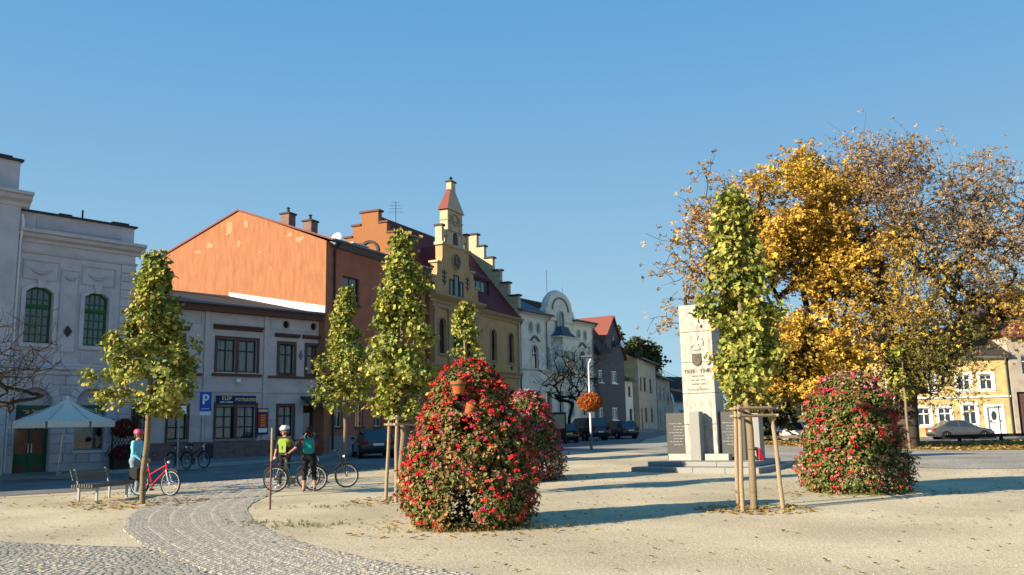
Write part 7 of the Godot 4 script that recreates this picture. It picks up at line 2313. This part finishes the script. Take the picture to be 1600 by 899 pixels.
# ---------------------------------------------------------------- cars: local x forward
func car(at: Vector3, az: float, label: String, paint: Color, o := {}) -> Node3D:
	var t := thing("parked_car", label, "car", at, deg_to_rad(90.0 - az), "cars parked round the square")
	var L: float = o.get("len", 4.3)
	var W: float = o.get("wide", 1.76) / 2
	var H: float = o.get("high", 1.46)
	var belt: float = o.get("belt", 0.92)
	var kind: String = o.get("kind", "hatch")
	var pm := mat(Color(paint.r, paint.g, paint.b).linear_to_srgb(), 0.3)
	pm.clearcoat_enabled = true
	pm.clearcoat = 1.0
	pm.clearcoat_roughness = 0.05
	var st := []   # lower body: [x share, top, half width share, bottom]
	if kind == "sedan": st = [[-0.5, 0.62, 0.80, 0.36], [-0.485, 0.86, 0.90, 0.26], [-0.42, belt + 0.06, 0.97, 0.2], [-0.3, belt + 0.06, 1.0, 0.2], [0.0, belt, 1.0, 0.2], [0.2, belt - 0.02, 1.0, 0.2], [0.34, belt - 0.1, 0.98, 0.2], [0.45, belt - 0.2, 0.92, 0.22], [0.49, belt - 0.32, 0.82, 0.26], [0.5, 0.5, 0.76, 0.34]]
	else: st = [[-0.5, 0.6, 0.86, 0.36], [-0.49, 0.84, 0.92, 0.28], [-0.46, belt, 0.96, 0.22], [-0.3, belt, 1.0, 0.2], [0.0, belt, 1.0, 0.2], [0.2, belt - 0.01, 1.0, 0.2], [0.34, belt - 0.08, 0.97, 0.2], [0.45, belt - 0.2, 0.9, 0.22], [0.49, belt - 0.34, 0.8, 0.28], [0.5, 0.52, 0.74, 0.36]]
	var b := MB.new()
	var rings := []
	for s in st:
		var w: float = W * s[2]
		var x: float = L * s[0]
		var yb: float = s[3] * o.get("lift", 1.0)
		var yt: float = s[1]
		var half := [Vector3(x, yb, w * 0.86), Vector3(x, yb + 0.10, w * 0.985), Vector3(x, lerpf(yb, yt, 0.5), w), Vector3(x, lerpf(yb, yt, 0.82), w * 0.985), Vector3(x, yt, w * 0.92), Vector3(x, yt + 0.025, w * 0.5)]
		var ring := []
		for p in half: ring.append(p)
		for i in range(half.size() - 1, -1, -1): ring.append(half[i] * Vector3(1, 1, -1))
		rings.append(ring)
	for i in rings.size() - 1:
		var m: int = rings[i].size()
		for k in m:
			var l := (k + 1) % m
			b.quad(rings[i][k], rings[i + 1][k], rings[i + 1][l], rings[i][l])
	for k in range(1, rings[0].size() - 1):
		b.tri(rings[0][0], rings[0][k], rings[0][k + 1])
		b.tri(rings[-1][0], rings[-1][k + 1], rings[-1][k])
	var body := part(t, "body", b, pm)
	# cabin
	var rb: float = L * o.get("rear_base", -0.47)
	var rt: float = L * o.get("rear_top", -0.38)
	var ft: float = L * o.get("front_top", 0.06)
	var fb: float = L * o.get("front_base", 0.24)
	var wl := W * 0.92
	var wu := W * 0.72
	var y0 := belt + (0.06 if kind == "sedan" else 0.0)
	var y1 := H
	var lo := [Vector3(rb, y0 - 0.02, wl * 0.94), Vector3(fb, belt - 0.04, wl * 0.94)]
	var hi := [Vector3(rt, y1 - 0.05, wu), Vector3(ft, y1 - 0.04, wu)]
	var md := [Vector3(lerpf(rt, ft, 0.3), y1, wu * 0.98), Vector3(lerpf(rt, ft, 0.7), y1, wu * 0.98)]
	var mir := Vector3(1, 1, -1)
	var c := MB.new()
	var top := [hi[0], md[0], md[1], hi[1]]
	for i in 3: c.quad(top[i], top[i + 1], top[i + 1] * mir, top[i] * mir)
	c.quad(lo[0], lo[1], hi[1], hi[0]); c.quad(hi[0], hi[1], md[1], md[0])
	c.quad(lo[1] * mir, lo[0] * mir, hi[0] * mir, hi[1] * mir); c.quad(hi[1] * mir, hi[0] * mir, md[0] * mir, md[1] * mir)
	c.quad(lo[1], lo[1] * mir, hi[1] * mir, hi[1])
	c.quad(lo[0] * mir, lo[0], hi[0], hi[0] * mir)
	part(t, "cabin", c, pm)
	var inset := func(a: Vector3, d: Vector3, e: Vector3, f: Vector3, m: float, out: float) -> MB:
		var k := MB.new()
		var mid := (a + d + e + f) / 4
		var n := (d - a).cross(e - a).normalized() * out
		k.quad(a.lerp(mid, m) + n, d.lerp(mid, m) + n, e.lerp(mid, m) + n, f.lerp(mid, m) + n)
		return k
	part(t, "windscreen", inset.call(lo[1], lo[1] * mir, hi[1] * mir, hi[1], 0.09, 0.006), M.glass)
	part(t, "rear_window", inset.call(lo[0] * mir, lo[0], hi[0], hi[0] * mir, 0.13, 0.006), M.glass)
	for s in [1, -1]:
		for q in [[0.08, 0.5], [0.52, 0.92]]:
			var a: Vector3 = lo[0].lerp(lo[1], q[0])
			var d: Vector3 = lo[0].lerp(lo[1], q[1])
			var e: Vector3 = hi[0].lerp(hi[1], q[1])
			var f: Vector3 = hi[0].lerp(hi[1], q[0])
			if s > 0: part(t, "side_window", inset.call(a, d, e, f, 0.09, 0.006), M.glass)
			else: part(t, "side_window", inset.call(d * mir, a * mir, f * mir, e * mir, 0.09, 0.006), M.glass)
	var wr: float = o.get("wheel", 0.31)
	for x in [-0.31 * L, 0.31 * L]:
		for s in [-1, 1]:
			var ar := MB.new()
			ar.rod(Vector3(x, wr, s * (W - 0.12)), Vector3(x, wr, s * (W + 0.004)), wr + 0.055, -1, 22)
			part(body, "wheel_arch", ar, M.rubber)
			var ty := MB.new()
			ty.torus(Vector3(x, wr, s * (W - 0.075)), Vector3(0, 0, 1), wr - 0.085, 0.085, 24, 8)
			var w := part(t, "wheel", ty, M.rubber)
			var rm := MB.new()
			rm.rod(Vector3(x, wr, s * (W - 0.08)), Vector3(x, wr, s * (W - 0.006)), wr - 0.13, -1, 18)
			for i in 5:
				var g := TAU * i / 5.0
				rm.box(Vector3(x + cos(g) * wr * 0.35, wr + sin(g) * wr * 0.35, s * (W + 0.004)), Vector3(wr * 0.5, 0.045, 0.03), Basis(Vector3(0, 0, 1), g))
			part(w, "rim", rm, M.steel)
	for s in [-1, 1]:
		var tl := MB.new()
		tl.bevel_box(Vector3(-L * 0.492, belt - 0.14, s * W * 0.74), Vector3(0.1, 0.2 if kind != "suv" else 0.3, 0.3), 0.02)
		part(t, "tail_light", tl, M.tail)
		var hl := MB.new()
		hl.bevel_box(Vector3(L * 0.462, belt - 0.30, s * W * 0.68), Vector3(0.14, 0.13, 0.36), 0.03, Basis(Vector3.UP, s * 0.35))
		part(t, "headlight", hl, M.white)
		var mi := MB.new()
		mi.bevel_box(Vector3(fb - 0.32, belt + 0.06, s * (W + 0.06)), Vector3(0.1, 0.12, 0.18), 0.03)
		part(t, "wing_mirror", mi, pm)
		for x in [-0.02 * L, -0.22 * L]:
			var hd := MB.new()
			hd.bx(x - 0.08, x + 0.08, belt - 0.15, belt - 0.12, minf(s * W * 0.98, s * (W + 0.025)), maxf(s * W * 0.98, s * (W + 0.025)))
			part(t, "door_handle", hd, pm)
	var bp := MB.new()
	bp.bevel_box(Vector3(-L * 0.497, 0.40, 0), Vector3(0.08, 0.16, W * 1.6), 0.03)
	part(t, "rear_bumper", bp, M.dark)
	bp = MB.new()
	bp.bevel_box(Vector3(L * 0.495, 0.36, 0), Vector3(0.08, 0.14, W * 1.4), 0.03)
	part(t, "front_bumper", bp, M.dark)
	box_part(t, "number_plate", -L * 0.5 - 0.022, -L * 0.5 - 0.004, 0.62, 0.73, -0.26, 0.26, o.get("plate", M.white))
	return t

func build_cars() -> void:
	car(gp(-7.35, -45.2), -17, "dark blue-black hatchback parked before the orange house", Color(0.012, 0.014, 0.022), {})
	car(gp(5.6, -70.2), -28, "large black off-road car parked before the grey house", Color(0.008, 0.009, 0.011), {"kind": "suv", "len": 4.7, "wide": 1.92, "high": 1.78, "belt": 1.1, "wheel": 0.37, "rear_top": -0.42, "lift": 1.3})
	car(gp(3.4, -65.0), -15, "small dark car with yellow plate behind the pink flower tower", Color(0.012, 0.010, 0.012), {"len": 3.9, "wide": 1.66, "high": 1.4, "plate": M.sign_yellow})
	car(gp(8.6, -73.4), -25, "dark car parked just beyond the black off-road car", Color(0.012, 0.016, 0.022), {"len": 4.2})
	car(gp(33.5, -66.0), 92, "grey saloon car parked before the yellow house", Color(0.055, 0.06, 0.068), {"kind": "sedan", "len": 4.45, "high": 1.44, "rear_base": -0.40, "rear_top": -0.24, "front_top": 0.05, "front_base": 0.24})
	car(gp(20.7, -61.8), 90, "white car parked under the yellow maple", Color(0.72, 0.72, 0.70), {"len": 4.3, "high": 1.5})
	car(gp(16.8, -64.2), 92, "pale blue-grey car partly hidden behind the memorial tree", Color(0.22, 0.29, 0.38), {"len": 4.1})
# ---------------------------------------------------------------- people: one smooth surface from joints
func flesh(b: MB, bones: Array, cell: float, k: float) -> void:   # bones: [a, b, radius a, radius b, colour]
	var lo := Vector3.ONE * 1e9
	var hi := -lo
	for q in bones:
		var m: float = maxf(q[2], q[3]) + cell * 3.0
		lo = lo.min(q[0] - Vector3.ONE * m).min(q[1] - Vector3.ONE * m)
		hi = hi.max(q[0] + Vector3.ONE * m).max(q[1] + Vector3.ONE * m)
	var nx := int((hi.x - lo.x) / cell) + 2
	var ny := int((hi.y - lo.y) / cell) + 2
	var nz := int((hi.z - lo.z) / cell) + 2
	var f := PackedFloat32Array()
	f.resize(nx * ny * nz)
	f.fill(1.0)
	var near := PackedFloat32Array()
	near.resize(f.size())
	near.fill(9.0)
	var who := PackedInt32Array()
	who.resize(f.size())
	for qi in bones.size():
		var q = bones[qi]
		var a: Vector3 = q[0]
		var d: Vector3 = q[1] - a
		var dd := maxf(d.length_squared(), 1e-9)
		var m: float = maxf(q[2], q[3]) + k + cell * 2.5
		var p0 := (a.min(q[1]) - Vector3.ONE * m - lo) / cell
		var p1 := (a.max(q[1]) + Vector3.ONE * m - lo) / cell
		for x in range(maxi(0, int(p0.x)), mini(nx, int(p1.x) + 1)):
			for y in range(maxi(0, int(p0.y)), mini(ny, int(p1.y) + 1)):
				for z in range(maxi(0, int(p0.z)), mini(nz, int(p1.z) + 1)):
					var p := lo + Vector3(x, y, z) * cell
					var t := clampf((p - a).dot(d) / dd, 0.0, 1.0)
					var s := p.distance_to(a + d * t) - lerpf(q[2], q[3], t)
					var i := (x * ny + y) * nz + z
					if s < near[i]:
						near[i] = s
						who[i] = qi
					var h := maxf(k - absf(f[i] - s), 0.0) / k
					f[i] = minf(f[i], s) - h * h * k * 0.25
	var vert := {}
	var order := []
	var sx := ny * nz
	var off := [0, sx, nz, sx + nz, 1, sx + 1, nz + 1, sx + nz + 1]
	var edges := [[0, 1], [2, 3], [4, 5], [6, 7], [0, 2], [1, 3], [4, 6], [5, 7], [0, 4], [1, 5], [2, 6], [3, 7]]
	var pos := []
	var nor := []
	var col := []
	for x in nx - 1:
		for y in ny - 1:
			for z in nz - 1:
				var i := x * sx + y * nz + z
				var s0 := f[i] < 0
				if s0 == (f[i + sx + nz + 1] < 0) and s0 == (f[i + sx] < 0) and s0 == (f[i + nz] < 0) and s0 == (f[i + 1] < 0) and s0 == (f[i + sx + nz] < 0) and s0 == (f[i + sx + 1] < 0) and s0 == (f[i + nz + 1] < 0): continue
				var sum := Vector3.ZERO
				var n := 0
				for e in edges:
					var a := f[i + off[e[0]]]
					var c := f[i + off[e[1]]]
					if (a < 0) != (c < 0):
						var t := a / (a - c)
						var p0 := Vector3(e[0] & 1, (e[0] >> 1) & 1, e[0] >> 2)
						var p1 := Vector3(e[1] & 1, (e[1] >> 1) & 1, e[1] >> 2)
						sum += p0.lerp(p1, t)
						n += 1
				vert[i] = pos.size()
				pos.append(lo + (Vector3(x, y, z) + sum / n) * cell)
				nor.append(Vector3(f[i + sx] + f[i + sx + nz] + f[i + sx + 1] + f[i + sx + nz + 1] - f[i] - f[i + nz] - f[i + 1] - f[i + nz + 1], f[i + nz] + f[i + sx + nz] + f[i + nz + 1] + f[i + sx + nz + 1] - f[i] - f[i + sx] - f[i + 1] - f[i + sx + 1], f[i + 1] + f[i + sx + 1] + f[i + nz + 1] + f[i + sx + nz + 1] - f[i] - f[i + sx] - f[i + nz] - f[i + sx + nz]).normalized())
				col.append(bones[who[i]][4])
				order.append([x, y, z, i])
	for q in order:
		var i: int = q[3]
		for ax in 3:
			var st: int = [sx, nz, 1][ax]
			if (f[i] < 0) == (f[i + st] < 0): continue
			var u: int = [nz, 1, sx][ax]
			var w: int = [1, sx, nz][ax]
			if not (vert.has(i - u) and vert.has(i - w) and vert.has(i - u - w)): continue
			var k4 := [vert[i], vert[i - u], vert[i - u - w], vert[i - w]]
			if f[i] < 0: k4.reverse()
			b.col = col[k4[0]]
			for tr in [[0, 1, 2], [0, 2, 3]]:
				var A: int = k4[tr[0]]
				var B: int = k4[tr[1]]
				var C: int = k4[tr[2]]
				if (pos[B] - pos[A]).cross(pos[C] - pos[A]).dot(nor[A]) > 0: b.trin(pos[A], pos[B], pos[C], nor[A], nor[B], nor[C])
				else: b.trin(pos[A], pos[C], pos[B], nor[A], nor[C], nor[B])
	b.col = Color(1, 1, 1)

func hand(b: MB, wrist: Vector3, dir: Vector3, palm: Vector3, side: float, skin: Color) -> void:   # palm with four curled fingers and a thumb
	var d := dir.normalized()
	var n := (palm - d * palm.dot(d)).normalized()
	var s := d.cross(n) * side
	var bones := []
	for k in 4:
		var x := (k - 1.5) * 0.02
		bones.append([wrist + s * x * 0.6, wrist + d * 0.075 + s * x, 0.014, 0.012, skin])
		var l: float = [0.036, 0.042, 0.04, 0.032][k]
		var p := wrist + d * 0.082 + s * x
		var q := p + (d * 0.85 + n * 0.45).normalized() * l
		bones.append([p, q, 0.0095, 0.0085, skin])
		bones.append([q, q + (d * 0.35 + n).normalized() * l * 0.9, 0.0085, 0.0075, skin])
	var tb := wrist + d * 0.025 - s * 0.03
	bones.append([tb, tb + (d * 0.6 - s * 0.8).normalized() * 0.04, 0.013, 0.010, skin])
	bones.append([tb + (d * 0.6 - s * 0.8).normalized() * 0.04, tb + (d * 1.2 - s * 0.9 + n * 0.3).normalized() * 0.075, 0.010, 0.0085, skin])
	flesh(b, bones, 0.0055, 0.006)

func head(b: MB, ctr: Vector3, face: Vector3, skin: Color, hair: Color, long := false) -> void:
	var fw := face.normalized()
	var rt := fw.cross(Vector3.UP).normalized()
	var up := rt.cross(fw)
	var bones := [[ctr + up * 0.035, ctr + up * 0.03 - fw * 0.03, 0.083, 0.088, skin], [ctr - up * 0.02 + fw * 0.02, ctr - up * 0.075 + fw * 0.045, 0.066, 0.042, skin],
		[ctr + up * 0.005 + fw * 0.088, ctr - up * 0.028 + fw * 0.112, 0.010, 0.014, skin], [ctr - up * 0.064 + fw * 0.084 - rt * 0.02, ctr - up * 0.064 + fw * 0.084 + rt * 0.02, 0.009, 0.009, Color(0.32, 0.10, 0.08)]]
	for s in [-1.0, 1.0]:
		bones.append([ctr + rt * s * 0.086 + up * 0.015, ctr + rt * s * 0.088 - up * 0.025, 0.014, 0.010, skin])
		bones.append([ctr + fw * 0.078 + rt * s * 0.032 + up * 0.012, ctr + fw * 0.079 + rt * s * 0.034 + up * 0.012, 0.012, 0.012, Color(0.03, 0.02, 0.015)])
		bones.append([ctr + fw * 0.080 + rt * s * 0.018 + up * 0.034, ctr + fw * 0.074 + rt * s * 0.048 + up * 0.034, 0.007, 0.006, hair])
		bones.append([ctr + rt * s * 0.055 + up * 0.07 - fw * 0.02, ctr + rt * s * 0.072 - up * 0.01 - fw * 0.045, 0.05, 0.03, hair])
	bones.append([ctr + up * 0.06 + fw * 0.015, ctr + up * 0.04 - fw * 0.045, 0.078, 0.086, hair])
	bones.append([ctr - fw * 0.06, ctr - fw * 0.065 - up * (0.11 if long else 0.05), 0.07, 0.045, hair])
	flesh(b, bones, 0.008, 0.014)

func person(at: Vector3, turn: float, label: String, j: Dictionary, c: Dictionary) -> Node3D:   # local -z forward, joints in metres
	var t := thing("person", label, "person", at, turn, "people on the square")
	var b := MB.new()
	var bones := [[j.pelvis + Vector3(-0.07, 0, 0), j.pelvis + Vector3(0.07, 0, 0), 0.125, 0.125, c.legs], [j.pelvis + Vector3(0, 0.13, 0), j.chest + Vector3(0, -0.12, 0), 0.132, 0.135, c.top], [j.chest + Vector3(-0.08, 0, 0), j.chest + Vector3(0.08, 0, 0), 0.125, 0.125, c.front if c.has("front") else c.top],
		[j.chest + Vector3(-0.14, 0.11, 0), j.chest + Vector3(0.14, 0.11, 0), 0.07, 0.07, c.top], [j.chest + Vector3(0, 0.12, 0), j.head + Vector3(0, -0.08, 0.01), 0.058, 0.05, c.skin]]
	for s in ["l", "r"]:
		bones.append([j["sh_" + s], j["el_" + s], 0.062, 0.047, c.sleeve])
		bones.append([j["el_" + s], j["wr_" + s], 0.045 if not c.get("bare", false) else 0.04, 0.03, c.skin if c.get("bare", false) else c.sleeve])
		bones.append([j["hip_" + s], j["kn_" + s], 0.098, 0.066, c.legs])
		var mid: Vector3 = j["kn_" + s].lerp(j["an_" + s], c.get("hem", 0.95))
		bones.append([j["kn_" + s], mid, 0.063, 0.056 if c.get("hem", 0.95) > 0.5 else 0.06, c.legs])
		bones.append([mid, j["an_" + s], 0.052, 0.038, c.skin])
		var toe: Vector3 = j["an_" + s] + j.get("toe_" + s, Vector3(0, -0.05, -0.17))
		bones.append([j["an_" + s] + Vector3(0, -0.045, 0.04), toe, 0.042, 0.034, c.shoe])
	flesh(b, bones, 0.017, 0.035)
	for s in ["l", "r"]:
		var d: Vector3 = j.get("hd_" + s, (j["wr_" + s] - j["el_" + s]))
		hand(b, j["wr_" + s], d, j.get("pm_" + s, Vector3(0, 0, -1) if d.y < -0.5 else Vector3(0, -1, 0)), 1.0 if s == "r" else -1.0, c.skin)
	head(b, j.head, j.face, c.skin, c.hair, c.get("long", false))
	part(t, "body", b, M.skin)
	if c.has("helmet"):
		var h := MB.new()
		var fw: Vector3 = j.face.normalized()
		var bs := Basis(fw.cross(Vector3.UP).normalized(), Vector3.UP, -fw)
		var prof := [Vector2(0.118, 0.0), Vector2(0.126, 0.03), Vector2(0.112, 0.085), Vector2(0.075, 0.125), Vector2(0.0, 0.142)]
		h.lathe(prof, 20, j.head + Vector3(0, 0.045, 0), bs * Basis.from_scale(Vector3(0.92, 1, 1.16)))
		var hm := part(t, "helmet", h, c.helmet)
		for k in 3:
			var v := MB.new()
			v.tube([j.head + Vector3(0, 0.11, 0) + bs * Vector3((k - 1) * 0.05, 0.0, -0.125), j.head + Vector3(0, 0.178, 0) + bs * Vector3((k - 1) * 0.05, 0.0, -0.03), j.head + Vector3(0, 0.168, 0) + bs * Vector3((k - 1) * 0.05, 0.0, 0.07)], [0.011, 0.013, 0.011], 6)
			part(hm, "vent", v, M.dark)
	return t

func build_people() -> void:
	var skin := Color(0.42, 0.22, 0.14)
	# man with hand on hip, in a black and lime jersey
	var j := {"pelvis": Vector3(0, 0.93, 0), "chest": Vector3(0, 1.30, 0.0), "head": Vector3(0.01, 1.625, -0.02), "face": Vector3(0.55, -0.12, -0.8),
		"sh_l": Vector3(-0.19, 1.42, 0), "el_l": Vector3(-0.36, 1.17, 0.06), "wr_l": Vector3(-0.19, 1.00, -0.08), "hd_l": Vector3(0.8, -0.25, -0.3), "sh_r": Vector3(0.19, 1.42, 0), "el_r": Vector3(0.26, 1.13, -0.02), "wr_r": Vector3(0.24, 0.92, -0.14), "hd_r": Vector3(0, -0.8, -0.4),
		"hip_l": Vector3(-0.09, 0.90, 0), "kn_l": Vector3(-0.11, 0.50, -0.02), "an_l": Vector3(-0.12, 0.10, 0.02), "hip_r": Vector3(0.09, 0.90, 0), "kn_r": Vector3(0.13, 0.50, -0.04), "an_r": Vector3(0.16, 0.10, 0.0)}
	var p := person(gp(-6.62, -25.2), deg_to_rad(160), "cyclist in black and lime jersey and white helmet, hand on hip", j, {"skin": skin, "hair": Color(0.12, 0.1, 0.09), "top": Color(0.02, 0.02, 0.024), "front": Color(0.20, 0.28, 0.03), "sleeve": Color(0.02, 0.02, 0.024), "legs": Color(0.025, 0.022, 0.026), "shoe": Color(0.72, 0.70, 0.68), "hem": 0.8, "bare": true, "helmet": mat(lin(0.62, 0.66, 0.70), 0.4)})
	var cl := MB.new()
	cl.prism(PackedVector2Array([Vector2(-0.11, 1.02), Vector2(0.11, 1.02), Vector2(0.13, 1.3), Vector2(0.10, 1.36), Vector2(-0.10, 1.36), Vector2(-0.13, 1.3)]), -0.132, -0.122)
	part(p, "jersey_front", cl, mat(lin(0.20, 0.28, 0.03), 0.7), "lime green front panel of the jersey")
	# woman seen from behind with both hands raised to her face
	j = {"pelvis": Vector3(0, 0.92, 0), "chest": Vector3(0, 1.29, -0.02), "head": Vector3(0.0, 1.60, -0.05), "face": Vector3(0.1, 0.05, -1),
		"sh_l": Vector3(-0.18, 1.40, -0.02), "el_l": Vector3(-0.34, 1.30, -0.12), "wr_l": Vector3(-0.15, 1.50, -0.20), "sh_r": Vector3(0.18, 1.40, -0.02), "el_r": Vector3(0.34, 1.30, -0.12), "wr_r": Vector3(0.14, 1.50, -0.20),
		"hip_l": Vector3(-0.09, 0.89, 0), "kn_l": Vector3(-0.12, 0.50, -0.02), "an_l": Vector3(-0.13, 0.10, 0.02), "hip_r": Vector3(0.09, 0.89, 0), "kn_r": Vector3(0.13, 0.50, -0.02), "an_r": Vector3(0.16, 0.10, 0.02)}
	p = person(gp(-5.53, -23.55), deg_to_rad(6), "cyclist seen from behind with turquoise backpack and both hands raised", j, {"skin": skin, "hair": Color(0.03, 0.02, 0.016), "top": Color(0.16, 0.02, 0.03), "sleeve": Color(0.05, 0.03, 0.04), "legs": Color(0.014, 0.014, 0.016), "shoe": Color(0.12, 0.12, 0.13), "hem": 0.42, "long": true})
	var bp := MB.new()
	bp.bevel_box(Vector3(0, 1.22, 0.19), Vector3(0.30, 0.40, 0.15), 0.055)
	var tq := mat(lin(0.012, 0.33, 0.30), 0.6, M.n2, 4.0)
	var bo := part(p, "backpack", bp, tq, "turquoise backpack")
	bp = MB.new()
	bp.bevel_box(Vector3(0, 1.12, 0.28), Vector3(0.24, 0.18, 0.06), 0.025)
	part(bo, "pocket", bp, tq)
	for s in [-1, 1]:
		bp = MB.new()
		bp.tube([Vector3(s * 0.1, 1.40, 0.14), Vector3(s * 0.13, 1.48, 0.02), Vector3(s * 0.13, 1.40, -0.12)], [0.018, 0.02, 0.018], 6)
		part(bo, "strap", bp, tq)
	# cyclist in light blue standing astride, half behind the tree trunk
	j = {"pelvis": Vector3(0, 0.92, 0), "chest": Vector3(0, 1.28, -0.03), "head": Vector3(0.0, 1.585, -0.06), "face": Vector3(0, -0.15, -1),
		"sh_l": Vector3(-0.18, 1.39, -0.03), "el_l": Vector3(-0.23, 1.12, -0.06), "wr_l": Vector3(-0.19, 0.96, -0.24), "sh_r": Vector3(0.18, 1.39, -0.03), "el_r": Vector3(0.23, 1.12, -0.06), "wr_r": Vector3(0.19, 0.96, -0.24),
		"hip_l": Vector3(-0.09, 0.89, 0), "kn_l": Vector3(-0.12, 0.50, -0.03), "an_l": Vector3(-0.14, 0.10, 0.02), "hip_r": Vector3(0.09, 0.89, 0), "kn_r": Vector3(0.12, 0.50, -0.05), "an_r": Vector3(0.14, 0.10, 0.0)}
	person(gp(-10.32, -23.85), deg_to_rad(-98), "cyclist in light blue jacket and pink helmet beside the red bicycle", j, {"skin": skin, "hair": Color(0.06, 0.04, 0.03), "top": Color(0.16, 0.46, 0.58), "sleeve": Color(0.18, 0.50, 0.62), "legs": Color(0.17, 0.24, 0.32), "shoe": Color(0.2, 0.3, 0.34), "hem": 0.9, "helmet": mat(lin(0.50, 0.06, 0.13), 0.4)})
